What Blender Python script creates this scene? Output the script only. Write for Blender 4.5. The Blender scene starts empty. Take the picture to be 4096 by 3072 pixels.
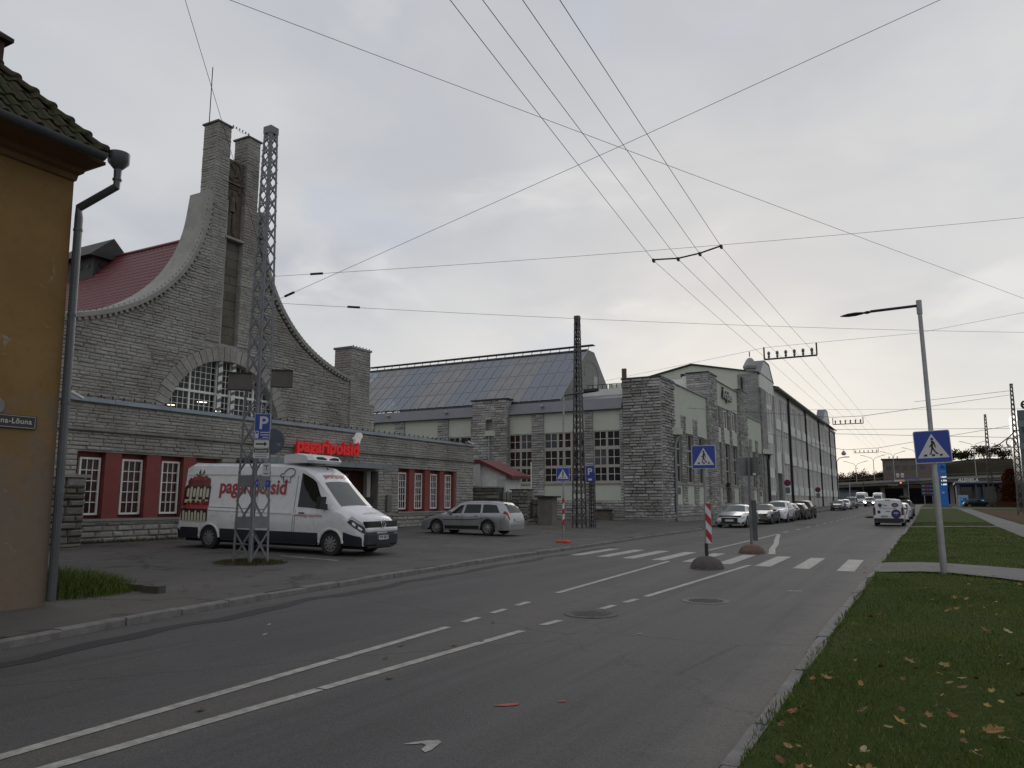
import bpy, math, random
import numpy as np
from mathutils import Matrix, Vector

# ---------------------------------------------------------------- camera
F_PX = 3048.0; W_PX = 4096.0
PITCH = math.atan(465 / 3048.0); YAW = math.atan(1668 * math.cos(PITCH) / F_PX); CAM_H = 1.70
scene = bpy.context.scene
C = scene.collection
_hd = Vector((-math.sin(YAW), math.cos(YAW), 0)); _rt = Vector((math.cos(YAW), math.sin(YAW), 0)); _z = Vector((0, 0, 1))
_fw = _hd * math.cos(PITCH) + _z * math.sin(PITCH); _up = _hd * -math.sin(PITCH) + _z * math.cos(PITCH)
cam_d = bpy.data.cameras.new('camera'); cam = bpy.data.objects.new('camera', cam_d); C.objects.link(cam)
cam_d.sensor_width = 36.0; cam_d.lens = 36.0 * F_PX / W_PX; cam_d.clip_start = 0.1; cam_d.clip_end = 6000
cam.matrix_world = Matrix(((_rt.x, _up.x, -_fw.x, 0), (_rt.y, _up.y, -_fw.y, 0), (_rt.z, _up.z, -_fw.z, CAM_H), (0, 0, 0, 1)))
scene.camera = cam
scene.render.resolution_x = 1024; scene.render.resolution_y = 768
# ---------------------------------------------------------------- sky and sun (overcast, low autumn sun behind cloud)
SUN_AZ = math.radians(12)     # measured from +Y towards -X
SUN_EL = math.radians(16)
world = bpy.data.worlds.new('World'); scene.world = world; world.use_nodes = True
def build_world():
    nt = world.node_tree; N = nt.nodes; Lk = nt.links; N.clear()
    def nd(t, **k):
        n = N.new(t)
        for a, b in k.items(): setattr(n, a, b)
        return n
    def math_(op, a, b=None, clamp=False):
        m = nd('ShaderNodeMath', operation=op, use_clamp=clamp)
        for i, q in enumerate((a, b)):
            if q is None: continue
            if isinstance(q, (int, float)): m.inputs[i].default_value = q
            else: Lk.new(q, m.inputs[i])
        return m.outputs[0]
    def mix(f, a, b):
        m = nd('ShaderNodeMix', data_type='RGBA')
        for s, q in (('Factor', f), ('A', a), ('B', b)):
            i = [x for x in m.inputs if x.name == s and (x.type == 'RGBA' if s != 'Factor' else x.type == 'VALUE')][0]
            if isinstance(q, (int, float)): i.default_value = q
            elif isinstance(q, tuple): i.default_value = q
            else: Lk.new(q, i)
        return [o for o in m.outputs if o.type == 'RGBA'][0]
    tc = nd('ShaderNodeTexCoord'); sep = nd('ShaderNodeSeparateXYZ'); Lk.new(tc.outputs['Generated'], sep.inputs[0])
    z = sep.outputs[2]
    zz = math_('ADD', math_('MAXIMUM', z, 0.0), .22)
    cx = nd('ShaderNodeCombineXYZ'); Lk.new(math_('DIVIDE', sep.outputs[0], zz), cx.inputs[0]); Lk.new(math_('DIVIDE', sep.outputs[1], zz), cx.inputs[1]); Lk.new(math_('MULTIPLY', z, 1.5), cx.inputs[2])
    def fbm(scale, det, rough, dist, off):
        mp = nd('ShaderNodeMapping'); mp.inputs['Location'].default_value = off; Lk.new(cx.outputs[0], mp.inputs[0])
        n = nd('ShaderNodeTexNoise'); n.inputs['Scale'].default_value = scale; n.inputs['Detail'].default_value = det; n.inputs['Roughness'].default_value = rough; n.inputs['Distortion'].default_value = dist; Lk.new(mp.outputs[0], n.inputs['Vector']); return n.outputs[0]
    def rng_(v, a, b):
        r = nd('ShaderNodeMapRange', interpolation_type='SMOOTHSTEP'); r.inputs[1].default_value = a; r.inputs[2].default_value = b; Lk.new(v, r.inputs[0]); return r.outputs[0]
    big = rng_(fbm(1.05, 3, .45, .5, (3.1, .7, 0)), .34, .64); mid = rng_(fbm(2.6, 5, .5, .4, (8.3, 2.2, 0)), .30, .70); lit = rng_(fbm(1.9, 5, .5, .3, (1.7, 9.4, 0)), .57, .74); gap = rng_(fbm(1.5, 4, .5, .3, (5.5, 4.1, 0)), .56, .72)
    cloud = mix(math_('ADD', math_('MULTIPLY', big, .55), math_('MULTIPLY', mid, .45)), (.47, .50, .565, 1), (.72, .725, .735, 1))
    cloud = mix(math_('MULTIPLY', gap, .8), cloud, (.48, .545, .68, 1))
    cloud = mix(math_('MULTIPLY', lit, .75), cloud, (.87, .87, .86, 1))
    # brighter and warmer towards the horizon, most of all below the hidden sun
    low = nd('ShaderNodeMapRange', interpolation_type='SMOOTHSTEP'); low.inputs[1].default_value = .26; low.inputs[2].default_value = .01; Lk.new(z, low.inputs[0])
    sd = (math.sin(-SUN_AZ) * math.cos(SUN_EL), math.cos(SUN_AZ) * math.cos(SUN_EL), math.sin(SUN_EL))
    dt = nd('ShaderNodeVectorMath', operation='DOT_PRODUCT'); dt.inputs[1].default_value = sd; Lk.new(tc.outputs['Generated'], dt.inputs[0])
    glow = nd('ShaderNodeMapRange', interpolation_type='SMOOTHSTEP'); glow.inputs[1].default_value = .55; glow.inputs[2].default_value = 1.0; Lk.new(dt.outputs['Value'], glow.inputs[0])
    cloud = mix(math_('MULTIPLY', low.outputs[0], .60), cloud, (.74, .725, .70, 1))
    cloud = mix(math_('MULTIPLY', glow.outputs[0], .32), cloud, (.74, .725, .70, 1))
    hot = math_('MULTIPLY', glow.outputs[0], low.outputs[0])
    cloud = mix(math_('MULTIPLY', hot, .55), cloud, (.92, .905, .86, 1))
    sky = nd('ShaderNodeTexSky', sky_type='NISHITA', sun_disc=False, sun_elevation=SUN_EL, sun_rotation=-SUN_AZ)
    sc = nd('ShaderNodeVectorMath', operation='SCALE'); sc.inputs['Scale'].default_value = .06; Lk.new(sky.outputs[0], sc.inputs[0])
    allc = mix(.90, sc.outputs[0], cloud)
    bg = nd('ShaderNodeBackground'); bg.inputs['Strength'].default_value = 1.0; Lk.new(allc, bg.inputs[0])
    out = nd('ShaderNodeOutputWorld'); Lk.new(bg.outputs[0], out.inputs[0])
build_world()
sun_d = bpy.data.lights.new('sun', 'SUN'); sun_d.energy = 0.5; sun_d.angle = math.radians(28); sun_d.color = (1.0, .95, .88)
sun = bpy.data.objects.new('sun', sun_d); C.objects.link(sun)
sun.rotation_euler = (math.radians(90) - SUN_EL, 0, math.pi + SUN_AZ)
scene.view_settings.view_transform = 'Standard'; scene.view_settings.look = 'None'
scene.view_settings.exposure = 0.0; scene.view_settings.gamma = 1.0; scene.view_settings.use_curve_mapping = False
scene.render.engine = 'CYCLES'

# ---------------------------------------------------------------- helpers
rng = random.Random(7); nr = np.random.RandomState(11)
ORG = {}                                    # object name -> world origin of its coordinates
def lerp(a, b, t): return a + (b - a) * t
def V3(*a): return np.array(a, float)
def ray(x, y):
    return np.array(_fw) + np.array(_rt) * ((x - 2048) / F_PX) - np.array(_up) * ((y - 1536) / F_PX)
def at_z(x, y, z):                          # photo sight line met at height z
    r = ray(x, y); return np.array((0, 0, CAM_H)) + r * ((z - CAM_H) / r[2])
def at_x(x, y, X): r = ray(x, y); return np.array((0, 0, CAM_H)) + r * (X / r[0])
def at_y(x, y, Y): r = ray(x, y); return np.array((0, 0, CAM_H)) + r * (Y / r[1])
def at_d(x, y, d): return np.array((0, 0, CAM_H)) + ray(x, y) * d
PV = 4096 / 2212.0

def thing(name, label, cat, loc=(0, 0, 0), rotz=0.0, group=None):
    o = bpy.data.objects.new(name, None); C.objects.link(o); o.location = loc; o.rotation_euler = (0, 0, rotz)
    o.empty_display_size = .2
    o['label'] = label; o['category'] = cat
    if group: o['group'] = group
    ORG[o.name] = np.array(loc, float); return o
def tag(o, label=None, cat=None, group=None, kind=None):
    if label: o['label'] = label
    if cat: o['category'] = cat
    if group: o['group'] = group
    if kind: o['kind'] = kind
    return o
class MB:
    def __init__(s): s.v = []; s.f = []; s.t = []
    def add(s, vs, fs, tint=None):
        b = len(s.v); s.v.extend([tuple(map(float, q)) for q in vs]); s.f.extend([tuple(i + b for i in q) for q in fs])
        if tint is not None: s.t.extend([tint] * len(vs))
        return s
    def box(s, x0, x1, y0, y1, z0, z1, tint=None):
        return s.add([(x0, y0, z0), (x1, y0, z0), (x1, y1, z0), (x0, y1, z0), (x0, y0, z1), (x1, y0, z1), (x1, y1, z1), (x0, y1, z1)],
                     [(0, 3, 2, 1), (4, 5, 6, 7), (0, 1, 5, 4), (1, 2, 6, 5), (2, 3, 7, 6), (3, 0, 4, 7)], tint)
    def bbox(s, x0, x1, y0, y1, z0, z1, b=.02):                     # box with chamfered edges
        cs = [(x0, x1, y0 + b, y1 - b, z0 + b, z1 - b)]
        X = (x0, x0 + b, x1 - b, x1); Y = (y0, y0 + b, y1 - b, y1); Z = (z0, z0 + b, z1 - b, z1)
        vs = []; ix = {}
        for i in range(2):
            for j in range(2):
                for k in range(2):
                    for ax in range(3):
                        p = [X[1 + i], Y[1 + j], Z[1 + k]]
                        p[ax] = (X, Y, Z)[ax][3 * (i, j, k)[ax]]
                        ix[(i, j, k, ax)] = len(vs); vs.append(p)
        fs = []
        def q(*a): fs.append(tuple(ix[x] for x in a))
        for e in (0, 1):
            r = (lambda l: l if e else l[::-1])
            q(*r([(e, 0, 0, 0), (e, 1, 0, 0), (e, 1, 1, 0), (e, 0, 1, 0)]))
            q(*r([(0, e, 0, 1), (0, e, 1, 1), (1, e, 1, 1), (1, e, 0, 1)]))
            q(*r([(0, 0, e, 2), (1, 0, e, 2), (1, 1, e, 2), (0, 1, e, 2)]))
        for i in (0, 1):
            for j in (0, 1):
                a = [(i, j, 0, 0), (i, j, 0, 1), (i, j, 1, 1), (i, j, 1, 0)]; q(*(a if i != j else a[::-1])[::-1])
                a = [(i, 0, j, 0), (i, 0, j, 2), (i, 1, j, 2), (i, 1, j, 0)]; q(*(a if i == j else a[::-1])[::-1])
                a = [(0, i, j, 1), (0, i, j, 2), (1, i, j, 2), (1, i, j, 1)]; q(*(a if i != j else a[::-1])[::-1])
                for k in (0, 1):
                    a = [(i, j, k, 0), (i, j, k, 1), (i, j, k, 2)]; q(*(a if (i + j + k) % 2 else a[::-1]))
        return s.add(vs, fs)
    def obox(s, c, a, b, d):                                        # centre and three half-axis vectors
        c, a, b, d = [np.array(q, float) for q in (c, a, b, d)]
        vs = [c + i * a + j * b + k * d for k in (-1, 1) for j in (-1, 1) for i in (-1, 1)]
        if np.dot(np.cross(a, b), d) < 0: fs = [(0, 1, 3, 2), (4, 6, 7, 5), (0, 4, 5, 1), (1, 5, 7, 3), (3, 7, 6, 2), (2, 6, 4, 0)]
        else: fs = [(0, 2, 3, 1), (4, 5, 7, 6), (0, 1, 5, 4), (1, 3, 7, 5), (3, 2, 6, 7), (2, 0, 4, 6)]
        return s.add(vs, fs)
    def bar(s, p, q, w, h=None, upv=(0, 0, 1)):                     # straight flat bar from p to q
        p = np.array(p, float); q = np.array(q, float); d = q - p; L = np.linalg.norm(d)
        if L < 1e-6: return s
        d /= L; u = np.cross(d, np.array(upv, float))
        if np.linalg.norm(u) < 1e-3: u = np.cross(d, (1, 0, 0))
        u /= np.linalg.norm(u); n = np.cross(u, d)
        return s.obox((p + q) / 2, d * L / 2, u * w / 2, n * (h if h else w) / 2)
    def quad(s, a, b, c, d, tint=None): return s.add([a, b, c, d], [(0, 1, 2, 3)], tint)
    def prism(s, pts, fn, d0, d1):                                  # extrude polygon pts (u,v) between d0 and d1, fn(u,v,d)->xyz
        n = len(pts)
        vs = [fn(u, v, d0) for u, v in pts] + [fn(u, v, d1) for u, v in pts]
        fs = [tuple(range(n))[::-1], tuple(range(n, 2 * n))] + [(i, (i + 1) % n, n + (i + 1) % n, n + i) for i in range(n)]
        return s.add(vs, fs)
    def tube(s, pts, r, n=8, caps=True, r1=None):
        pts = [np.array(p, float) for p in pts]; m = len(pts); b = len(s.v); vs = []; pu = None
        for i, p in enumerate(pts):
            d = pts[min(i + 1, m - 1)] - pts[max(i - 1, 0)]; d /= (np.linalg.norm(d) + 1e-12)
            u = np.cross(d, (0, 0, 1)) if pu is None else pu - d * np.dot(pu, d)
            if np.linalg.norm(u) < 1e-3: u = np.cross(d, (1, 0, 0))
            u /= np.linalg.norm(u); pu = u; w = np.cross(d, u)
            rr = r if r1 is None else lerp(r, r1, i / (m - 1))
            for k in range(n):
                a = 2 * math.pi * k / n; vs.append(p + (u * math.cos(a) + w * math.sin(a)) * rr)
        fs = [(i * n + k, i * n + (k + 1) % n, (i + 1) * n + (k + 1) % n, (i + 1) * n + k) for i in range(m - 1) for k in range(n)]
        if caps: fs += [tuple(range(n))[::-1], tuple((m - 1) * n + k for k in range(n))]
        return s.add(vs, fs)
    def lathe(s, prof, c=(0, 0, 0), ax='z', n=20, caps=True):    # prof: (radius, height)
        vs = []
        for r, h in prof:
            for k in range(n):
                a = 2 * math.pi * k / n; x, y = r * math.cos(a), r * math.sin(a)
                p = {'z': (x, y, h), 'x': (h, x, y), 'y': (y, h, x)}[ax]
                vs.append((p[0] + c[0], p[1] + c[1], p[2] + c[2]))
        m = len(prof)
        fs = [(i * n + k, i * n + (k + 1) % n, (i + 1) * n + (k + 1) % n, (i + 1) * n + k) for i in range(m - 1) for k in range(n)]
        if caps and prof[0][0] > 1e-6: fs.append(tuple(range(n))[::-1])
        if caps and prof[-1][0] > 1e-6: fs.append(tuple((m - 1) * n + k for k in range(n)))
        return s.add(vs, fs)
    def build(s, name, mat, parent=None, world=True, smooth=None, loc=None):
        o_ = np.zeros(3)
        if parent is not None and world: o_ = ORG[parent.name]
        v = np.array(s.v, float) if s.v else np.zeros((0, 3))
        if loc is not None: o_ = np.array(loc, float)
        me = bpy.data.meshes.new(name); me.from_pydata((v - o_).tolist(), [], s.f)
        if s.t and len(s.t) == len(s.v):
            at = me.attributes.new('tint', 'FLOAT', 'POINT'); at.data.foreach_set('value', np.array(s.t, np.float32))
        if mat is not None: me.materials.append(mat)
        if smooth is not None:
            me.shade_smooth(); me.set_sharp_from_angle(angle=math.radians(smooth))
        me.update()
        ob = bpy.data.objects.new(name, me); C.objects.link(ob)
        if parent is not None: ob.parent = parent; ORG[ob.name] = ORG.get(parent.name, np.zeros(3))
        else:
            ORG[ob.name] = o_
            if loc is not None: ob.location = loc
        return ob
def boxes(name, mat, parent, lst):
    return [MB().box(*b).build(name, mat, parent) for b in lst]
def copy_tree(o, parent=None):
    c = o.copy(); C.objects.link(c); c.parent = parent
    if parent is not None: c.matrix_parent_inverse = o.matrix_parent_inverse.copy()
    ORG[c.name] = ORG.get(o.name, np.zeros(3))
    for ch in list(o.children): copy_tree(ch, c)
    return c
def shared(name, me, parent, mat4, world=True):                    # an object that shares mesh data
    o = bpy.data.objects.new(name, me); C.objects.link(o); o.parent = parent
    m = Matrix(mat4) if not isinstance(mat4, Matrix) else mat4.copy()
    if world and parent is not None:
        q = ORG[parent.name]; m.translation = m.translation - Vector(q)
    o.matrix_local = m; return o
def frame(U, V, N, loc): return Matrix(((U[0], V[0], N[0], loc[0]), (U[1], V[1], N[1], loc[1]), (U[2], V[2], N[2], loc[2]), (0, 0, 0, 1)))

# text as mesh data: returns list of (verts Nx2 or 3, faces)
def text_geo(body, size=1.0, extrude=0.0, bold=0.0, shear=0.0, width=None, align='LEFT', spacing=1.0):
    cu = bpy.data.curves.new('t', 'FONT'); cu.body = body; cu.size = size; cu.extrude = extrude; cu.offset = bold; cu.shear = shear; cu.align_x = align; cu.space_character = spacing; cu.resolution_u = 3
    ob = bpy.data.objects.new('t', cu); C.objects.link(ob)
    me = ob.to_mesh()
    vs = np.array([q.co[:] for q in me.vertices]); fs = [tuple(p.vertices) for p in me.polygons]
    ob.to_mesh_clear(); bpy.data.objects.remove(ob); bpy.data.curves.remove(cu)
    if width and len(vs):
        k = width / (vs[:, 0].max() - vs[:, 0].min()); vs[:, 0] *= k; vs[:, 1] *= k
    return vs, fs
def text_obj(name, body, mat, parent, org, U, V, N, size=.2, extrude=.004, bold=0.0, width=None, align='LEFT', shear=0.0, spacing=1.0, world=True, hscale=1.0):
    vs, fs = text_geo(body, size, extrude, bold, shear, None, align, spacing)
    if width: k = width / (vs[:, 0].max() - vs[:, 0].min()); vs[:, 0] *= k; vs[:, 1] *= k * hscale
    U, V, N, org = [np.array(q, float) for q in (U, V, N, org)]
    m = MB(); m.add(org + vs[:, :1] * U + vs[:, 1:2] * V + vs[:, 2:3] * N, fs)
    return m.build(name, mat, parent, world)

# ---------------------------------------------------------------- materials
MATS = {}
def _new(name):
    m = bpy.data.materials.new(name); m.use_nodes = True; nt = m.node_tree
    return m, nt, nt.nodes['Principled BSDF']
def _noise(nt, vec, scale, detail=4, rough=.55, dist=0):
    n = nt.nodes.new('ShaderNodeTexNoise'); n.inputs['Scale'].default_value = scale; n.inputs['Detail'].default_value = detail
    n.inputs['Roughness'].default_value = rough; n.inputs['Distortion'].default_value = dist; nt.links.new(vec, n.inputs['Vector']); return n.outputs[0]
def _ramp(nt, f, stops):
    r = nt.nodes.new('ShaderNodeValToRGB'); e = r.color_ramp.elements
    while len(e) < len(stops): e.new(.5)
    for i, (p, c) in enumerate(stops):
        e[i].position = p; e[i].color = (*c, 1) if len(c) == 3 else c
    nt.links.new(f, r.inputs[0]); return r.outputs[0]
def _mix(nt, f, a, b, blend='MIX'):
    m = nt.nodes.new('ShaderNodeMix'); m.data_type = 'RGBA'; m.blend_type = blend
    for i, q in ((0, f), (6, a), (7, b)):
        if isinstance(q, (int, float)): m.inputs[i].default_value = q
        elif isinstance(q, tuple): m.inputs[i].default_value = (*q, 1) if len(q) == 3 else q
        else: nt.links.new(q, m.inputs[i])
    return m.outputs[2]
def _math(nt, op, a, b=None, clamp=False):
    m = nt.nodes.new('ShaderNodeMath'); m.operation = op; m.use_clamp = clamp
    for i, q in enumerate((a, b)):
        if q is None: continue
        if isinstance(q, (int, float)): m.inputs[i].default_value = q
        else: nt.links.new(q, m.inputs[i])
    return m.outputs[0]
def _coord(nt, world=False):
    if world:
        g = nt.nodes.new('ShaderNodeNewGeometry'); return g.outputs['Position']
    t = nt.nodes.new('ShaderNodeTexCoord'); return t.outputs['Object']
def _bump(nt, bs, h, strength=.3, dist=.02):
    b = nt.nodes.new('ShaderNodeBump'); b.inputs['Strength'].default_value = strength; b.inputs['Distance'].default_value = dist
    nt.links.new(h, b.inputs['Height']); nt.links.new(b.outputs[0], bs.inputs['Normal'])
def M(name, col, rough=.6, metal=0.0, var=.15, scale=2.5, bump=0.0, bscale=30, spec=.5, emit=None, es=0.0, coat=0.0, dirt=0.0, dirtcol=(.05, .045, .04)):
    if name in MATS: return MATS[name]
    m, nt, bs = _new(name); P = _coord(nt, True)
    a = tuple(max(0, c * (1 - var)) for c in col); b = tuple(min(1, c * (1 + var)) for c in col)
    c = _mix(nt, _ramp(nt, _noise(nt, P, scale), [(.3, (0, 0, 0)), (.7, (1, 1, 1))]), a, b)
    if dirt > 0:
        d = _ramp(nt, _noise(nt, P, scale * 1.7, 6, .65), [(.52, (0, 0, 0)), (.75, (dirt,) * 3)]); c = _mix(nt, d, c, dirtcol)
    nt.links.new(c, bs.inputs['Base Color'])
    bs.inputs['Roughness'].default_value = rough; bs.inputs['Metallic'].default_value = metal; bs.inputs['Specular IOR Level'].default_value = spec
    bs.inputs['Coat Weight'].default_value = coat; bs.inputs['Coat Roughness'].default_value = .06
    if bump > 0: _bump(nt, bs, _noise(nt, P, bscale, 5), bump)
    if emit: bs.inputs['Emission Color'].default_value = (*emit, 1); bs.inputs['Emission Strength'].default_value = es
    MATS[name] = m; return m
def stone_mat(name, cols, bumps=.5, bscale=14, warm=None):
    m, nt, bs = _new(name); P = _coord(nt, True)
    a = nt.nodes.new('ShaderNodeAttribute'); a.attribute_name = 'tint'
    oi = nt.nodes.new('ShaderNodeObjectInfo')
    t = _math(nt, 'FRACT', _math(nt, 'ADD', a.outputs['Fac'], oi.outputs['Random']))
    c = _ramp(nt, t, [(i / (len(cols) - 1), q) for i, q in enumerate(cols)])
    n = _ramp(nt, _noise(nt, P, 9, 6, .65), [(.3, (.74,) * 3), (.72, (1.17,) * 3)]); c = _mix(nt, 1.0, c, n, 'MULTIPLY')
    big = _ramp(nt, _noise(nt, P, .5, 4), [(.32, (.72, .70, .67)), (.68, (1.12, 1.12, 1.12))]); c = _mix(nt, 1.0, c, big, 'MULTIPLY')
    nt.links.new(c, bs.inputs['Base Color']); bs.inputs['Roughness'].default_value = .92; bs.inputs['Specular IOR Level'].default_value = .25
    _bump(nt, bs, _noise(nt, P, bscale, 6, .65), bumps, .03); MATS[name] = m; return m
def asphalt_mat(name, col, var, patch=0.0, brown=None, agg=.25, dry=None):
    m, nt, bs = _new(name); P = _coord(nt, True)
    c = _mix(nt, _ramp(nt, _noise(nt, P, .35, 5, .6), [(.3, (0, 0, 0)), (.7, (1, 1, 1))]), tuple(q * (1 - var) for q in col), tuple(q * (1 + var) for q in col))
    if brown: c = _mix(nt, _ramp(nt, _noise(nt, P, .22, 4, .55, .4), [(.45, (0, 0, 0)), (.66, (.75,) * 3)]), c, brown)
    # wheel polish running along the street and fine aggregate
    mp = nt.nodes.new('ShaderNodeMapping'); mp.inputs['Scale'].default_value = (1.6, .05, 1); nt.links.new(P, mp.inputs[0])
    c = _mix(nt, _ramp(nt, _noise(nt, mp.outputs[0], 1.0, 3), [(.35, (0, 0, 0)), (.7, (.55,) * 3)]), c, tuple(q * .80 for q in col))
    vo = nt.nodes.new('ShaderNodeTexVoronoi'); vo.inputs['Scale'].default_value = 90; nt.links.new(P, vo.inputs['Vector'])
    sp = _ramp(nt, vo.outputs['Color'], [(0, (.72,) * 3), (1, (1.28,) * 3)]); c = _mix(nt, agg * 2.4, c, sp, 'MULTIPLY')
    if patch > 0:
        d = _ramp(nt, _noise(nt, P, .9, 5, .6, .6), [(.56, (0, 0, 0)), (.63, (patch,) * 3)]); c = _mix(nt, d, c, tuple(q * .42 for q in col))
        v2 = nt.nodes.new('ShaderNodeTexVoronoi'); v2.feature = 'DISTANCE_TO_EDGE'; v2.inputs['Scale'].default_value = .32
        jit = _noise(nt, P, 2.2, 3); ad = nt.nodes.new('ShaderNodeVectorMath'); ad.operation = 'ADD'; nt.links.new(P, ad.inputs[0]); nt.links.new(jit, ad.inputs[1])
        nt.links.new(ad.outputs[0], v2.inputs['Vector'])
        cr = _ramp(nt, v2.outputs['Distance'], [(0, (1, 1, 1)), (.010, (0, 0, 0))]); c = _mix(nt, _math(nt, 'MULTIPLY', cr, .75), c, (.018, .017, .016))
    nt.links.new(c, bs.inputs['Base Color']); bs.inputs['Roughness'].default_value = .82; bs.inputs['Specular IOR Level'].default_value = .35
    _bump(nt, bs, vo.outputs['Distance'], .35, .006); MATS[name] = m; return m
def glass_mat(name, tint, clear=0.0, rough=.04, base=(.02, .022, .025), spec=.6):
    m, nt, bs = _new(name)
    bs.inputs['Base Color'].default_value = (*base, 1); bs.inputs['Roughness'].default_value = rough; bs.inputs['Specular IOR Level'].default_value = spec
    if clear > 0:
        tr = nt.nodes.new('ShaderNodeBsdfTransparent'); tr.inputs[0].default_value = (*tint, 1)
        mx = nt.nodes.new('ShaderNodeMixShader'); mx.inputs[0].default_value = clear
        nt.links.new(bs.outputs[0], mx.inputs[1]); nt.links.new(tr.outputs[0], mx.inputs[2])
        nt.links.new(mx.outputs[0], nt.nodes['Material Output'].inputs[0])
    MATS[name] = m; return m
def paint_mat(name, col, metal=.0, rough=.28, var=.03, dirt=.25):
    return M(name, col, rough, metal, var, 3, 0, 30, .4, None, 0, .45, dirt, (.06, .055, .05))
def emit_mat(name, col, s):
    m, nt, bs = _new(name); bs.inputs['Base Color'].default_value = (*[c * .5 for c in col], 1); bs.inputs['Emission Color'].default_value = (*col, 1); bs.inputs['Emission Strength'].default_value = s
    MATS[name] = m; return m

STONE_G = stone_mat('limestone_gable', [(.315, .305, .28), (.345, .335, .31), (.365, .356, .333), (.33, .315, .285), (.35, .342, .32), (.385, .378, .36)])
STONE_T = stone_mat('limestone_tower', [(.29, .288, .28), (.355, .355, .35), (.43, .43, .425), (.325, .31, .285), (.39, .39, .385), (.50, .50, .495), (.265, .25, .225)])
MORTAR = M('mortar', (.30, .29, .268), .95, var=.2, scale=2, bump=.4, bscale=40, dirt=.4)
MORTAR_T = M('mortar_tower', (.28, .272, .255), .95, var=.2, scale=2, bump=.4, bscale=40, dirt=.4)
GREEN = M('green_plaster', (.50, .525, .445), .9, var=.05, scale=.8, bump=.15, bscale=60, dirt=.12, dirtcol=(.2, .2, .17))
GREEN2 = M('pale_panel', (.68, .69, .65), .9, var=.08, scale=.8, bump=.1, bscale=60, dirt=.18, dirtcol=(.2, .2, .18))
CONC = M('concrete', (.27, .26, .235), .9, var=.15, scale=2, bump=.3, bscale=25, dirt=.35)
ZINC = M('zinc_sheet', (.20, .225, .25), .42, .55, var=.12, scale=1.2, dirt=.2)
ROOFGREY = M('grey_roof_sheet', (.17, .172, .19), .5, .3, var=.08, scale=.8)
DARKMET = M('dark_metal', (.035, .037, .042), .5, .4, var=.2)
BLACK = M('black_plastic', (.012, .012, .014), .55, var=.2)
GALV = M('galvanised_steel', (.30, .305, .31), .45, .6, var=.12, scale=4, dirt=.2)
MASTP = M('grey_mast_paint', (.175, .18, .195), .55, .15, var=.10, scale=3, dirt=.25, dirtcol=(.09, .06, .04))
WHITE = M('white_paint', (.70, .69, .66), .55, var=.06, dirt=.2, dirtcol=(.3, .28, .25))
FRAMEW = M('white_window_paint', (.76, .745, .71), .5, var=.06, dirt=.2, dirtcol=(.25, .22, .2))
FRAMEB = M('beige_window_paint', (.37, .355, .32), .55, var=.06, dirt=.2, dirtcol=(.2, .18, .16))
REDP = M('red_render', (.215, .052, .047), .8, var=.10, scale=2, bump=.15, bscale=60)
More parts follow.
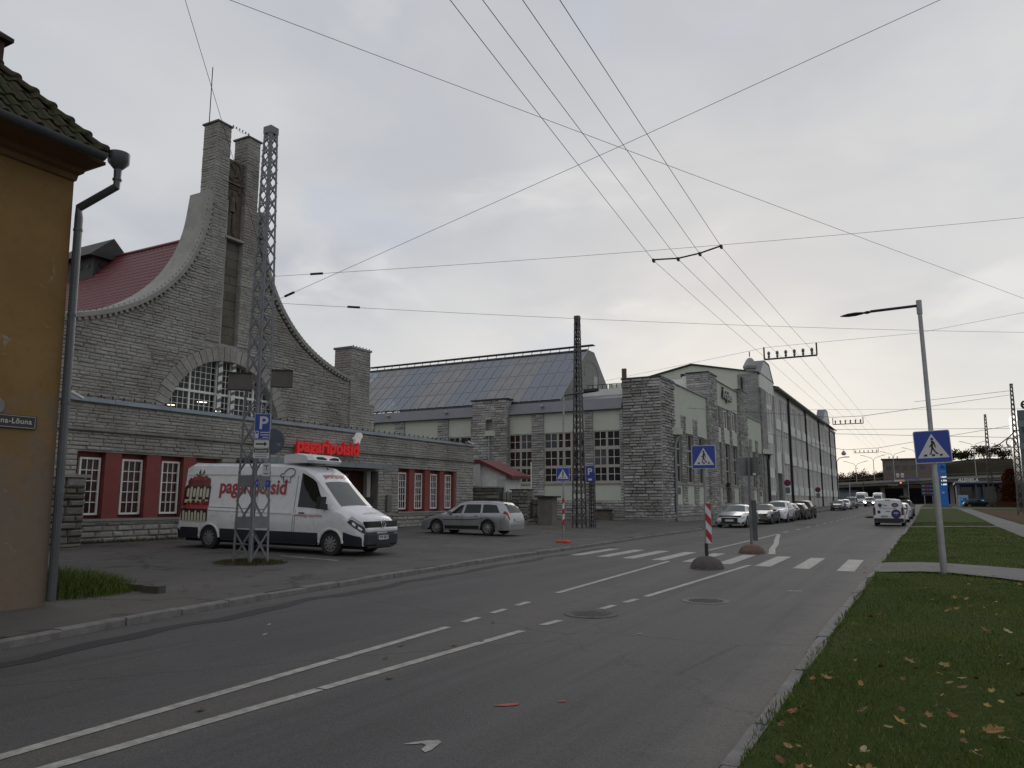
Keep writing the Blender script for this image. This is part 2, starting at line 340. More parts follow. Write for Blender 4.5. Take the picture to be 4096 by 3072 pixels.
# ================================================================ ground, road, kerbs, verge
def gz(y):                                  # the street climbs a little far off
    t = np.clip((np.asarray(y, float) - 70) / 95, 0, 1); return .6 * t * t * (3 - 2 * t)
_ly = [-40, 0, 5.2, 7.3, 10.3, 15, 20.4, 28.3, 34.7, 41, 44, 47, 52, 400]
_lx = [-8.6, -9.15, -9.48, -9.85, -10.25, -10.62, -10.95, -11.15, -11.45, -11.42, -11.55, -12.1, -12.3, -12.3]
def left_x(y): return float(np.interp(y, _ly, _lx))
RIGHT_X = -1.28
def lot_z(x): return .10 + .02 * max(0.0, -x - 11.2)
def road_mat():
    m, nt, bs = _new('road_asphalt'); P = _coord(nt, True); sp = nt.nodes.new('ShaderNodeSeparateXYZ'); nt.links.new(P, sp.inputs[0]); x = sp.outputs[0]; col = (.066, .0645, .0645)
    sc = lambda k: tuple(q * k for q in col)
    c = _mix(nt, _ramp(nt, _noise(nt, P, .28, 5, .6, .3), [(.32, (0, 0, 0)), (.68, (1, 1, 1))]), sc(.82), sc(1.16))
    mp = nt.nodes.new('ShaderNodeMapping'); mp.inputs['Scale'].default_value = (1.5, .045, 1); nt.links.new(P, mp.inputs[0])
    c = _mix(nt, _ramp(nt, _noise(nt, mp.outputs[0], 1.0, 4, .6), [(.42, (0, 0, 0)), (.66, (.8,) * 3)]), c, sc(1.24))
    c = _mix(nt, _ramp(nt, _noise(nt, mp.outputs[0], 2.3, 4, .6), [(.52, (0, 0, 0)), (.72, (.7,) * 3)]), c, sc(.72))
    nz = _noise(nt, P, 1.6, 7, .68, .4)
    # grit that collects along the right kerb and on the unused strip between the two lines
    d1 = _math(nt, 'ADD', _math(nt, 'MULTIPLY', _math(nt, 'ADD', x, 1.95), 1.5), _math(nt, 'MULTIPLY', _math(nt, 'SUBTRACT', nz, .5), 1.6)); c = _mix(nt, _ramp(nt, d1, [(.0, (0, 0, 0)), (.85, (.72,) * 3)]), c, (.128, .115, .102))
    d2 = _math(nt, 'SUBTRACT', _math(nt, 'ADD', .42, _math(nt, 'MULTIPLY', _math(nt, 'SUBTRACT', nz, .5), 1.5)), _math(nt, 'MULTIPLY', _math(nt, 'ABSOLUTE', _math(nt, 'ADD', x, 5.35)), .62)); c = _mix(nt, _ramp(nt, d2, [(.0, (0, 0, 0)), (.5, (.55,) * 3)]), c, (.104, .091, .078))
    d3 = _math(nt, 'ADD', _math(nt, 'MULTIPLY', _math(nt, 'ADD', x, 9.5), -1.1), _math(nt, 'MULTIPLY', _math(nt, 'SUBTRACT', nz, .5), 1.4)); c = _mix(nt, _ramp(nt, d3, [(.0, (0, 0, 0)), (.9, (.6,) * 3)]), c, (.112, .101, .089))
    vo = nt.nodes.new('ShaderNodeTexVoronoi'); vo.inputs['Scale'].default_value = 75; nt.links.new(P, vo.inputs['Vector'])
    c = _mix(nt, .75, c, _ramp(nt, vo.outputs['Color'], [(0, (.66,) * 3), (1, (1.34,) * 3)]), 'MULTIPLY')
    v2 = nt.nodes.new('ShaderNodeTexVoronoi'); v2.feature = 'DISTANCE_TO_EDGE'; v2.inputs['Scale'].default_value = .16; ad = nt.nodes.new('ShaderNodeVectorMath'); ad.operation = 'ADD'; nt.links.new(P, ad.inputs[0]); nt.links.new(_noise(nt, P, 1.1, 5, .7), ad.inputs[1]); nt.links.new(ad.outputs[0], v2.inputs['Vector'])
    cr = _ramp(nt, v2.outputs['Distance'], [(0, (1, 1, 1)), (.0045, (0, 0, 0))]); c = _mix(nt, _math(nt, 'MULTIPLY', cr, .55), c, (.022, .021, .02))
    oil = _ramp(nt, _noise(nt, P, 2.4, 4, .6), [(.70, (0, 0, 0)), (.76, (.6,) * 3)]); c = _mix(nt, oil, c, sc(.62))
    nt.links.new(c, bs.inputs['Base Color']); bs.inputs['Roughness'].default_value = .8; bs.inputs['Specular IOR Level'].default_value = .35; _bump(nt, bs, vo.outputs['Distance'], .4, .006); MATS['road_asphalt'] = m; return m
ASPH = road_mat()
LOTA = asphalt_mat('old_asphalt', (.088, .082, .077), .2, patch=.7, brown=(.105, .092, .08))
PATHA = asphalt_mat('path_asphalt', (.125, .118, .112), .15, patch=.4)
KERB = M('kerb_granite', (.165, .155, .15), .9, var=.22, scale=5, bump=.4, bscale=40, dirt=.45, dirtcol=(.07, .06, .05))
PAINT = None
def paint_line_mat():
    m, nt, bs = _new('road_paint'); P = _coord(nt, True)
    w = _ramp(nt, _noise(nt, P, 6, 8, .75), [(.40, (0, 0, 0)), (.58, (1, 1, 1))]); w2 = _ramp(nt, _noise(nt, P, 1.1, 4), [(.3, (.86,) * 3), (.7, (1,) * 3)])
    c = _mix(nt, _math(nt, 'MULTIPLY', w, .55), (.41, .40, .365), (.13, .122, .115)); c = _mix(nt, 1.0, c, w2, 'MULTIPLY')
    nt.links.new(c, bs.inputs['Base Color']); bs.inputs['Roughness'].default_value = .75
    _bump(nt, bs, _noise(nt, P, 120, 3), .3, .004); MATS['road_paint'] = m; return m
PAINT = paint_line_mat()
def soil_mat(name, a, b, c2):
    m, nt, bs = _new(name); P = _coord(nt, True)
    c = _mix(nt, _ramp(nt, _noise(nt, P, .35, 5, .6), [(.35, (0, 0, 0)), (.65, (1, 1, 1))]), a, b)
    c = _mix(nt, _ramp(nt, _noise(nt, P, 7, 6, .7), [(.45, (0, 0, 0)), (.7, (.8,) * 3)]), c, c2)
    nt.links.new(c, bs.inputs['Base Color']); bs.inputs['Roughness'].default_value = 1.0; bs.inputs['Specular IOR Level'].default_value = .1
    _bump(nt, bs, _noise(nt, P, 25, 6, .7), .7, .04); MATS[name] = m; return m
TURF = soil_mat('turf', (.034, .056, .012), (.046, .066, .014), (.060, .062, .020))
BROWN = soil_mat('leafy_ground', (.060, .042, .022), (.085, .055, .026), (.11, .07, .03))
EARTH = soil_mat('far_ground', (.06, .06, .045), (.08, .075, .06), (.05, .045, .035))
def strip(name, mat, lf, rf, ys, zf, parent=None, kind='structure', nx=1):
    m = MB(); n = len(ys)
    for y in ys:
        a, b = lf(y), rf(y)
        for i in range(nx + 1):
            x = lerp(a, b, i / nx); m.v.append((x, y, zf(x, y)))
    for j in range(n - 1):
        for i in range(nx): a = j * (nx + 1) + i; m.f.append((a, a + 1, a + nx + 2, a + nx + 1))
    o = m.build(name, mat, parent)
    if parent is None: tag(o, kind=kind)
    return o
def _ys(a, b, s): return list(np.arange(a, b, s)) + [b]
m = MB(); R_ = 2500
m.add([(-R_, -R_, -.3), (R_, -R_, -.3), (R_, R_, -.3), (-R_, R_, -.3)], [(0, 1, 2, 3)]); ground = tag(m.build('ground', EARTH), kind='structure')
road = strip('road', ASPH, lambda y: left_x(y), lambda y: RIGHT_X, _ys(-40, 60, 2) + _ys(62, 330, 6), lambda x, y: float(gz(y)))
tag(road, label='grey asphalt street running away between factory and grass')
lot = strip('car_park', LOTA, lambda y: -62, lambda y: left_x(y) - .15, _ys(-40, 56, 2), lambda x, y: lot_z(x), nx=12)
pave_far = strip('pavement', PATHA, lambda y: -17.5, lambda y: left_x(y) - .15, _ys(56, 330, 6), lambda x, y: .12 + float(gz(y)))
# dark seam in the gutter along the left kerb and sandy dust along the right kerb (real patches in the surface)
SEAM = asphalt_mat('seam_asphalt', (.034, .034, .036), .15)
m = MB(); ys = _ys(-6, 27, .5)
for y in ys:
    x = left_x(y) + .62 + .08 * math.sin(y * 1.7) + .05 * math.sin(y * 4.1)
    for d in (0, .30 + .05 * math.sin(y * 2.3)): m.v.append((x + d, y, .004))
for j in range(len(ys) - 1): m.f.append((2 * j, 2 * j + 1, 2 * j + 3, 2 * j + 2))
m.build('repair_seam', SEAM, road)
# kerb stones -------------------------------------------------------
def kerb_mesh(name, L, w, h, seed):
    r = random.Random(seed); m = MB(); b = .018
    pr = [(0, 0), (w, 0), (w, h), (b, h), (0, h - b)]
    j = lambda: r.uniform(-.005, .005)
    a = [(x + j(), 0.006 + abs(j()), z + j()) for x, z in pr]; c = [(x + j(), L - .006 - abs(j()), z + j()) for x, z in pr]
    m.add(a + c, [(4, 3, 2, 1, 0), (5, 6, 7, 8, 9)] + [(i, (i + 1) % 5, 5 + (i + 1) % 5, 5 + i) for i in range(5)])
    me = bpy.data.meshes.new(name); me.from_pydata(m.v, [], m.f); me.materials.append(KERB); me.update(); return me
KM = [kerb_mesh('kerb_stone', 1.0, .155, .36, s) for s in range(5)]
def kerb_run(name, label, pts, flip, stop, far=None):
    root = bpy.data.objects.new(name, None); C.objects.link(root); root['kind'] = 'structure'; ORG[root.name] = np.zeros(3); root.empty_display_size = .2
    k = 0; rest = MB()
    for (x0, y0), (x1, y1) in zip(pts[:-1], pts[1:]):
        d = np.array((x1 - x0, y1 - y0)); L = np.linalg.norm(d); d /= L
        z = float(gz(y0)) - .26 + rng.uniform(-.008, .008)
        if y0 < stop:
            U = np.array((d[1], -d[0], 0)) if not flip else np.array((-d[1], d[0], 0))
            D = np.array((d[0], d[1], 0)) * L
            off = U * rng.uniform(-.012, .012)
            if flip: o = shared('kerb_stone', KM[k % 5], root, frame(U, D, (0, 0, 1), (x0 + off[0], y0, z)))
            else: o = shared('kerb_stone', KM[k % 5], root, frame(U, D, (0, 0, 1), (x0 + off[0], y0, z)))
            k += 1
        else:
            n = np.array((d[1], -d[0])) * (.155 if not flip else -.155)
            rest.add([(x0, y0, z), (x0, y0, z + .36), (x0 + n[0], y0 + n[1], z + .36), (x0 + n[0], y0 + n[1], z), (x1, y1, z), (x1, y1, z + .36), (x1 + n[0], y1 + n[1], z + .36), (x1 + n[0], y1 + n[1], z)],
                     [(0, 1, 5, 4), (1, 2, 6, 5), (2, 3, 7, 6), (0, 3, 2, 1), (4, 5, 6, 7)])
    if rest.v: tag(rest.build('kerb_far', KERB, root), kind='stuff')
    return root
kerb_r = kerb_run('kerb_right', '', [(RIGHT_X + .03 * math.sin(y * .35), y) for y in np.arange(0.0, 240, 1.0)], False, 64)
lp = []; y = -6.0
while y < 46: lp.append((left_x(y), y)); y += 1.0
kerb_l = kerb_run('kerb_left', '', lp, True, 60)
kerb_l2 = kerb_run('kerb_factory', '', [(left_x(y), y) for y in np.arange(46, 300, 3.0)], True, 0)
# verge, paths -------------------------------------------------------
VZ = .105
def vz(x, y): return VZ + float(gz(y)) + .04 * min(1, max(0, (x + 1.1))) * 1.0
verge = strip('grass_verge', TURF, lambda y: RIGHT_X + .15, lambda y: 60, _ys(-30, 60, 3) + _ys(63, 330, 6), vz, nx=10)
tag(verge, label='green lawn beside the road scattered with yellow leaves')
def lay(name, mat, pts, dz):
    m = MB(); m.v = [(x, y, vz(x, y) + dz) for x, y in pts]; m.f = [tuple(range(len(pts)))]; o = m.build(name, mat); return tag(o, kind='structure')
def ribbon(name, mat, rows, dz):
    m = MB()
    for (xl, yl, xr, yr) in rows: m.v += [(xl, yl, vz(xl, yl) + dz), (xr, yr, vz(xr, yr) + dz)]
    m.f = [(2 * i, 2 * i + 1, 2 * i + 3, 2 * i + 2) for i in range(len(rows) - 1)]
    return tag(m.build(name, mat), kind='structure')
ribbon('crossing_path', PATHA, [(-1.12, 19.3, -1.12, 22.3), (-.3, 19.45, -.3, 22.35), (.2, 19.4, .2, 22.2), (1.1, 18.6, 1.1, 21.7), (2.6, 16.5, 2.9, 20.4), (5, 13, 5.6, 17.5), (14, 0, 16, 6)], .012)
ribbon('footpath', PATHA, [(3.0, 8, 5.0, 10), (3.35, 30, 5.05, 32), (3.5, 57, 5.15, 57), (3.8, 78, 5.3, 84), (3.6, 110, 5.1, 115), (3.1, 150, 4.6, 150)], .012)
ribbon('narrow_path', PATHA, [(-1.12, 51.8, -1.12, 52.9), (2.0, 53.2, 2.0, 54.4), (3.6, 53.8, 3.6, 55.0)], .014)
ribbon('side_street', PATHA, [(-1.12, 128, -1.12, 136), (6, 128, 6, 134), (30, 120, 30, 126)], .016)
ribbon('leaf_litter_ground', BROWN, [(5.3, 45, 9, 40), (5.3, 60, 14, 60), (5.5, 90, 20, 80), (5.2, 118, 24, 110)], .008)
# ================================================================ road markings (parts of the road)
def mark(pts, name='painted_line', mat=None, z=.005):
    m = MB(); m.v = [(x, y, z + float(gz(y))) for x, y in pts]; m.f = [tuple(range(len(pts)))]
    return m.build(name, mat or PAINT, road)
def seg(x0, y0, x1, y1, w=.12, name='painted_line'):
    d = np.array((x1 - x0, y1 - y0)); d /= np.linalg.norm(d); n = np.array((-d[1], d[0])) * w / 2
    return mark([(x0 - n[0], y0 - n[1]), (x1 - n[0], y1 - n[1]), (x1 + n[0], y1 + n[1]), (x0 + n[0], y0 + n[1])], name)
def l1(y): return float(np.interp(y, [-20, 3.1, 9, 13.2, 21.4, 26.5, 41], [-4.9, -5.58, -5.86, -6.18, -6.56, -6.78, -6.85]))
def l2(y): return float(np.interp(y, [-20, 3.2, 9.2, 13.5, 21.2], [-5.6, -5.10, -4.83, -4.56, -4.30]))
def run(fx, a, b, w=.12, st=1.5):
    yy = _ys(a, b, st)
    for p, q in zip(yy[:-1], yy[1:]): pass
    m = MB()
    for y in yy: m.v += [(fx(y) - w / 2, y, .005), (fx(y) + w / 2, y, .005)]
    m.f = [(2 * i, 2 * i + 1, 2 * i + 3, 2 * i + 2) for i in range(len(yy) - 1)]
    return m.build('painted_line', PAINT, road)
run(l1, -12, 6.62); run(l1, 6.65, 9.0); run(l1, 13.2, 21.4); run(l1, 26.4, 41.2)
for a in (9.45, 10.40, 11.33): run(l1, a, a + .48)
run(l2, -12, 5.55); run(l2, 5.58, 9.2); run(l2, 13.45, 21.15)
for a in (9.75, 10.65, 11.62, 12.54): run(l2, a, a + .5)
mark([(-6.86, 41.2), (-6.6, 40.2), (-5.9, 35.5), (-5.3, 31.8), (-4.9, 28.6), (-4.42, 25.8), (-4.62, 25.7), (-5.1, 28.6), (-5.5, 31.8), (-6.1, 35.5), (-6.75, 40)])
y = 43.0
while y < 215:
    seg(-6.9, y, -6.9, y + 1.6, .13); y += 4.4
for i, x in enumerate((-9.85, -8.86, -7.95, -6.98, -6.0, -5.0, -3.93, -2.95, -1.9)):   # zebra bars
    yb = 22.35 - (x + 9.85) * -.235 if False else 22.35 + (x + 9.85) * -.24; yt = 26.0 + (x + 9.85) * -.19
    mark([(x - .2, yb), (x + .2, yb), (x + .13, yt), (x - .27, yt)], 'zebra_bar')
REDSPR = M('red_spray', (.34, .055, .05), .8, var=.3, scale=14)
def blot(cx, cy, rx, ry, name, mat, seed, rot=0, z=.006, n=22):
    r = random.Random(seed); m = MB(); ph = [r.uniform(0, 6) for _ in range(4)]
    for i in range(n):
        a = 2 * math.pi * i / n; k = 1 + .14 * math.sin(2 * a + ph[0]) + .10 * math.sin(3 * a + ph[1]) + .07 * math.sin(5 * a + ph[2])
        x, y = rx * k * math.cos(a), ry * k * math.sin(a)
        m.v.append((cx + x * math.cos(rot) - y * math.sin(rot), cy + x * math.sin(rot) + y * math.cos(rot), z))
    m.f = [tuple(range(n))]; return m.build(name, mat, road)
blot(-3.23, 5.9, .10, .04, 'spray_mark', REDSPR, 1, .75); blot(-2.88, 6.22, .04, .022, 'spray_mark', REDSPR, 2, .75)
wm = MB(); pts = [(-3.38, 4.63), (-3.34, 4.70), (-3.28, 4.78), (-3.21, 4.83), (-3.165, 4.80), (-3.15, 4.72), (-3.13, 4.62), (-3.14, 4.56), (-3.20, 4.60), (-3.22, 4.69), (-3.27, 4.71), (-3.32, 4.66)]
mark(pts, 'worn_arrow'); mark([(-2.5, 15.5), (-2.24, 15.6), (-2.22, 15.66), (-2.46, 15.62)], 'paint_patch')
for (x, y) in ((-8.15, 8.0), (-7.6, 7.4)): blot(x, y, .02, .06, 'chip', PAINT, int(x * -9), .4)
for k in range(3): seg(-9.9 + .35 * k, 37.4, -9.7 + .35 * k, 38.0, .05)
PARKL = M('thin_white_line', (.30, .29, .27), .8, var=.3, scale=9)
for (x0, y0, x1, y1) in ((-19.5, 16.5, -17.6, 16.2), (-15.8, 15.82, -14.9, 15.75), (-15.0, 15.72, -13.6, 15.66), (-16.5, 33.6, -14.6, 33.2)):
    d = np.array((x1 - x0, y1 - y0)); d /= np.linalg.norm(d); n = np.array((-d[1], d[0])) * .05; m = MB()
    m.v = [(x0 - n[0], y0 - n[1], lot_z(x0) + .006), (x1 - n[0], y1 - n[1], lot_z(x1) + .006), (x1 + n[0], y1 + n[1], lot_z(x1) + .006), (x0 + n[0], y0 + n[1], lot_z(x0) + .006)]; m.f = [(0, 1, 2, 3)]
    m.build('parking_line', PARKL, lot)
# manholes
IRON = M('cast_iron', (.055, .054, .056), .6, .5, var=.25, scale=20, bump=.5, bscale=90)
def manhole(cx, cy, r, label, mat_ring):
    t = thing('manhole_cover', label, 'manhole', (cx, cy, 0))
    m = MB(); m.lathe([(r * .80, .004), (r * .82, .012), (r, .012), (r * 1.02, .0)], (cx, cy, 0), n=32); m.build('ring', mat_ring, t, smooth=40)
    m = MB(); m.lathe([(0.0001, .008), (r * .78, .008), (r * .79, .002)], (cx, cy, 0), n=32)
    for i in range(-3, 4):
        w = math.sqrt(max(0, (r * .72) ** 2 - (i * r * .2) ** 2)); m.box(cx - w, cx + w, cy + i * r * .2 - .012, cy + i * r * .2 + .012, .006, .013)
    m.build('lid', IRON, t)
    return t
manhole(-3.47, 13.34, .40, 'round iron manhole cover with raised ring in the right lane', M('ring_concrete', (.14, .135, .13), .9, bump=.4))
manhole(-4.60, 11.0, .40, 'worn round manhole cover straddling the right painted line', ASPH)
# earth patch by the house, pot-hole stain far down the road
STAIN = asphalt_mat('damp_patch', (.045, .036, .03), .3)
blot(-7.6, 57, .9, 2.2, 'damp_patch', STAIN, 5, 0, .004); blot(-5.2, 85, .7, 3, 'damp_patch', STAIN, 6, 0, .18)
# ================================================================ rock-faced stone walls, laid stone by stone
UNIT = {}
def stone_geo(u0, u1, v0, v1, d, r):
    w = u1 - u0; h = v1 - v0; e = .005; a = min(.045, h * .2); b = min(.11, h * .38)
    j = lambda s: r.uniform(-s, s)
    A = [(u0 + e, v0 + e), (u1 - e, v0 + e), (u1 - e, v1 - e), (u0 + e, v1 - e)]
    q = lambda k, n, s: [(u0 + k + j(s * w), v0 + k * .8 + j(s * h), n + j(.12 * d)), (u1 - k + j(s * w), v0 + k * .8 + j(s * h), n + j(.12 * d)), (u1 - k + j(s * w), v1 - k * .8 + j(s * h), n + j(.12 * d)), (u0 + k + j(s * w), v1 - k * .8 + j(s * h), n + j(.12 * d))]
    vs = [(x, y, -.02) for x, y in A] + q(a * .5, d * .62, .02) + q(b, d, .04)
    fs = [(i, (i + 1) % 4, 4 + (i + 1) % 4, 4 + i) for i in range(4)] + [(4 + i, 4 + (i + 1) % 4, 8 + (i + 1) % 4, 8 + i) for i in range(4)] + [(8, 9, 10, 11)]
    return vs, fs
def unit_stones(mat, ar=(1.2, 2.2, 3.4)):
    if mat.name in UNIT: return UNIT[mat.name]
    out = []
    for k in range(12):
        a = ar[k % 3]; r = random.Random(k + 50)
        vs, fs = stone_geo(0, a, 0, 1, 1, random.Random(k))
        # proportions as laid: unit height, aspect a, unit depth
        e = .02; b = .2
        j = lambda s: r.uniform(-s, s)
        A = [(e, e), (a - e, e), (a - e, 1 - e), (e, 1 - e)]
        q = lambda k_, n, s: [(k_ + j(s * a), k_ + j(s), n + j(.12)), (a - k_ + j(s * a), k_ + j(s), n + j(.12)), (a - k_ + j(s * a), 1 - k_ + j(s), n + j(.12)), (k_ + j(s * a), 1 - k_ + j(s), n + j(.12))]
        vs = [(x / a, y, -.2) for x, y in A] + [(x / a, y, n) for x, y, n in q(.10, .62, .02)] + [(x / a, y, n) for x, y, n in q(.26, 1, .04)]
        me = bpy.data.meshes.new('stone'); me.from_pydata(vs, [], fs); me.materials.append(mat); me.update(); out.append((a, me))
    UNIT[mat.name] = out; return out
class StonePool:
    """collects the stones of one building; the nearest and largest become objects, the rest one mesh"""
    def __init__(s, root, mat, keep=300, seed=1): s.root = root; s.mat = mat; s.keep = keep; s.L = []; s.r = random.Random(seed)
    def wall(s, org, U, N, spans, v0, v1, course, length, depth, vary=.25, irregular=.0):
        U = np.array(U, float); N = np.array(N, float); org = np.array(org, float); Z = np.array((0, 0, 1.0)); v = v0
        while v < v1 - course * .4:
            h = course * s.r.uniform(1 - vary, 1 + vary)
            if v + h > v1 - course * .45: h = v1 - v
            for (a, b) in spans(v, v + h):
                if b - a < .04: continue
                u = a
                while u < b - 1e-4:
                    w = s.r.uniform(*length)
                    if b - (u + w) < length[0] * .7: w = b - u
                    w = min(w, b - u)
                    if w > length[0] * 1.3 and h > course * .95 and s.r.random() < irregular:      # a course split in two thin stones
                        hh = h * s.r.uniform(.4, .6)
                        s.L.append((org, U, N, u, u + w, v, v + hh, depth * s.r.uniform(.5, 1.1))); s.L.append((org, U, N, u, u + w, v + hh, v + h, depth * s.r.uniform(.5, 1.2)))
                    else: s.L.append((org, U, N, u, u + w, v, v + h, depth * s.r.uniform(.45, 1.25)))
                    u += w
            v += h
    def finish(s, name='stone_courses'):
        Z = np.array((0, 0, 1.0)); sc = []
        for (o, U, N, u0, u1, v0, v1, d) in s.L:
            p = o + U * (u0 + u1) / 2 + Z * (v0 + v1) / 2; c = np.array((0, 0, CAM_H)) - p; D = np.linalg.norm(c)
            sc.append((u1 - u0) * (v1 - v0) * max(0, float(np.dot(N, c)) / D) / D ** 2)
        order = np.argsort(-np.array(sc)); un = unit_stones(s.mat); B = MB()
        for k, i in enumerate(order):
            (o, U, N, u0, u1, v0, v1, d) = s.L[i]; p = o + U * u0 + Z * v0
            if k < s.keep:
                a = (u1 - u0) / (v1 - v0); me = min(un, key=lambda q: abs(q[0] - a) + s.r.random() * .8)[1]
                shared('stone', me, s.root, frame(U * (u1 - u0), Z * (v1 - v0), N * d, p))
            else:
                vs, fs = stone_geo(u0, u1, v0, v1, d, s.r)
                B.add([o + U * q[0] + Z * q[1] + N * q[2] for q in vs], fs, s.r.random())
        if B.v: tag(B.build(name, s.mat, s.root), kind='stuff')
def cut(a, b, holes):                         # interval [a,b] minus list of holes
    out = [(a, b)]
    for (c, d) in holes:
        nx = []
        for (p, q) in out:
            if d <= p or c >= q: nx.append((p, q)); continue
            if c > p: nx.append((p, c))
            if d < q: nx.append((d, q))
        out = nx
    return out
def spans_rect(a, b, openings):               # openings (u0,u1,v0,v1)
    def f(v0, v1):
        return cut(a, b, [(o[0], o[1]) for o in openings if o[2] < (v0 + v1) / 2 < o[3]])
    return f
# pane meshes shared by every window of a kind
def pane_mesh(name, mat):
    m = MB(); m.box(0, 1, 0, 1, 0, 1); me = bpy.data.meshes.new(name); me.from_pydata(m.v, [], m.f); me.materials.append(mat); me.update(); return me
# ================================================================ bakery: gabled stone hall with low front building
AX = -24.0; GX = -27.0; YC = 23.35
bak = thing('stone_bakery', 'grey limestone hall with curved gable, twin tower pillars and low shopfront', 'building', (AX, YC, .2))
pool = StonePool(bak, STONE_G, 300, 3)
# ---- low front
W1 = [(15.20, 15.93), (16.70, 17.48), (18.25, 19.0), (19.76, 20.60)]; P1 = [(15.98, 16.55), (17.52, 18.08), (19.04, 19.58)]
W2 = [(32.33, 33.0), (33.79, 34.46), (35.25, 35.89), (36.72, 37.34)]; P2 = [(33.05, 33.50), (34.50, 34.98), (35.93, 36.40), (37.38, 37.52)]
OPEN = [(14.98, 20.75, 1.10, 3.28), (22.6, 30.4, 0, 3.12), (32.06, 37.6, 1.12, 3.34)]
m = MB(); T = .42
def wallbox(y0, y1, z0, z1): m.box(AX - T, AX - .03, y0, y1, z0, z1)
for (a, b) in ((11.8, 14.98), (20.75, 22.6), (30.4, 32.06), (37.6, 39.45)): wallbox(a, b, .0, 4.9)
for (a, b, z0, z1) in OPEN:
    if z0 > 0: wallbox(a, b, 0, z0)
    wallbox(a, b, z1, 4.9)
m.box(GX - .2, AX - T, 11.8, 12.2, 0, 4.9); m.box(GX - .2, AX - T, 39.05, 39.45, 0, 4.9); m.box(GX - .5, AX - T, 12.2, 39.05, 4.55, 4.7)
m.build('front_wall', MORTAR, bak)
pool.wall((AX - .03, 0, 0), (0, 1, 0), (1, 0, 0), spans_rect(11.8, 39.45, OPEN), .30, 1.02, .20, (.35, .9), .09, .2)
pool.wall((AX - .03, 0, 0), (0, 1, 0), (1, 0, 0), spans_rect(11.8, 39.45, OPEN), 1.10, 3.92, .155, (.28, .75), .055, .25, .1)
pool.wall((AX - .03, 0, 0), (0, 1, 0), (1, 0, 0), spans_rect(11.8, 39.45, []), 4.06, 4.9, .115, (.25, .7), .045, .25)
pool.wall((0, 39.45, 0), (-1, 0, 0), (0, 1, 0), spans_rect(24.0, 27, []), .3, 4.9, .16, (.3, .7), .05)
m = MB(); y = 11.8                             # moulding course of long stones, and the sill course below the windows
LEDGE = stone_mat('moulding_stone', [(.22, .215, .19), (.27, .265, .245), (.24, .235, .21), (.29, .285, .27)], .4)
while y < 39.4:
    L = rng.uniform(.7, 1.3); L = min(L, 39.45 - y); d = rng.uniform(.09, .115)
    mm = MB(); mm.add([(AX - .03, y, 3.93), (AX + d * .6, y, 3.93), (AX + d, y, 3.96), (AX + d, y, 4.01), (AX - .03, y, 4.06), (AX - .03, y + L - .012, 3.93), (AX + d * .6, y + L - .012, 3.93), (AX + d, y + L - .012, 3.96), (AX + d, y + L - .012, 4.01), (AX - .03, y + L - .012, 4.06)],
           [(0, 4, 3, 2, 1), (5, 6, 7, 8, 9), (0, 1, 6, 5), (1, 2, 7, 6), (2, 3, 8, 7), (3, 4, 9, 8)]); mm.build('moulding_block', LEDGE, bak); y += L
boxes('window_sill', CONC, bak, [(AX - .25, AX + .10, 14.9, 20.85, 1.02, 1.10), (AX - .25, AX + .10, 31.95, 37.7, 1.04, 1.12)]); boxes('sill_course', CONC, bak, [(AX - .03, AX + .06, 11.8, 22.6, .95, 1.018), (AX - .03, AX + .06, 30.4, 39.45, .95, 1.018)])
boxes('plinth', MORTAR, bak, [(AX - .4, AX + .16, 11.8, 22.6, -.2, .30), (AX - .4, AX + .16, 30.4, 39.45, -.2, .30)])
# zinc flashing in sheets along the parapet with a string of lamps
y = 11.8
while y < 39.4:
    L = min(2.15, 39.5 - y); mm = MB(); mm.add([(AX - .5, y, 5.09), (AX + .06, y, 5.04), (AX + .09, y, 4.90), (AX + .06, y, 4.87), (AX - .5, y, 4.88)] + [(AX - .5, y + L - .012, 5.09), (AX + .06, y + L - .012, 5.04), (AX + .09, y + L - .012, 4.90), (AX + .06, y + L - .012, 4.87), (AX - .5, y + L - .012, 4.88)],
        [(0, 1, 2, 3, 4)[::-1], (5, 6, 7, 8, 9), (0, 5, 6, 1), (1, 6, 7, 2), (2, 7, 8, 3), (3, 8, 9, 4), (4, 9, 5, 0)]); mm.build('flashing', ZINC, bak); y += L
m = MB(); y = 13.0
while y < 39.2: m.obox((AX + .05, y, 5.11 + rng.uniform(-.01, .02)), (.016, 0, 0), (0, .02, 0), (0, 0, .05)); y += .42 + rng.uniform(-.03, .03)
m.tube([(AX + .05, yy, 5.07 + .012 * math.sin(yy * 7)) for yy in np.arange(13, 39.2, .2)], .008, 4); m.build('lamp_string', BLACK, bak)
# windows between red piers
PANE_R = pane_mesh('pane', M('curtained_glass', (.034, .010, .008), .14, var=.75, scale=6, spec=.28))
CURT = M('red_curtain', (.10, .022, .016), .9, var=.4, scale=9)
def small_window(y0, y1, z0, z1, nc, nrw):
    m = MB(); x = AX - .25; f = .065
    m.box(x - .06, x + .04, y0, y0 + f, z0, z1); m.box(x - .06, x + .04, y1 - f, y1, z0, z1); m.box(x - .06, x + .04, y0 + f, y1 - f, z0, z0 + f); m.box(x - .06, x + .04, y0 + f, y1 - f, z1 - f, z1)
    ys = np.linspace(y0 + f, y1 - f, nc + 1); zs = np.linspace(z0 + f, z1 - f, nrw + 1)
    for q in ys[1:-1]: m.box(x - .025, x + .02, q - .013, q + .013, z0 + f, z1 - f)
    for q in zs[1:-1]: m.box(x - .02, x + .025, y0 + f, y1 - f, q - .014, q + .014)
    w = m.build('window', FRAMEW, bak)
    for i in range(nc):
        for j in range(nrw): shared('pane', PANE_R, w, frame((.008, 0, 0), (0, ys[i + 1] - ys[i], 0), (0, 0, zs[j + 1] - zs[j]), (x - .02 + rng.uniform(-.002, .002), ys[i], zs[j])))
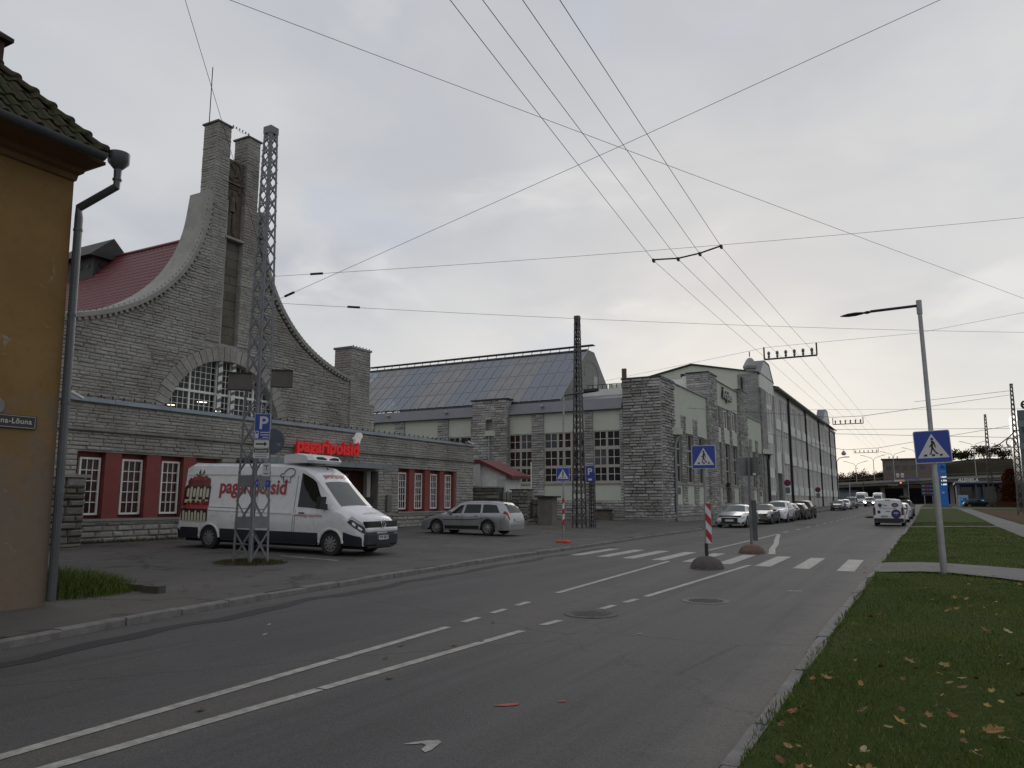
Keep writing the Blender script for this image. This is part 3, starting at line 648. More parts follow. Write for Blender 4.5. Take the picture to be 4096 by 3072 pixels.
for a, b in W1: small_window(a, b, 1.22, 3.10, 3, 5)
for a, b in W2: small_window(a, b, 1.24, 3.14, 3, 5)
for (P, z0, z1) in ((P1, 1.10, 3.275), (P2, 1.12, 3.335)):
    for a, b in P: mm = MB(); mm.box(AX - .34, AX - .045, a, b, z0, z1); mm.build('red_pier', REDP, bak)
boxes('window_back_wall', REDP, bak, [(AX - .42, AX - .36, 14.98, 20.75, 1.1, 3.28), (AX - .42, AX - .36, 32.06, 37.6, 1.12, 3.34)])
# entrance under the canopy
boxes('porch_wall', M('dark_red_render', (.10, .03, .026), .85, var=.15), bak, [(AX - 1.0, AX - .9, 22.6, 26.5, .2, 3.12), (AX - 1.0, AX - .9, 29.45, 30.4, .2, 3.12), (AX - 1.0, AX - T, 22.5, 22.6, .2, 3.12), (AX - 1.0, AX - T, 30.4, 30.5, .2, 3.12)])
DOORB = M('brown_door', (.075, .030, .018), .5, var=.25, scale=6)
for k in range(3):
    y0 = 26.5 + k * .983; m = MB(); x = AX - .93
    m.box(x - .03, x + .03, y0 + .01, y0 + .12, .25, 3.1); m.box(x - .03, x + .03, y0 + .86, y0 + .97, .25, 3.1)
    for z0, z1 in ((.25, .9), (2.98, 3.1), (1.9, 1.98)): m.box(x - .03, x + .03, y0 + .12, y0 + .86, z0, z1)
    m.box(x - .02, x + .02, y0 + .475, y0 + .505, .9, 2.98); m.box(x - .02, x + .02, y0 + .12, y0 + .86, 1.38, 1.42); m.box(x - .02, x + .02, y0 + .12, y0 + .86, 2.42, 2.46)
    d = m.build('door', DOORB, bak); mm = MB(); mm.box(x - .005, x + .005, y0 + .12, y0 + .86, .9, 2.98); mm.build('pane', M('door_glass', (.03, .012, .01), .1, var=.3), d)
m = MB(); m.box(AX - .2, AX + .02, 29.5, 29.78, .2, 3.12); m.build('column', M('white_column', (.33, .32, .31), .6), bak)
m = MB(); m.box(AX - .03, AX + 1.15, 21.45, 30.15, 3.19, 3.24); can = m.build('canopy', DARKMET, bak); y = 21.45; k = 0
while y < 30.1:
    L = min(.97, 30.16 - y); mm = MB(); mm.box(AX + 1.15, AX + 1.19, y, y + L - .015, 3.17, 3.38); mm.build('fascia_panel', ZINC, can)
    mm = MB(); mm.box(AX - .02, AX + 1.15, y, y + L - .015, 3.24, 3.37 + 0.0); mm.build('top_sheet', ZINC, can); y += L
m = MB(); m.box(AX + .03, AX + .13, 31.0, 31.35, 1.15, 1.95); bp = m.build('notice_box', M('grey_box', (.13, .13, .125), .6), bak)
# lit letters over the door -----------------------------------------------------------------
RLET = M('red_letters', (.55, .012, .014), .35, var=.06, emit=(.9, .012, .014), es=.13)
sign = thing('shop_sign', 'glowing red letters with white chef hat over the bakery door', 'sign', (AX + .15, 24.4, 3.7))
word = 'pagaripoisid'
vs, fs = text_geo(word, 1.0, .0, .03); k = 4.05 / (vs[:, 0].max() - vs[:, 0].min()); sc = k
px = 24.38; vs_w = []
def letter_positions(txt, size, bold):
    out = []; full = 0
    for i in range(len(txt)):
        a, _ = text_geo(txt[:i + 1], size, 0, bold); out.append(a[:, 0].max())
    return out
ends = letter_positions(word, 1.0, .03); x_off = vs[:, 0].min()
for i, ch in enumerate(word):
    a, f = text_geo(ch, 1.0, .06 / sc, .03); dx = ends[i] - a[:, 0].max()
    m = MB(); m.add([(AX + .30 + q[2] * sc, 24.38 + (q[0] + dx - x_off) * sc, 3.80 + .0 + q[1] * sc * 1.0) for q in a], f); m.build('letter', RLET, sign)
m = MB(); m.box(AX - .0, AX + .24, 24.5, 24.6, 3.95, 4.05); m.box(AX, AX + .24, 26.4, 26.5, 3.95, 4.05); m.box(AX, AX + .24, 28.2, 28.3, 3.95, 4.05); m.build('bracket', DARKMET, sign)
hat = [(28.20, 4.36), (28.52, 4.36), (28.55, 4.52), (28.60, 4.60), (28.68, 4.66), (28.70, 4.76), (28.64, 4.85), (28.52, 4.89), (28.40, 4.88), (28.30, 4.82), (28.26, 4.72), (28.27, 4.66), (28.19, 4.68), (28.12, 4.64), (28.11, 4.56), (28.17, 4.52), (28.21, 4.50)]
m = MB(); m.prism(hat, lambda u, v, d: (d, u, v), AX + .2, AX + .34); m.build('chef_hat', M('white_sign_face', (.62, .61, .58), .4, emit=(.8, .78, .72), es=.12), sign)
# ---- gable wall with sweeping curve
CURVE = [(8.25, 7.95), (7.12, 8.18), (6.28, 8.43), (5.38, 8.78), (4.44, 9.29), (3.68, 9.86), (3.09, 10.43), (2.54, 11.1), (2.11, 11.83), (1.81, 12.45), (1.58, 13.2), (1.44, 13.8), (1.27, 15.2)]
cz = [c[1] for c in CURVE]; cd = [c[0] for c in CURVE]
def gd(z): return float(np.interp(z, cz, cd))
ARC = (23.42, 4.65, 3.15, 3.76)
poly = [(YC - 9.7, .2), (YC + 9.7, .2), (YC + 9.7, 7.9)] + [(YC + d, z) for d, z in CURVE] + [(YC + 1.2, 15.2), (YC + .45, 15.2), (YC + .45, 17.25), (YC - .45, 17.25), (YC - .45, 15.2)] + [(YC - d, z) for d, z in CURVE[::-1]] + [(YC - 9.7, 7.9)]
# split wall round the arch: left, right and above (three prisms) so that the opening is real
cy, cz0, R1, R2 = ARC
def arc_z(y): return cz0 + math.sqrt(max(0, R1 * R1 - (y - cy) ** 2))
def toplim(y): d = abs(y - YC); return float(np.interp(d, cd[::-1], cz[::-1])) if d > 1.27 else (17.25 if d < .45 else 15.2)
m = MB(); F = lambda u, v, d: (d, u, v); B0, B1 = GX - 1.1, GX - .03
ysamp = sorted(set(list(np.linspace(YC - 9.7, YC + 9.7, 79)) + [cy - R1, cy + R1, YC - .45, YC - .451, YC + .45, YC + .451, YC - 1.27, YC + 1.27, YC - 1.271, YC + 1.271]))
for a, b in zip(ysamp[:-1], ysamp[1:]):
    mid = (a + b) / 2; za = toplim(a + 1e-6); zb = toplim(b - 1e-6)
    if abs(mid - YC) < .45:
        m.prism([(a, arc_z(a)), (b, arc_z(b)), (b, 8.55), (a, 8.55)], F, B0, B1); m.prism([(a, 8.55), (b, 8.55), (b, zb), (a, za)], F, B0, GX - .36)
    elif abs(mid - cy) < R1: m.prism([(a, arc_z(a)), (b, arc_z(b)), (b, zb), (a, za)], F, B0, B1)
    else: m.prism([(a, .2), (b, .2), (b, zb), (a, za)], F, B0, B1)
m.build('gable_wall', MORTAR, bak)
STRIP = (YC - .50, YC + .50)
def gspan(v0, v1):
    vm = (v0 + v1) / 2; d = gd(v1) if vm > 7.95 else 9.7
    holes = []
    if v0 < cz0 + R2: 
        rr = R2 * R2 - (vm - cz0) ** 2
        if rr > 0: holes.append((cy - math.sqrt(rr), cy + math.sqrt(rr)))
    if v1 > 8.5: holes.append((YC - 1.28, YC + 1.28))
    return cut(YC - d, YC + d, holes)
pool.wall((GX - .03, 0, 0), (0, 1, 0), (1, 0, 0), gspan, 4.75, 15.1, .135, (.25, .7), .06, .25, .05)
# arch stones
n = 34
for i in range(n):
    a0 = math.pi * i / n + .004; a1 = math.pi * (i + 1) / n - .004; r2 = R2 + rng.uniform(-.04, .05)
    if cz0 + R2 * math.sin((a0 + a1) / 2) < 4.7: continue
    mm = MB(); mm.prism([(cy + R1 * math.cos(a), cz0 + R1 * math.sin(a)) for a in (a0, a1)] + [(cy + r2 * math.cos(a), cz0 + r2 * math.sin(a)) for a in (a1, a0)], F, GX - .5, GX + rng.uniform(.015, .045)); mm.build('arch_stone', STONE_G, bak)
# glazing of the arch window
gx = GX - .38; GLS = glass_mat('hall_glass', (.80, .86, .83), .60, .05, (.05, .058, .055))
m = MB(); k = 40; pts = [(cy - R1, 4.65)] + [(cy + R1 * math.cos(math.pi * (1 - i / k)), cz0 + R1 * math.sin(math.pi * (1 - i / k))) for i in range(k + 1)]
m.v = [(gx, u, v) for u, v in pts]; m.f = [tuple(range(len(pts)))]; gl = m.build('arch_window', GLS, bak)
m = MB(); z0 = 4.7
def vbar(y, w, dp=.03):
    zt = arc_z(y)
    if zt > z0: m.box(gx - dp, gx + dp, y - w / 2, y + w / 2, z0, zt)
def hbar(z, w, dp=.028, ya=None, yb=None):
    h = math.sqrt(max(0, R1 * R1 - (z - cz0) ** 2)); m.box(gx - dp, gx + dp, cy - h, cy + h, z - w / 2, z + w / 2)
y = 21.68 - .2635
for y in (21.68, 23.05, 23.81, 25.18): vbar(y, .085, .06)
yy = 21.68 - .272 * 4
while yy < 26.5:
    if min(abs(yy - q) for q in (21.68, 23.05, 23.81, 25.18)) > .08: vbar(yy, .024)
    yy += .272
hbar(6.32, .10, .065)
for z in (7.46, 7.19, 6.92, 6.63, 5.98, 5.73, 5.46, 5.2): hbar(z, .022)
m.build('glazing_bars', FRAMEW, gl)
CHEV = M('grey_chevron', (.12, .135, .16), .6)
for (py, w) in ((23.08, .22), (23.82, .22)):
    z = 4.75; k = 0; x = GX - .12; zt = arc_z(py) - .05
    while z < zt:
        h = .235 if k % 2 else .15
        z1 = min(z + h, zt); a = .07
        mm = MB(); mm.add([(x, py - w / 2, z), (x + .10, py, z + a), (x, py + w / 2, z), (x, py - w / 2, z1), (x + .10, py, z1 + a), (x, py + w / 2, z1)], [(0, 1, 4, 3), (1, 2, 5, 4), (0, 3, 5, 2), (3, 4, 5), (0, 2, 1)]); mm.build('chevron_block', FRAMEW if k % 2 else CHEV, gl); z = z1 + .002; k += 1
# interior of the hall seen through the arch
m = MB(); m.box(GX - 16, GX - 15.9, 13.8, 33, .2, 8.5); m.box(GX - 16, GX - 1.1, 13.7, 13.8, .2, 8); m.box(GX - 16, GX - 1.1, 32.9, 33, .2, 8); m.box(GX - 16, GX - 1.1, 13.8, 33, 8.3, 8.4); m.build('inner_wall', M('hall_interior', (.38, .42, .39), .9, var=.1), bak)
TUBE = emit_mat('lamp_tube', (1.0, .82, .55), 7.0)
for (ya, yb, z, zb) in ((22.24, 22.98, 5.95, 6.09), (24.2, 24.73, 6.27, 6.38), (25.12, 25.57, 5.93, 6.01), (22.48, 22.58, 6.46, 6.47)):
    mm = MB(); xx = -29.5; mm.tube([(xx - .4, ya, z), (xx - .4, yb, z + .03)], .022, 6); mm.build('strip_lamp', TUBE, bak)
# coping, corbels and lamps along both curves
def curve_pts(sg):
    P = [(YC + sg * d, z) for d, z in CURVE]; out = []
    for (a, b) in zip(P[:-1], P[1:]):
        for t in (0, .25, .5, .75): out.append((lerp(a[0], b[0], t), lerp(a[1], b[1], t)))
    out.append(P[-1]); o = np.array(out); s = o.copy()
    for _ in range(3): s[1:-1] = (s[:-2] + 2 * s[1:-1] + s[2:]) / 4
    return s
COPE = M('coping_stone', (.30, .295, .27), .9, var=.12, scale=2, bump=.2, bscale=25, dirt=.3)
for sg in (-1, 1):
    P = curve_pts(sg); m = MB(); nrm = []
    for i in range(len(P)):
        d = P[min(i + 1, len(P) - 1)] - P[max(i - 1, 0)]; d /= np.linalg.norm(d); nn = np.array((-d[1], d[0])) * (1 if sg < 0 else -1); nrm.append((d, nn))
    for i in range(len(P)):
        nn = nrm[i][1]; a = P[i] + nn * .10; b = P[i] + nn * .27; c = P[i] + nn * .33
        m.v += [(GX + .15, a[0], a[1]), (GX + .17, b[0], b[1]), (GX + .02, c[0], c[1]), (GX - 1.2, c[0], c[1]), (GX - 1.2, a[0], a[1])]
    L_ = len(P)
    m.f = [(5 * i + k, 5 * i + (k + 1) % 5, 5 * i + 5 + (k + 1) % 5, 5 * i + 5 + k) for i in range(L_ - 1) for k in range(5)] + [(0, 1, 2, 3, 4), tuple(5 * (L_ - 1) + k for k in (4, 3, 2, 1, 0))]
    m.build('coping', COPE, bak, smooth=40)
    # corbels every 0.29 m along the curve
    seg_ = np.linalg.norm(np.diff(P, axis=0), axis=1); cum = np.concatenate([[0], np.cumsum(seg_)]); s = .1; lamps = MB()
    while s < cum[-1] - .2:
        y = np.interp(s, cum, P[:, 0]); z = np.interp(s, cum, P[:, 1]); i = min(len(P) - 1, int(np.searchsorted(cum, s))); d, nn = nrm[i]
        c = np.array((GX + .055, y + nn[0] * .02, z + nn[1] * .02)); mm = MB(); mm.obox(c + V3(0, nn[0] * .03, nn[1] * .03), (.065, 0, 0), (0, d[0] * .06, d[1] * .06), (0, nn[0] * .055, nn[1] * .055)); mm.build('corbel', STONE_G, bak)
        q = np.array((GX + .10, y + nn[0] * .33, z + nn[1] * .33)); lamps.obox(q, (.012, 0, 0), (0, .012, 0), (0, 0, .02)); s += .25
    lamps.build('lamp_string', BLACK, bak)
# twin pillars and the carved strip between them
CAPM = M('pillar_cap', (.085, .083, .08), .7, var=.2)
for (a, b) in ((22.03, 22.80), (23.80, 24.55)):
    m = MB(); m.box(GX - .92, GX + .0, a + .03, b - .03, 8.55, 18.62); m.build('pillar', MORTAR, bak)
    for (v0, v1) in ((8.55, 18.62),):
        pool.wall((GX, 0, 0), (0, 1, 0), (1, 0, 0), lambda p, q, a=a, b=b: [(a, b)], v0, v1, .13, (.22, .5), .035, .25)
    pool.wall((0, a + .03, 0), (1, 0, 0), (0, -1, 0), lambda p, q: [(GX - .92, GX)] if p > 13.4 else [(GX - .92, GX)], 8.6, 18.62, .13, (.25, .55), .035, .25)
    m = MB(); m.box(GX - .98, GX + .07, a - .05, b + .05, 18.62, 18.70); m.build('pillar_cap', CAPM, bak)
m = MB(); m.box(GX - 1.05, GX - .32, 22.79, 23.81, 8.55, 17.3); m.build('strip_wall', MORTAR, bak)
BLK = stone_mat('strip_blocks', [(.135, .122, .098), (.165, .15, .12), (.15, .14, .115), (.18, .165, .138)], .6)
z = 8.60; k = 0
while z < 13.3:
    h = min(rng.uniform(.36, .46), 13.36 - z); sp = rng.uniform(.3, .7) if k % 2 else 1.0; y0, y1 = 22.83, 23.78
    for (a, b) in (((y0, lerp(y0, y1, sp)), (lerp(y0, y1, sp), y1)) if sp < 1 else ((y0, y1),)):
        mm = MB(); mm.box(GX - .34, GX - .24 + rng.uniform(0, .03), a + .008, b - .008, z + .008, z + h - .008); mm.build('strip_block', BLK, bak)
    z += h; k += 1
m = MB(); m.box(GX - .34, GX + .07, 22.78, 23.82, 13.40, 13.50); m.build('strip_ledge', COPE, bak)
RELM = M('carved_stone', (.105, .085, .066), .9, var=.25, scale=5, bump=.35, bscale=30)
m = MB(); m.box(GX - .34, GX - .22, 22.8, 23.8, 13.5, 17.28)
def cap_(p, q, r0, r1, n=8): m.tube([(GX - .21, *p), (GX - .21, *q)], r0, n, True, r1)
for i in range(28):                                            # medallion ring and the sweep inside it
    a0, a1 = 2 * math.pi * i / 28, 2 * math.pi * (i + 1) / 28
    cap_((23.3 + .40 * math.cos(a0), 16.75 + .46 * math.sin(a0)), (23.3 + .40 * math.cos(a1), 16.75 + .46 * math.sin(a1)), .055, .055, 6)
for i in range(10):
    t0, t1 = i / 10, (i + 1) / 10; g_ = lambda t: (23.25 + .14 * math.sin(t * 5), 16.45 + .62 * t); cap_(g_(t0), g_(t1), .05, .05, 6)
cap_((23.42, 16.5), (23.42, 17.0), .09, .05)
m.box(GX - .24, GX - .12, 22.8, 23.8, 16.10, 16.2)
for q in (15.98, 15.88): m.box(GX - .24, GX - .17, 23.0, 23.6, q, q + .05)
cap_((22.9, 16.1), (22.98, 15.75), .06, .05); cap_((23.66, 16.1), (23.6, 15.75), .06, .05)
cap_((23.28, 15.55), (23.28, 15.75), .10, .085)                # head
cap_((23.2, 14.75), (23.24, 15.5), .17, .13); cap_((23.42, 15.35), (23.60, 14.85), .065, .05); cap_((23.6, 14.85), (23.38, 14.7), .05, .045); cap_((23.04, 15.3), (22.93, 14.7), .065, .05); cap_((22.95, 14.72), (23.3, 14.8), .05, .045)
cap_((23.10, 14.7), (23.06, 13.75), .12, .09); cap_((23.34, 14.7), (23.36, 13.75), .12, .08); cap_((23.56, 15.0), (23.44, 13.7), .04, .035)
cap_((23.0, 13.72), (23.12, 13.70), .06, .05); cap_((23.34, 13.72), (23.5, 13.70), .06, .05)
m.build('carved_relief', RELM, bak, smooth=50)
# lightning rod on the left pillar, cable on the right
m = MB(); m.tube([(GX - .7, 22.12, 18.7), (GX - .7, 22.12, 21.5)], .022, 5); m.build('lightning_rod', DARKMET, bak)
m = MB(); m.tube([(GX + .05, 22.8, 18.74), (GX + .05, 23.3, 18.62), (GX + .05, 23.8, 18.74)], .008, 4)
for i in range(6): m.obox((GX + .05, 22.85 + .18 * i, 18.74), (.015, 0, 0), (0, .02, 0), (0, 0, .05))
for i in range(26): m.obox((GX + .06, 24.62, 18.3 - .33 * i), (.015, 0, 0), (0, .05, 0), (0, 0, .015))
m.build('cable', BLACK, bak)
# end piers of the gable
for (a, b) in ((31.5, 33.1), (13.6, 15.2)):
    m = MB(); m.box(GX - 1.1, GX + .08, a + .03, b, 4.6, 9.86); m.build('end_pier', MORTAR, bak)
    pool.wall((GX + .08, 0, 0), (0, 1, 0), (1, 0, 0), lambda p, q, a=a, b=b: [(a, b)], 4.9, 9.86, .135, (.25, .6), .04)
    pool.wall((0, a + .03, 0), (1, 0, 0), (0, -1, 0), lambda p, q: [(GX - 1.1, GX + .08)], 7.2, 9.86, .135, (.25, .6), .04)
    m = MB(); m.box(GX - 1.16, GX + .16, a - .05, b + .06, 9.86, 9.97); m.build('pier_cap', ZINC, bak)
    m = MB()
    for i in range(6): m.obox((GX + .12, a + .1 + .27 * i, 10.0), (.015, 0, 0), (0, .02, 0), (0, 0, .04))
    m.build('lamp_string', BLACK, bak)
m = MB(); m.box(GX - .9, GX - .06, 33.12, 33.75, 4.6, 7.0); m.build('pier_step', MORTAR, bak)
pool.wall((GX - .06, 0, 0), (0, 1, 0), (1, 0, 0), lambda p, q: [(33.1, 33.75)], 4.9, 7.0, .135, (.25, .6), .04)
# body and red roof
m = MB(); m.box(-62, GX - 1.1, 15.0, 15.4, .2, 7.9); m.box(-62, GX - 1.1, 31.3, 31.7, .2, 7.9); m.box(-62, -61.6, 15.4, 31.3, .2, 13.8); m.build('side_wall', MORTAR, bak)
REDROOF = M('red_tile_sheet', (.125, .022, .026), .45, .0, var=.14, scale=1.5, dirt=.12)
RPROF = [(14.7, 7.75), (17, 8.22), (18.6, 8.95), (19.8, 9.85), (20.9, 10.95), (22.0, 12.25), (YC, 13.95)]
def tiled_slope(x0, x1, rows, wave):
    m = MB(); nx = int((x1 - x0) / (wave / 4)); xs = np.linspace(x0, x1, nx + 1)
    P = np.array(RPROF); cu = np.concatenate([[0], np.cumsum(np.linalg.norm(np.diff(P, axis=0), axis=1))])
    for r in range(rows):
        for (t, up) in ((r / rows, .06), ((r + 1) / rows, .005)):
            y = np.interp(t * cu[-1], cu, P[:, 0]); z = np.interp(t * cu[-1], cu, P[:, 1])
            for x in xs: m.v.append((x, y, z + up + .02 * math.cos(x / wave * 2 * math.pi)))
    w = nx + 1
    for r in range(rows):
        b = 2 * r * w
        for i in range(nx):
            m.f.append((b + i, b + i + 1, b + w + i + 1, b + w + i))
            if r: m.f.append((b - w + i, b - w + i + 1, b + i + 1, b + i))
    return m
tiled_slope(-52, GX - 1.15, 34, .30).build('roof', REDROOF, bak)
m = MB(); m.add([(-62, 32.1, 7.55), (GX - 1.15, 32.1, 7.55), (GX - 1.15, YC, 13.9), (-62, YC, 13.9), (-62, 14.6, 7.5), (-52, 14.6, 7.5), (-52, YC, 13.9)], [(0, 1, 2, 3), (4, 5, 6, 3)]); m.tube([(-62, YC, 13.98), (GX - 1.15, YC, 13.98)], .10, 6); m.build('roof_far_side', REDROOF, bak)
VEN = M('vent_cladding', (.040, .037, .036), .7, var=.2)
m = MB(); m.box(-38.4, -35.75, 22.3, 23.9, 12.0, 13.75); m.prism([(21.9, 13.72), (24.3, 13.72), (23.1, 14.85)], lambda u, v, d: (d, u, v), -38.7, -35.5); vt = m.build('roof_ventilator', VEN, bak)
for q in (22.65, 23.1, 23.55): MB().lathe([(.0001, 0), (.13, 0), (.13, .02)], (-35.74, q, 13.35), 'x', 12).build('vent_hole', BLACK, vt)
for q in (-38.0, -37.4, -36.8, -36.2): MB().lathe([(.0001, -.02), (.13, -.02), (.13, 0)], (q, 22.29, 13.3), 'y', 12).build('vent_hole', BLACK, vt)
pool.finish()
# things fixed to the front: floodlights and cameras
def wall_camera(name, label, p, d):
    t = thing(name, label, 'camera', tuple(p)); d = np.array(d, float); d /= np.linalg.norm(d)
    m = MB(); m.tube([p, np.array(p) + d * .42], .055, 10, True); m.build('housing', M('cream_housing', (.60, .58, .52), .4), t, smooth=40)
    m = MB(); m.tube([p - d * .02 + V3(0, 0, 0), p + V3(-.22, 0, .05)], .02, 6); m.obox(p + V3(-.12, -.02, .12), (.09, 0, 0), (0, .07, 0), (0, 0, .09)); m.build('bracket', BLACK, t)
wall_camera('floodlight', 'cream tube floodlight on the parapet beside the yellow house', V3(AX + .25, 14.42, 5.12), (.15, .5, -.27))
wall_camera('security_camera', 'cream camera on the right end of the parapet', V3(AX + .2, 38.5, 5.15), (.25, .8, -.3))
# low rough wall stub in front of the first window
st = thing('stone_wall_stub', 'rough stone wall stub with a flat cap beside the first window', 'wall', (-22.2, 13.4, .2))
p2 = StonePool(st, stone_mat('rubble_stub', [(.15, .14, .115), (.22, .21, .185), (.27, .26, .24), (.12, .11, .09)], .8), 300, 9)
m = MB(); m.box(-24.0, -21.9, 12.4, 13.95, 0, 2.36); m.build('core', M('stub_core', (.07, .062, .05), .95, bump=.4), st)
p2.wall((-21.9, 0, 0), (0, 1, 0), (1, 0, 0), lambda a, b: [(12.4, 13.97)], .25, 2.36, .21, (.3, .7), .10, .25, .1)
p2.wall((0, 12.4, 0), (1, 0, 0), (0, -1, 0), lambda a, b: [(-24, -21.9)], .25, 2.36, .21, (.3, .7), .10, .25, .1); p2.finish()
m = MB(); m.box(-24.0, -21.78, 12.3, 14.05, 2.36, 2.45); m.build('cap', CONC, st)
# ================================================================ skylit hall with stone corner tower
HY = 53.0
hall = thing('skylight_hall', 'pale green and stone factory hall with a long glazed roof', 'building', (-31, HY, .25))
hp = StonePool(hall, STONE_T, 300, 5)
BAYS = [(-45.5, -43.4, 2), (-42.5, -40.2, 2), (-39.2, -35.76, 3), (-34.7, -32.5, 2), (-29.0, -26.93, 2), (-25.9, -22.45, 3), (-21.8, -19.66, 2)]
OP = [(a, b, 1.70, 8.37) for a, b, _ in BAYS]
m = MB()
edges = [-48] + [q for b in BAYS for q in b[:2]] + [-19.4]
for a, b in zip(edges[0::2], edges[1::2]): m.box(a, b, HY + .03, HY + .5, 0, 8.42)
for a, b, _ in BAYS: m.box(a, b, HY + .03, HY + .5, 0, 1.70); m.box(a, b, HY + .03, HY + .5, 8.36, 8.42)
m.build('front_wall', MORTAR_T, hall)
def hsp(v0, v1): return cut(-48, -19.4, [(o[0], o[1]) for o in OP if o[2] < (v0 + v1) / 2 < o[3]] + [(-32.1, -28.95)])
hp.wall((0, HY + .03, 0), (1, 0, 0), (0, -1, 0), hsp, .5, 8.37, .19, (.35, .95), .09, .2, .08)
PANE_D = pane_mesh('pane', M('dark_pane', (.016, .017, .019), .08, var=.5, scale=.8, spec=.6))
PANE_B = pane_mesh('pane', M('brown_pane', (.026, .012, .010), .1, var=.4, scale=.8, spec=.5))
PANE_L = pane_mesh('pane', M('blind_pane', (.075, .078, .085), .15, var=.2, scale=.8, spec=.5))
def big_window(x0, x1, z0, z1, cols):
    y = HY + .2; m = MB(); f = .09; mw = .17; z0 += .06
    m.box(x0, x1, y - .12, y + .06, z0 - .10, z0)
    m.box(x0, x0 + f, y - .06, y + .06, z0, z1); m.box(x1 - f, x1, y - .06, y + .06, z0, z1); m.box(x0 + f, x1 - f, y - .06, y + .06, z1 - f, z1); m.box(x0 + f, x1 - f, y - .06, y + .06, z0, z0 + f)
    w = (x1 - x0 - 2 * f - (cols - 1) * mw) / cols; rows = [(z0 + f, 4.11), (4.32, 5.44), (5.70, z1 - f)]
    for (a, b) in ((4.11, 4.32), (5.44, 5.70)): m.box(x0 + f, x1 - f, y - .055, y + .055, a, b)
    for c in range(1, cols):
        xa = x0 + f + c * w + (c - 1) * mw
        for (a, b) in rows: m.box(xa, xa + mw, y - .05, y + .05, a, b)
    W = m.build('window', FRAMEB, hall)
    mt = MB()
    for c in range(cols):
        xa = x0 + f + c * (w + mw)
        for (a, b) in rows:
            mt.box(xa + w / 2 - .016, xa + w / 2 + .016, y - .03, y + .02, a, b); mt.box(xa, xa + w, y - .026, y + .02, (a + b) / 2 - .016, (a + b) / 2 + .016)
            pm = PANE_L if rng.random() < .14 else (PANE_B if x0 > -29.5 and x0 < -22 else PANE_D)
            for i in (0, 1):
                for j in (0, 1): shared('pane', pm, W, frame((w / 2 - .016, 0, 0), (0, .012, 0), (0, 0, (b - a) / 2 - .016), (xa + i * (w / 2 + .016), y + .0 + rng.uniform(-.003, .003), a + j * ((b - a) / 2 + .016))))
    mt.build('glazing_bars', FRAMEW, W)
for a, b, c in BAYS:
    MB().box(a, b, HY + .10, HY + .3, 6.85, 8.36).build('upper_panel', GREEN, hall)
    MB().box(a, b, HY + .09, HY + .3, 1.70, 2.86).build('lower_panel', GREEN, hall)
    MB().box(a, b, HY + .02, HY + .3, 2.86, 2.98).build('sill', CONC, hall)
    big_window(a, b, 2.98, 6.85, c)
# buttress with niche, bowl and downpipe
m = MB(); m.box(-32.1, -28.95, HY - .38, HY + .4, 0, 7.2); m.box(-32.1, -30.87, HY - .38, HY + .4, 7.2, 8.05); m.box(-30.27, -28.95, HY - .38, HY + .4, 7.2, 8.05); m.box(-30.87, -30.27, HY - .05, HY + .4, 7.2, 8.05); m.box(-32.1, -28.95, HY - .38, HY + .4, 8.05, 9.62); m.build('buttress', MORTAR_T, hall)
hp.wall((0, HY - .38, 0), (1, 0, 0), (0, -1, 0), spans_rect(-32.1, -28.95, [(-30.87, -30.27, 7.2, 8.05)]), .45, 9.62, .19, (.35, .9), .08, .2, .08)
hp.wall((-28.95, 0, 0), (0, 1, 0), (1, 0, 0), lambda a, b: [(HY - .38, HY + .4)], .45, 9.62, .19, (.3, .6), .06)
m = MB(); m.box(-32.25, -28.8, HY - .5, HY + .5, 9.62, 9.74); m.build('buttress_cap', DARKMET, hall)
m = MB(); m.prism([(-30.95 + .98 * i / 8, HY - .38 - .42 * math.sin(math.pi * i / 8) - .05) for i in range(9)] , lambda u, v, d: (u, v, d), 6.74, 7.16); m.build('rain_bowl', GREEN, hall)
m = MB(); m.tube([(-30.45, HY - .55, 6.74), (-30.45, HY - .52, .5)], .075, 8); m.build('downpipe', GALV, hall, smooth=40)
m = MB(); m.box(-48, -19.4, HY - .07, HY + .1, 0, .40); m.build('plinth', CONC, hall)
# metal apron and roof
m = MB(); m.prism([(HY - .28, 8.40), (HY - .25, 8.48), (HY + .12, 9.26), (HY + .5, 9.30), (HY + .5, 8.40)], lambda u, v, d: (d, u, v), -48, -19.42); m.build('roof_apron', ROOFGREY, hall)
S0 = np.array((HY + .30, 9.32)); S1 = np.array((59.0, 14.30)); XR = -24.6; XL = -48.2
GLB = glass_mat('skylight_glass', (.75, .84, .82), .30, .10, (.24, .26, .31)); OPQ = M('skylight_opaque', (.215, .21, .215), .4, .1, var=.12, scale=1.2)
def slope_pt(x, t, off=0.0):
    p = S0 + (S1 - S0) * t; n = np.array((-(S1 - S0)[1], (S1 - S0)[0])); n /= np.linalg.norm(n); p = p + n * off; return (x, p[0], p[1])
tt = [.03, .295, .56, .825, .985]; ncol = 26; cw = .905
PG = {}
for nm, mt_ in (('g', GLB), ('o', OPQ)): PG[nm] = pane_mesh('skylight_pane', mt_)
D_ = S1 - S0; Ls = np.linalg.norm(D_); dn = np.array((0, D_[0], D_[1])) / Ls; nn = np.array((0, -D_[1], D_[0])) / Ls
for c in range(ncol):
    xa = XR - (c + 1) * cw; nm = 'g' if (c // 4) % 2 == 0 else 'o'
    for r in range(4):
        t0, t1 = tt[r], tt[r + 1]; p = slope_pt(xa, t0, .02 + rng.uniform(-.004, .004)); tl = rng.uniform(-.004, .004)
        shared('skylight_pane', PG[nm], hall, frame((cw, 0, 0), dn * (t1 - t0) * Ls + nn * tl, nn * .02, p))
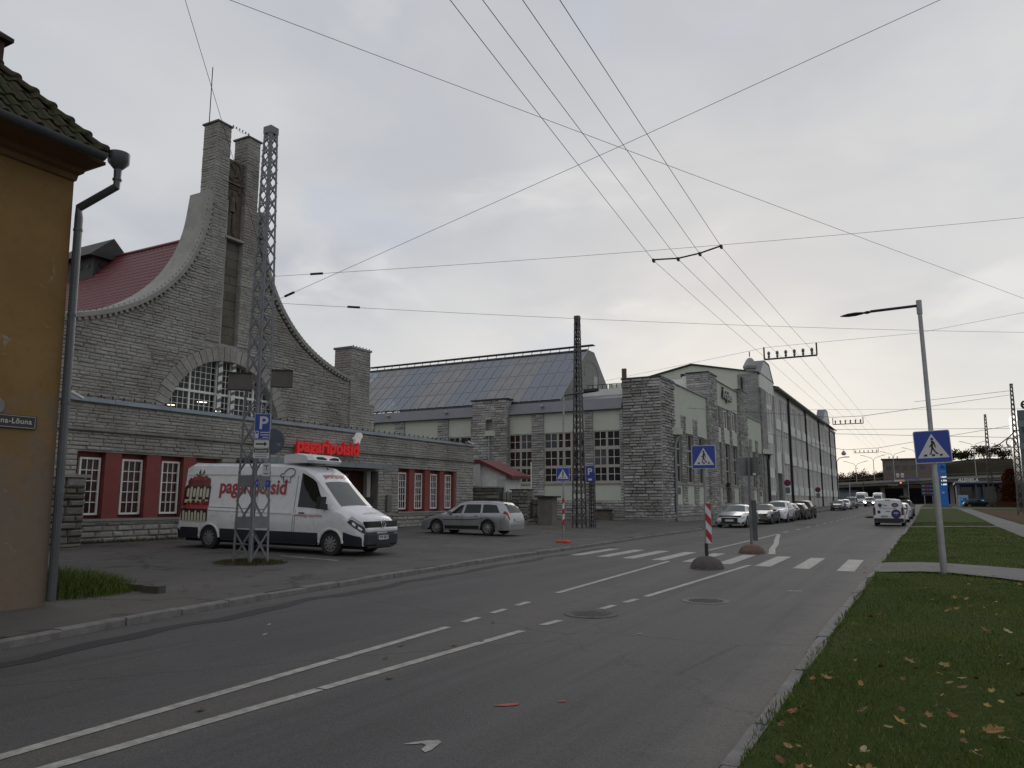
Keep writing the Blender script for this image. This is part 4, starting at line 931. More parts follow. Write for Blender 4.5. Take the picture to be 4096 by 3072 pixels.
for c in range(ncol + 1):
    xa = XR - c * cw; m = MB(); m.bar(slope_pt(xa, tt[0] - .02, .05), slope_pt(xa, tt[-1] + .01, .05), .055, .05, (1, 0, 0)); m.build('glazing_rafter', GALV, hall)
for r in range(5):
    m = MB(); m.bar(slope_pt(XR, tt[r], .045), slope_pt(XR - ncol * cw, tt[r], .045), .05, .035, tuple(nn)); m.build('glazing_purlin', GALV, hall)
m = MB(); m.add([slope_pt(XR, 0, 0), slope_pt(XR, tt[0], 0.0), slope_pt(XL, tt[0], 0.0), slope_pt(XL, 0, 0)], [(0, 1, 2, 3)]); m.add([(XL, 59, 14.36), (XR - .02, 59, 14.36), (XR - .02, 60.4, 14.36), (XL, 60.4, 14.36)], [(0, 1, 2, 3)])
m.add([(XL, 60.4, 14.36), (XR - .02, 60.4, 14.36), (XR - .02, 66.1, 9.3), (XL, 66.1, 9.3)], [(0, 1, 2, 3)]); m.bar(slope_pt(XR, .99, .05), slope_pt(XL, .99, .05), .25, .12, tuple(nn)); m.build('roof', DARKMET, hall)
# steel trusses and pale floor inside, seen through the clear panes
TRU = M('white_truss', (.62, .68, .64), .5)
for c in range(0, ncol, 2):
    x = XR - .5 - c * cw; m = MB(); a, b = np.array((x, 54.2, 9.4)), np.array((x, 59.6, 13.6)); e = np.array((x, 59.6, 12.2)); s_ = np.array((x, 54.6, 9.0))
    m.bar(a, b, .10); m.bar(s_, e, .09)
    for i in range(7): p, q = lerp(a, b, i / 7), lerp(s_, e, (i + .5) / 7); m.bar(p, q, .05); m.bar(q, lerp(a, b, (i + 1) / 7), .05)
    m.build('roof_truss', TRU, hall)
m = MB(); m.box(-48, -24.7, 53.6, 65.5, 7.6, 7.7); m.box(-48, -24.7, 65.4, 65.5, 7.7, 9.4); m.build('ceiling_deck', M('hall_deck', (.42, .45, .42), .9), hall)
# ridge walkway
m = MB(); m.box(XL, XR + .45, 59.05, 59.13, 14.72, 14.80); m.box(XL, XR + .45, 59.5, 59.58, 14.72, 14.80); m.box(XL, XR + .45, 59.13, 59.5, 14.74, 14.78); wk = m.build('ridge_walkway', DARKMET, hall)
for c in range(ncol + 1): x = XR - c * cw; m = MB(); m.bar((x, 59.1, 14.36), (x, 59.3, 14.72), .04); m.build('walkway_bracket', DARKMET, wk)
# gable end of the glazed roof
ENDP = M('grey_end_wall', (.20, .205, .19), .9, var=.08, bump=.1, dirt=.15)
m = MB(); m.prism([(53.3, 9.3), (66.1, 9.3), (60.4, 14.33), (59.0, 14.33)], lambda u, v, d: (d, u, v), XR - .3, XR + .02); m.build('end_wall', ENDP, hall)
m = MB(); k = 18
for i in range(k):
    a0, a1 = math.pi * i / k, math.pi * (i + 1) / k; g_ = lambda a: (XR + .05, 59.7 + 1.55 * math.cos(a), 12.0 + 1.45 * math.sin(a)); m.bar(g_(a0), g_(a1), .08, .06, (1, 0, 0))
m.bar((XR + .05, 61.25, 12), (XR + .05, 61.25, 10.4), .08, .06, (1, 0, 0)); m.build('arch_moulding', M('end_trim', (.25, .25, .235), .9), hall)
MB().box(XR + .02, XR + .07, 60.1, 60.9, 10.4, 12.25).build('roof_door', M('pale_door', (.33, .33, .31), .6), hall)
# low roof between glazed roof and tower, with railing
m = MB(); m.add([(XR, HY + .4, 9.28), (-19.4, HY + .4, 9.28), (-19.4, 57.5, 10.22), (XR, 57.5, 10.22), (-19.4, 66, 10.25), (XR, 66, 10.25)], [(0, 1, 2, 3), (3, 2, 4, 5)]); m.build('low_roof', ROOFGREY, hall)
m = MB(); m.box(XR, -19.4, 65.5, 66, 0, 10.2); m.box(-48, XR, 65.6, 66.2, 0, 9.3); m.build('back_wall', ENDP, hall)
rl = MB(); rl.tube([(-24.3, 58, 11.10), (-21.0, 58, 11.10), (-20.2, 58.4, 11.10)], .03, 6); rl.tube([(-24.3, 58, 10.7), (-21.0, 58, 10.7), (-20.2, 58.4, 10.7)], .02, 6); rail = rl.build('roof_railing', DARKMET, hall)
for i in range(9): x = -24.2 + .42 * i; m = MB(); m.bar((x, 58, 10.2), (x, 58, 11.12), .05); m.build('post', DARKMET, rail)
m = MB(); m.tube([(-22.35, 58.3, 10.2), (-22.35, 58.3, 11.15)], .13, 10); m.build('vent_pipe', M('pale_vent', (.5, .47, .36), .5), hall)
for x in (-40.85, -34.85, -25.95):                                    # small lamps on the apron
    m = MB(); m.bar((x, HY - .12, 8.72), (x, HY - .12, 8.92), .03); m.obox((x, HY - .2, 8.94), (.10, 0, 0), (0, .12, .05), (0, -.02, .05)); m.build('eaves_lamp', M('lamp_case', (.3, .3, .3), .4), hall)
# ---- corner tower
TX0, TX1, TY1, TZ = -19.4, -16.5, 56.25, 10.52
m = MB(); m.box(TX0, TX1 - .03, HY + .03, TY1, 0, TZ); m.build('tower_core', MORTAR_T, hall)
hp.wall((0, HY + .03, 0), (1, 0, 0), (0, -1, 0), lambda a, b: [(TX0, TX1)], .45, TZ, .215, (.45, 1.0), .17, .15, .06)
hp.wall((TX1 - .03, 0, 0), (0, 1, 0), (1, 0, 0), spans_rect(HY + .03, TY1, [(55.2, 55.6, 7.0, 8.4)]), .45, TZ, .215, (.35, .9), .16, .15, .06)
m = MB(); m.box(TX0 - .06, TX1 + .10, HY - .10, TY1 + .05, TZ, TZ + .12); m.build('tower_cap', DARKMET, hall)
m = MB(); m.box(TX0 - .02, TX1 + .09, HY - .09, TY1 + 0, -.1, .34); m.build('tower_plinth', CONC, hall)
m = MB(); m.box(TX0 - .0, TX1 + .14, HY - .14, TY1 + 0, .34, .44); m.build('plinth_course', MORTAR_T, hall)
MB().box(TX1 - .06, TX1 + .02, 55.2, 55.6, 7.0, 8.4).build('niche', BLACK, hall)
m = MB(); m.tube([(-19.72, 54.4, 10.2), (-19.72, 54.4, 11.6)], .19, 12); m.build('chimney_pipe', M('rust_pipe', (.13, .06, .045), .7, var=.2), hall, smooth=40)
m = MB(); m.prism([(TX1 + .02 + .62 * math.sin(math.pi * i / 8), 55.6 + 1.3 * (1 - i / 8) - .1) for i in range(9)], lambda u, v, d: (u, v, d), 6.55, 7.05); m.build('rain_bowl', GREEN, hall)
m = MB(); m.tube([(TX1 + .3, 56.2, 6.55), (TX1 + .28, 55.85, 6.2), (TX1 + .18, 55.6, 5.7), (TX1 + .18, 55.6, .35), (TX1 + .32, 55.45, .15)], .12, 10); m.build('downpipe', M('pipe_grey', (.17, .18, .19), .5, .3), hall, smooth=40)
hp.finish()
# ================================================================ factory block along the street and the long four-storey wing
FX = -16.5
blk = thing('factory_block', 'low stone and pale green factory block with tall buttresses and wall sign', 'building', (FX - 3, 74, .1))
bp_ = StonePool(blk, STONE_T, 300, 6)
Fx = lambda u, v, d: (d, u, v)
SEC = [(56.25, 66.1, 10.50), (69.15, 78.8, 12.62), (82.2, 91.0, 10.56)]
def pane_x(name, mt_): return pane_mesh(name, mt_)
m = MB(); m.box(FX - 9, FX - .5, 56.25, 67, 0, 10.45); m.box(FX - 9, FX - .5, 67, 82, 0, 12.5); m.box(FX - 9, FX - .5, 82, 91, 0, 10.5); m.build('body', GREEN2, blk)
for (a, b, z) in SEC: MB().box(FX - 1.2, FX + .10, a, b, z, z + .07).build('parapet_sheet', ZINC, blk)
def bay(root, y0, y1, z0, z1, mat, name, dx=.06): return MB().box(FX - .5, FX - dx, y0, y1, z0, z1).build(name, mat, root)
PX_D = pane_mesh('pane', M('factory_pane', (.022, .024, .028), .08, var=.5, scale=.6, spec=.6))
def side_window(root, y0, y1, z0, z1, cols, rows, mat=None, frame_m=None, fw=.08, rec=.22, bars=True):
    x = FX - rec; m = MB(); f = fw
    m.box(x - .05, x + .05, y0, y0 + f, z0, z1); m.box(x - .05, x + .05, y1 - f, y1, z0, z1); m.box(x - .05, x + .05, y0 + f, y1 - f, z0, z0 + f); m.box(x - .05, x + .05, y0 + f, y1 - f, z1 - f, z1)
    ys = np.linspace(y0 + f, y1 - f, cols + 1); zs = np.linspace(z0 + f, z1 - f, rows + 1)
    for q in ys[1:-1]: m.box(x - .04, x + .045, q - f * .6, q + f * .6, z0 + f, z1 - f)
    for q in zs[1:-1]: m.box(x - .038, x + .04, y0 + f, y1 - f, q - f * .7, q + f * .7)
    w = m.build('window', frame_m or FRAMEB, root)
    for i in range(cols):
        for j in range(rows): shared('pane', PX_D, w, frame((.012, 0, 0), (0, ys[i + 1] - ys[i], 0), (0, 0, zs[j + 1] - zs[j]), (x - .02 + rng.uniform(-.003, .003), ys[i], zs[j])))
    return w
# section one and three: low green walls over three tall windows
def low_section(y0, y1, bays, pil, ztop, vent):
    MB().box(FX - .5, FX - .03, y0, y1, 6.95, ztop).build('green_wall', GREEN, blk)
    holes = [(a, b, 1.40, 6.95) for a, b in bays]
    m = MB(); e = [y0] + [q for b in bays for q in b] + [y1]
    for a, b in zip(e[0::2], e[1::2]):
        if b > a + .02: m.box(FX - .5, FX - .03, a, b, 0, 6.95)
    for a, b in bays: m.box(FX - .5, FX - .03, a, b, 0, 1.40)
    m.build('wall', MORTAR_T, blk)
    bp_.wall((FX - .03, 0, 0), (0, 1, 0), (1, 0, 0), spans_rect(y0, y1, holes), .48, 6.95, .2, (.4, 1.0), .09, .2, .06)
    for (a, b) in pil:
        MB().box(FX - .1, FX - .015, a, b, 6.95, 8.24).build('pilaster_head', MORTAR_T, blk)
        bp_.wall((FX - .015, 0, 0), (0, 1, 0), (1, 0, 0), lambda p, q, a=a, b=b: [(a, b)], 6.95, 8.27, .2, (.4, .9), .07)
    for i, (a, b) in enumerate(bays):
        side_window(blk, a, b, 3.05, 6.93, 2, 3)
        bay(blk, a, b, 1.40, 2.86, GREEN, 'lower_panel', .07); bay(blk, a - .02, b + .02, 2.86, 3.05, CONC, 'sill', -.02)
        if i == vent: MB().box(FX - .2, FX - .05, a + .15, b - .5, 2.15, 2.66).build('vent_grille', M('grille', (.09, .09, .085), .7, bump=.8, bscale=45), blk)
low_section(56.25, 66.1, [(56.4, 58.1), (59.36, 61.5), (62.82, 64.9)], [(58.12, 59.34), (61.55, 62.8)], 10.5, 0)
low_section(82.2, 91.0, [(82.3, 83.9), (85.3, 87.2), (88.75, 90.6)], [(83.95, 85.26), (87.25, 88.7)], 10.56, 2)
# section two
MB().box(FX - .5, FX - .03, 69.15, 78.8, 10.34, 12.62).build('green_wall', GREEN, blk)
B2 = [(69.2, 71.12), (72.4, 74.58), (75.76, 77.86)]
m = MB(); e = [69.15] + [q for b in B2 for q in b] + [78.8]
for a, b in zip(e[0::2], e[1::2]): m.box(FX - .5, FX - .03, a, b, 0, 10.34)
for a, b in B2: m.box(FX - .5, FX - .03, a, b, 0, 1.42)
m.build('wall', MORTAR_T, blk)
bp_.wall((FX - .03, 0, 0), (0, 1, 0), (1, 0, 0), spans_rect(69.15, 78.8, [(a, b, 1.42, 10.34) for a, b in B2]), .48, 10.34, .2, (.4, 1.0), .09, .2, .06)
for i, (a, b) in enumerate(B2):
    side_window(blk, a + .1, b - .1, 8.36, 10.3, 2, 1, None, FRAMEW, .16); MB().box(FX - .5, FX + .02, a - .05, b + .05, 7.0, 8.34).build('middle_panel', GREEN, blk)
    side_window(blk, a, b, 3.1, 6.98, 2, 3)
    if i == 1:
        d = MB().box(FX - .25, FX - .18, a + .1, b - .1, .45, 2.8).build('door', M('dark_brown_door', (.05, .035, .025), .6, var=.2), blk)
        for k in range(2): MB().box(FX - .18, FX - .16, a + .25 + k * .9, a + .95 + k * .9, .7, 2.6).build('door_panel', M('dark_brown_door2', (.04, .028, .02), .6), d)
        MB().box(FX - .05, FX + .35, a - .1, a + .25, 2.9, 3.3).build('door_lamp', BLACK, blk)
    else: bay(blk, a, b, 1.42, 2.88, GREEN, 'lower_panel', .05)
    bay(blk, a - .02, b + .02, 2.88, 3.1, CONC, 'sill', -.02)
# buttresses
def buttress(y0, y1, z, x0=-18.2, pr=.22):
    m = MB(); m.box(x0, FX + pr, y0 + .03, y1, 0, z); m.build('buttress', MORTAR_T, blk)
    bp_.wall((FX + pr, 0, 0), (0, 1, 0), (1, 0, 0), lambda a, b: [(y0, y1)], .48, z, .2, (.4, 1.0), .09, .2, .06)
    bp_.wall((0, y0 + .03, 0), (1, 0, 0), (0, -1, 0), lambda a, b: [(FX - .05, FX + pr)] if a < 10.45 else [(x0, FX + pr)], .48, z, .2, (.35, .8), .07, .2)
    MB().box(x0 - .05, FX + pr + .12, y0 - .1, y1 + .08, z, z + .10).build('buttress_cap', DARKMET, blk)
buttress(66.1, 69.15, 12.8); buttress(78.8, 82.2, 12.85)
m = MB(); m.box(FX - .4, FX + .10, 56.25, 95, -.1, .40); m.build('plinth', CONC, blk)
bp_.finish()
m = MB(); m.box(-22.6, -21.2, 79.3, 81, 12.5, 14.0); vn = m.build('roof_unit', DARKMET, blk)
m = MB(); m.prism([(-22.7, 13.9), (-21.1, 13.9), (-21.3, 14.75), (-22.2, 14.75)], lambda u, v, d: (u, d, v), 79.2, 81.1); m.build('hood', M('pale_hood', (.45, .46, .46), .4, .3), vn)
MB().box(-22.5, -22.1, 79.6, 80.2, 14.75, 15.1).build('pipe', BLACK, vn)
# wall lettering
ws = thing('wall_sign', 'dark metal lettering with pale edges high on the green factory wall', 'sign', (FX, 72, 11.2))
wd = 'Äripäev'; vs, fs = text_geo(wd, 1.0, 0, .03); kk = 4.1 / (vs[:, 0].max() - vs[:, 0].min()); WSM = M('pale_letter_edge', (.42, .42, .40), .5); WSB = M('black_letter_face', (.02, .02, .022), .5)
for mat_, x_, ex in ((WSB, FX + .10, .05), (WSM, FX + .22, .012)):
    a, f = text_geo(wd, 1.0, ex / kk, .03 if mat_ is WSB else -.005); m = MB(); m.add([(x_ + q[2] * kk, 71.75 + (q[0] - vs[:, 0].min()) * kk, 11.22 + q[1] * kk * .98) for q in a], f); m.build('lettering' if mat_ is WSB else 'letter_face', mat_, ws)
# ---------------------------------------------------------------- long wing
wing = thing('long_factory_wing', 'long four storey stone factory wing with white window strips and gables', 'building', (FX - 8, 130, .3))
def ashlar_mat():
    m, nt, bs = _new('far_limestone'); P = _coord(nt, True); sp = nt.nodes.new('ShaderNodeSeparateXYZ'); nt.links.new(P, sp.inputs[0])
    cb = nt.nodes.new('ShaderNodeCombineXYZ'); nt.links.new(_math(nt, 'ADD', sp.outputs[0], sp.outputs[1]), cb.inputs[0]); nt.links.new(sp.outputs[2], cb.inputs[1])
    br = nt.nodes.new('ShaderNodeTexBrick'); nt.links.new(cb.outputs[0], br.inputs['Vector']); br.inputs['Scale'].default_value = 1.0; br.inputs['Brick Width'].default_value = .7; br.inputs['Row Height'].default_value = .21; br.inputs['Mortar Size'].default_value = .012; br.inputs['Bias'].default_value = -.1
    br.inputs['Color1'].default_value = (.27, .268, .255, 1); br.inputs['Color2'].default_value = (.36, .355, .345, 1); br.inputs['Mortar'].default_value = (.15, .145, .135, 1)
    c = _mix(nt, 1.0, br.outputs['Color'], _ramp(nt, _noise(nt, P, .7, 5), [(.3, (.75,) * 3), (.7, (1.15,) * 3)]), 'MULTIPLY')
    nt.links.new(c, bs.inputs['Base Color']); bs.inputs['Roughness'].default_value = .95; _bump(nt, bs, _math(nt, 'ADD', _math(nt, 'MULTIPLY', br.outputs['Fac'], -1.0), _noise(nt, P, 6, 5)), .8, .06); MATS['far_limestone'] = m; return m
ASH = ashlar_mat(); X1 = -32.0; XP = -24.3
m = MB(); m.box(X1, FX - .45, 91.05, 171.5, 0, 15.6); m.build('body', GREEN2, wing)
m = MB(); m.prism([(X1, 0), (-18.9, 0), (-18.9, 16.0), (FX - .05, 16.45), (XP, 17.95), (X1, 16.4)], lambda u, v, d: (u, d, v), 91.0, 91.4); m.build('end_wall', GREEN, wing)
m = MB(); m.box(-18.9, FX - .1, 90.9, 91.5, 0, 16.4); m.build('corner_pilaster', ASH, wing)
m = MB(); m.prism([(X1 - .3, 16.35), (XP, 18.02), (FX + .1, 16.42), (FX + .1, 16.55), (XP, 18.18), (X1 - .3, 16.5)], lambda u, v, d: (u, d, v), 90.75, 100); m.add([(X1 - .3, 100, 16.4), (XP, 100, 18.1), (XP, 172, 18.1), (X1 - .3, 172, 16.4)], [(0, 1, 2, 3)]); m.add([(XP, 100, 18.1), (FX + .75, 100, 15.95), (FX + .75, 172, 15.95), (XP, 172, 18.1)], [(0, 1, 2, 3)]); m.build('roof', DARKMET, wing)
MB().box(FX - .4, FX + .75, 100.3, 153, 15.72, 15.9).build('eaves', M('eaves_soffit', (.20, .19, .17), .8), wing)
MB().box(FX - .5, FX - .04, 100.3, 171.5, 14.95, 15.72).build('frieze', GREEN2, wing)
m = MB(); m.tube([(-18.4, 90.7, 16.0), (-18.4, 90.7, 9.5)], .12, 8); m.build('downpipe', BLACK, wing)
pipes = [111.45, 128.0, 144.75, 161.4, 170.9]
wins = []                                                             # (y0, y1) window strips
for a, b in zip([100.0] + pipes[:-1], pipes):
    n = {0: 2}.get(0 if a == 100.0 else 1, 3) if b < 165 else 2
    if a == 100.0: cs = [(100.35, 104.0), (105.7, 109.6)]
    else:
        w = (b - a) / n; cs = [(a + w * (i + .5) - 1.95, a + w * (i + .5) + 1.95) for i in range(n)]
    wins += cs
ROW = [(.55, 2.35), (3.55, 6.5), (7.7, 10.65), (11.95, 14.9)]; PAN = [(2.36, 3.52), (6.5, 7.72), (10.66, 11.95)]
m = MB(); e = [100.3] + [q for w_ in wins for q in w_] + [171.5]
for a, b in zip(e[0::2], e[1::2]): 
    if b > a: MB().box(FX - .5, FX - .0, a, b, 0, 14.95).build('stone_pier', ASH, wing)
PIECE = {}
def slit(root, y0, y1, z0, z1):                                       # two tall white framed lights with a stone mullion
    x = FX - .12; c = (y0 + y1) / 2
    g = MB().box(x - .2, x - .1, y0, y1, z0, z1).build('window', M('wing_glass', (.03, .033, .04), .1, var=.5, scale=.4, spec=.6), root)
    m = MB(); t = .17
    for (a, b) in ((y0 + .35, c - .30), (c + .30, y1 - .35)):
        m.box(x - .12, x + .27, a - t, a, z0, z1); m.box(x - .12, x + .27, b, b + t, z0, z1); m.box(x - .1, x + .05, a, b, z1 - .14, z1); m.box(x - .1, x + .05, a, b, z0, z0 + .12)
    m.build('frame', FRAMEW, g)
    boxes('mullion', ASH, g, [(x - .14, x + .08, c - .13, c + .13, z0, z1), (x - .14, x + .08, y0, y0 + .18, z0, z1), (x - .14, x + .08, y1 - .18, y1, z0, z1)])
for i, (a, b) in enumerate(wins):
    for r, (z0, z1) in enumerate(ROW):
        if i == 0 and r < 2: continue
        slit(wing, a, b, z0, z1)
    for r, (z0, z1) in enumerate(PAN):
        if i == 0 and r < 2: continue
        MB().box(FX - .3, FX + .20, a + .1, b - .1, z0, z1).build('panel', GREEN2, wing)
    if i == 0:
        MB().box(FX - .3, FX + .05, a + .1, b - .1, 5.1, 7.7).build('panel', GREEN2, wing); MB().box(FX - .4, FX - .3, a, b, .3, 5.1).build('gateway', M('gate_recess', (.10, .098, .09), .9), wing)
for y in pipes: m = MB(); m.tube([(FX + .16, y, 15.75), (FX + .16, y, .3)], .15, 8); m.build('downpipe', BLACK, wing)
MB().box(FX - .5, FX + .06, 100.3, 171.5, .0, .55).build('plinth', CONC, wing)
def bell_gable(y0, y1, zt, zb):
    c = (y0 + y1) / 2; h = (y1 - y0) / 2
    P = [(y0, zb), (y1, zb), (y1, zt - 2.1), (y1 - .25 * h, zt - 1.25), (c + .42 * h, zt - .1), (c + .3 * h, zt), (c - .3 * h, zt), (c - .42 * h, zt - .1), (y0 + .25 * h, zt - 1.25), (y0, zt - 2.1)]
    m = MB(); m.prism(P, Fx, FX - 1.1, FX + .1); g = m.build('gable', GREEN2, wing)
    Q = P[2:]; m = MB()
    for p, q in zip(Q[:-1], Q[1:]): m.bar((FX - .5, p[0], p[1] + .06), (FX - .5, q[0], q[1] + .06), 1.35, .10, (0, 1, 1))
    m.build('coping', ROOFGREY, g); return c
bell_gable(91.2, 100.3, 18.35, 14.75); bell_gable(153.3, 163.4, 18.9, 15.0)
bw = thing  # the bay under the first gable
MB().box(FX - .5, FX + .12, 91.5, 94.6, 0, 14.75).build('stone_pier', ASH, wing); MB().box(FX - .5, FX + .12, 98.5, 100.3, 0, 14.75).build('stone_pier', ASH, wing)
for (z0, z1) in ((13.2, 14.75), (9.8, 12.7), (5.55, 8.55), (2.75, 4.4)): slit(wing, 94.6, 98.5, z0, z1)
for (z0, z1) in ((12.7, 13.2), (8.55, 9.8), (4.4, 5.55), (2.3, 2.75)): MB().box(FX - .3, FX + .08, 94.7, 98.4, z0, z1).build('panel', GREEN2, wing)
MB().box(FX - .5, FX + .06, 94.6, 98.5, 0, 2.3).build('stone_pier', ASH, wing)
m = MB(); m.prism([(FX + .1 + .75 * math.sin(math.pi * i / 8), 95.1 - 4.2 * i / 8) for i in range(9)], lambda u, v, d: (u, v, d), 7.0, 7.5); m.build('rain_bowl', GREEN, wing)
m = MB(); m.tube([(FX + .45, 93, 7.0), (FX + .3, 93, 6.3), (FX + .3, 93, .3)], .15, 8); m.build('downpipe', DARKMET, wing)
MB().box(FX - .5, FX + .35, 163.4, 171.6, 15.5, 15.75).build('cornice', GREEN2, wing)
# ================================================================ yellow corner house (left edge)
HXW = -11.83
def house_wall_mat():
    m, nt, bs = _new('ochre_plaster'); P = _coord(nt, True); sp = nt.nodes.new('ShaderNodeSeparateXYZ'); nt.links.new(P, sp.inputs[0])
    c = _mix(nt, _ramp(nt, _noise(nt, P, .8, 5), [(.35, (0, 0, 0)), (.65, (1, 1, 1))]), (.20, .118, .040), (.245, .148, .052))
    # pale worn lower zone (weathering with its own ragged edge) and flaked spots
    h = _math(nt, 'ADD', _math(nt, 'MULTIPLY', sp.outputs[2], -.36), _math(nt, 'MULTIPLY', _noise(nt, P, 1.3, 7, .65, .5), 2.3))
    c = _mix(nt, _ramp(nt, h, [(.05, (0, 0, 0)), (.50, (.9,) * 3)]), c, (.175, .138, .105))
    c = _mix(nt, _ramp(nt, _noise(nt, P, 2.6, 8, .7, .8), [(.64, (0, 0, 0)), (.68, (.85,) * 3)]), c, (.30, .265, .225))
    c = _mix(nt, _ramp(nt, _noise(nt, P, 9, 6, .7), [(.5, (0, 0, 0)), (.8, (.35,) * 3)]), c, (.10, .065, .03))
    nt.links.new(c, bs.inputs['Base Color']); bs.inputs['Roughness'].default_value = .92; _bump(nt, bs, _noise(nt, P, 14, 7, .7), .25, .03); MATS['ochre_plaster'] = m; return m
OCHRE = house_wall_mat()
hs = thing('yellow_house', 'weathered ochre plaster house corner with mossy tile roof and gutter', 'house', (HXW, 5, .1))
yb, yt = 7.08, 6.93
m = MB(); m.add([(HXW, yb, 0), (HXW, yt, 6.9), (HXW, -9, 6.9), (HXW, -9, 0), (-20.5, yb, 0), (-20.5, yt, 6.9), (-20.5, -9, 6.9), (-20.5, -9, 0)], [(0, 1, 2, 3), (0, 4, 5, 1), (4, 7, 6, 5), (3, 2, 6, 7)]); m.build('wall', OCHRE, hs)
COR = M('brown_cornice', (.15, .082, .034), .85, var=.15, dirt=.3)
# cornice: stepped moulding to the eaves, both sides of the corner
prof = [(0, 6.80), (.05, 6.82), (.07, 6.90), (.16, 6.93), (.20, 7.0), (.52, 7.05), (.52, 7.10), (0, 7.10)]
m = MB(); n = len(prof)
for (px_, py_) in ((HXW, -9.0),): m.v += [(px_ + a, py_, z) for a, z in prof]
m.v += [(HXW + a, 6.93 + a * .35, z) for a, z in prof]; m.v += [(-20.5, 6.93 + a * .35, z) for a, z in prof]
m.f = [(i, (i + 1) % n, n + (i + 1) % n, n + i) for i in range(n)] + [(n + i, n + (i + 1) % n, 2 * n + (i + 1) % n, 2 * n + i) for i in range(n)] + [tuple(range(n))[::-1]]; m.build('cornice', COR, hs)
# hipped roof: eaves at x=-11.22, y=7.1, slope about 47 degrees
EX, EY, EZ, SL = -11.20, 7.07, 7.13, 1.08
ap = 4.4; m = MB(); hp0 = (EX, EY, EZ); hp1 = (EX - ap, EY - ap, EZ + ap * SL)
m.add([(EX, -9, EZ), hp0, hp1, (EX - ap, -9, EZ + ap * SL), (-20.6, EY, EZ), (-20.6 + ap, EY - ap, EZ + ap * SL)], [(0, 1, 2, 3), (1, 4, 5, 2)]); m.build('roof_deck', M('roof_deck', (.05, .04, .03), .9), hs)
def moss_tile_mat():
    m, nt, bs = _new('mossy_tile'); P = _coord(nt, True)
    c = _mix(nt, _ramp(nt, _noise(nt, P, 2.2, 6, .65), [(.35, (0, 0, 0)), (.55, (1, 1, 1))]), (.055, .034, .022), (.030, .036, .010)); c = _mix(nt, _ramp(nt, _noise(nt, P, 14, 5), [(.5, (0, 0, 0)), (.75, (.8,) * 3)]), c, (.055, .058, .018))
    nt.links.new(c, bs.inputs['Base Color']); bs.inputs['Roughness'].default_value = 1; _bump(nt, bs, _noise(nt, P, 30, 6, .7), .8, .04); MATS['mossy_tile'] = m; return m
MOSS = moss_tile_mat()
tw, tl = .24, .33                                                   # one pantile: S section, slightly thick
vs = []; xs = [(-.5, .0), (-.36, .028), (-.2, .04), (-.05, .028), (.08, .0), (.3, -.012), (.5, .0)]
for y_ in (0, 1):
    for (x, z) in xs: vs.append((x * tw, y_ * tl * 1.12, z * 1.15 + (.035 if y_ == 0 else .0)))
k = len(xs); vs += [(x, 0, z - .028) for (x, _, z) in vs[:k]]
fs = [(i, i + 1, k + i + 1, k + i) for i in range(k - 1)] + [(2 * k + i, 2 * k + i + 1, i + 1, i) for i in range(k - 1)]
TILE = bpy.data.meshes.new('roof_tile'); TILE.from_pydata(vs, [], fs); TILE.materials.append(MOSS); TILE.update()
ln = math.hypot(1, SL); up = np.array((-1, 0, SL)) / ln; nrm_ = np.array((SL, 0, 1)) / ln; al = np.array((0, 1, 0))
rows = int(ap * ln / tl); extra = MB(); cnt = 0
for r in range(rows):
    s0 = r * tl; inset = s0 / ln; y = EY - inset - .10
    while y > 1.6:
        p = np.array((EX, y, EZ)) + up * s0 + nrm_ * .03
        j = nrm_ * rng.uniform(-.008, .012) + al * rng.uniform(-.01, .01)
        if y > 3.6 and cnt < 300:
            shared('roof_tile', TILE, hs, frame(al * 1.0, up + nrm_ * rng.uniform(-.03, .03), nrm_, p + j)); cnt += 1
        else: extra.add([p + j + al * q[0] + up * q[1] + nrm_ * q[2] for q in vs], fs)
        y -= tw
tag(extra.build('roof_tiles', MOSS, hs), kind='stuff')
hd_ = np.array(hp1) - np.array(hp0); hl = np.linalg.norm(hd_); hd_ /= hl; q = .10; k = 0          # hip ridge caps, each flared at its lower end
sd_ = np.cross(hd_, (0, 0, 1)); sd_ /= np.linalg.norm(sd_); nv_ = np.cross(sd_, hd_)
while q < hl - .3:
    m = MB(); n = 9; L = .40
    for (t, r_) in ((0, .135), (.05, .14), (.30, .105), (1, .085)):
        for i in range(n): a = math.pi * (i / (n - 1)); m.v.append(np.array(hp0) + hd_ * (q + t * L) + sd_ * math.cos(a) * r_ * 1.1 + nv_ * (math.sin(a) * r_ + .02))
    m.f = [(j * n + i, j * n + i + 1, (j + 1) * n + i + 1, (j + 1) * n + i) for j in range(3) for i in range(n - 1)] + [tuple(range(n))]
    m.build('hip_tile', MOSS, hs); q += .335; k += 1
# gutter, hopper, downpipe
GUT = M('gutter_grey', (.085, .092, .10), .45, .4, var=.12, dirt=.2)
m = MB(); n = 9
for y in (-9, 6.95):
    for i in range(n): a = math.pi + math.pi * i / (n - 1); m.v.append((EX + .09 + .10 * math.cos(a), y, EZ - .02 + .10 * math.sin(a)))
    for i in range(n): a = 2 * math.pi - math.pi * i / (n - 1); m.v.append((EX + .09 + .093 * math.cos(a), y, EZ - .015 + .093 * math.sin(a)))
m.f = [(i, (i + 1) % (2 * n), 2 * n + (i + 1) % (2 * n), 2 * n + i) for i in range(2 * n)] + [tuple(range(2 * n))]; m.build('gutter', GUT, hs, smooth=60)
m = MB(); m.lathe([(.055, -.36), (.055, -.18), (.16, -.06), (.165, .10), (.15, .10), (.15, -.04), (.04, -.15)], (EX + .02, 7.24, EZ + .04), n=20); m.build('hopper', GUT, hs, smooth=40)
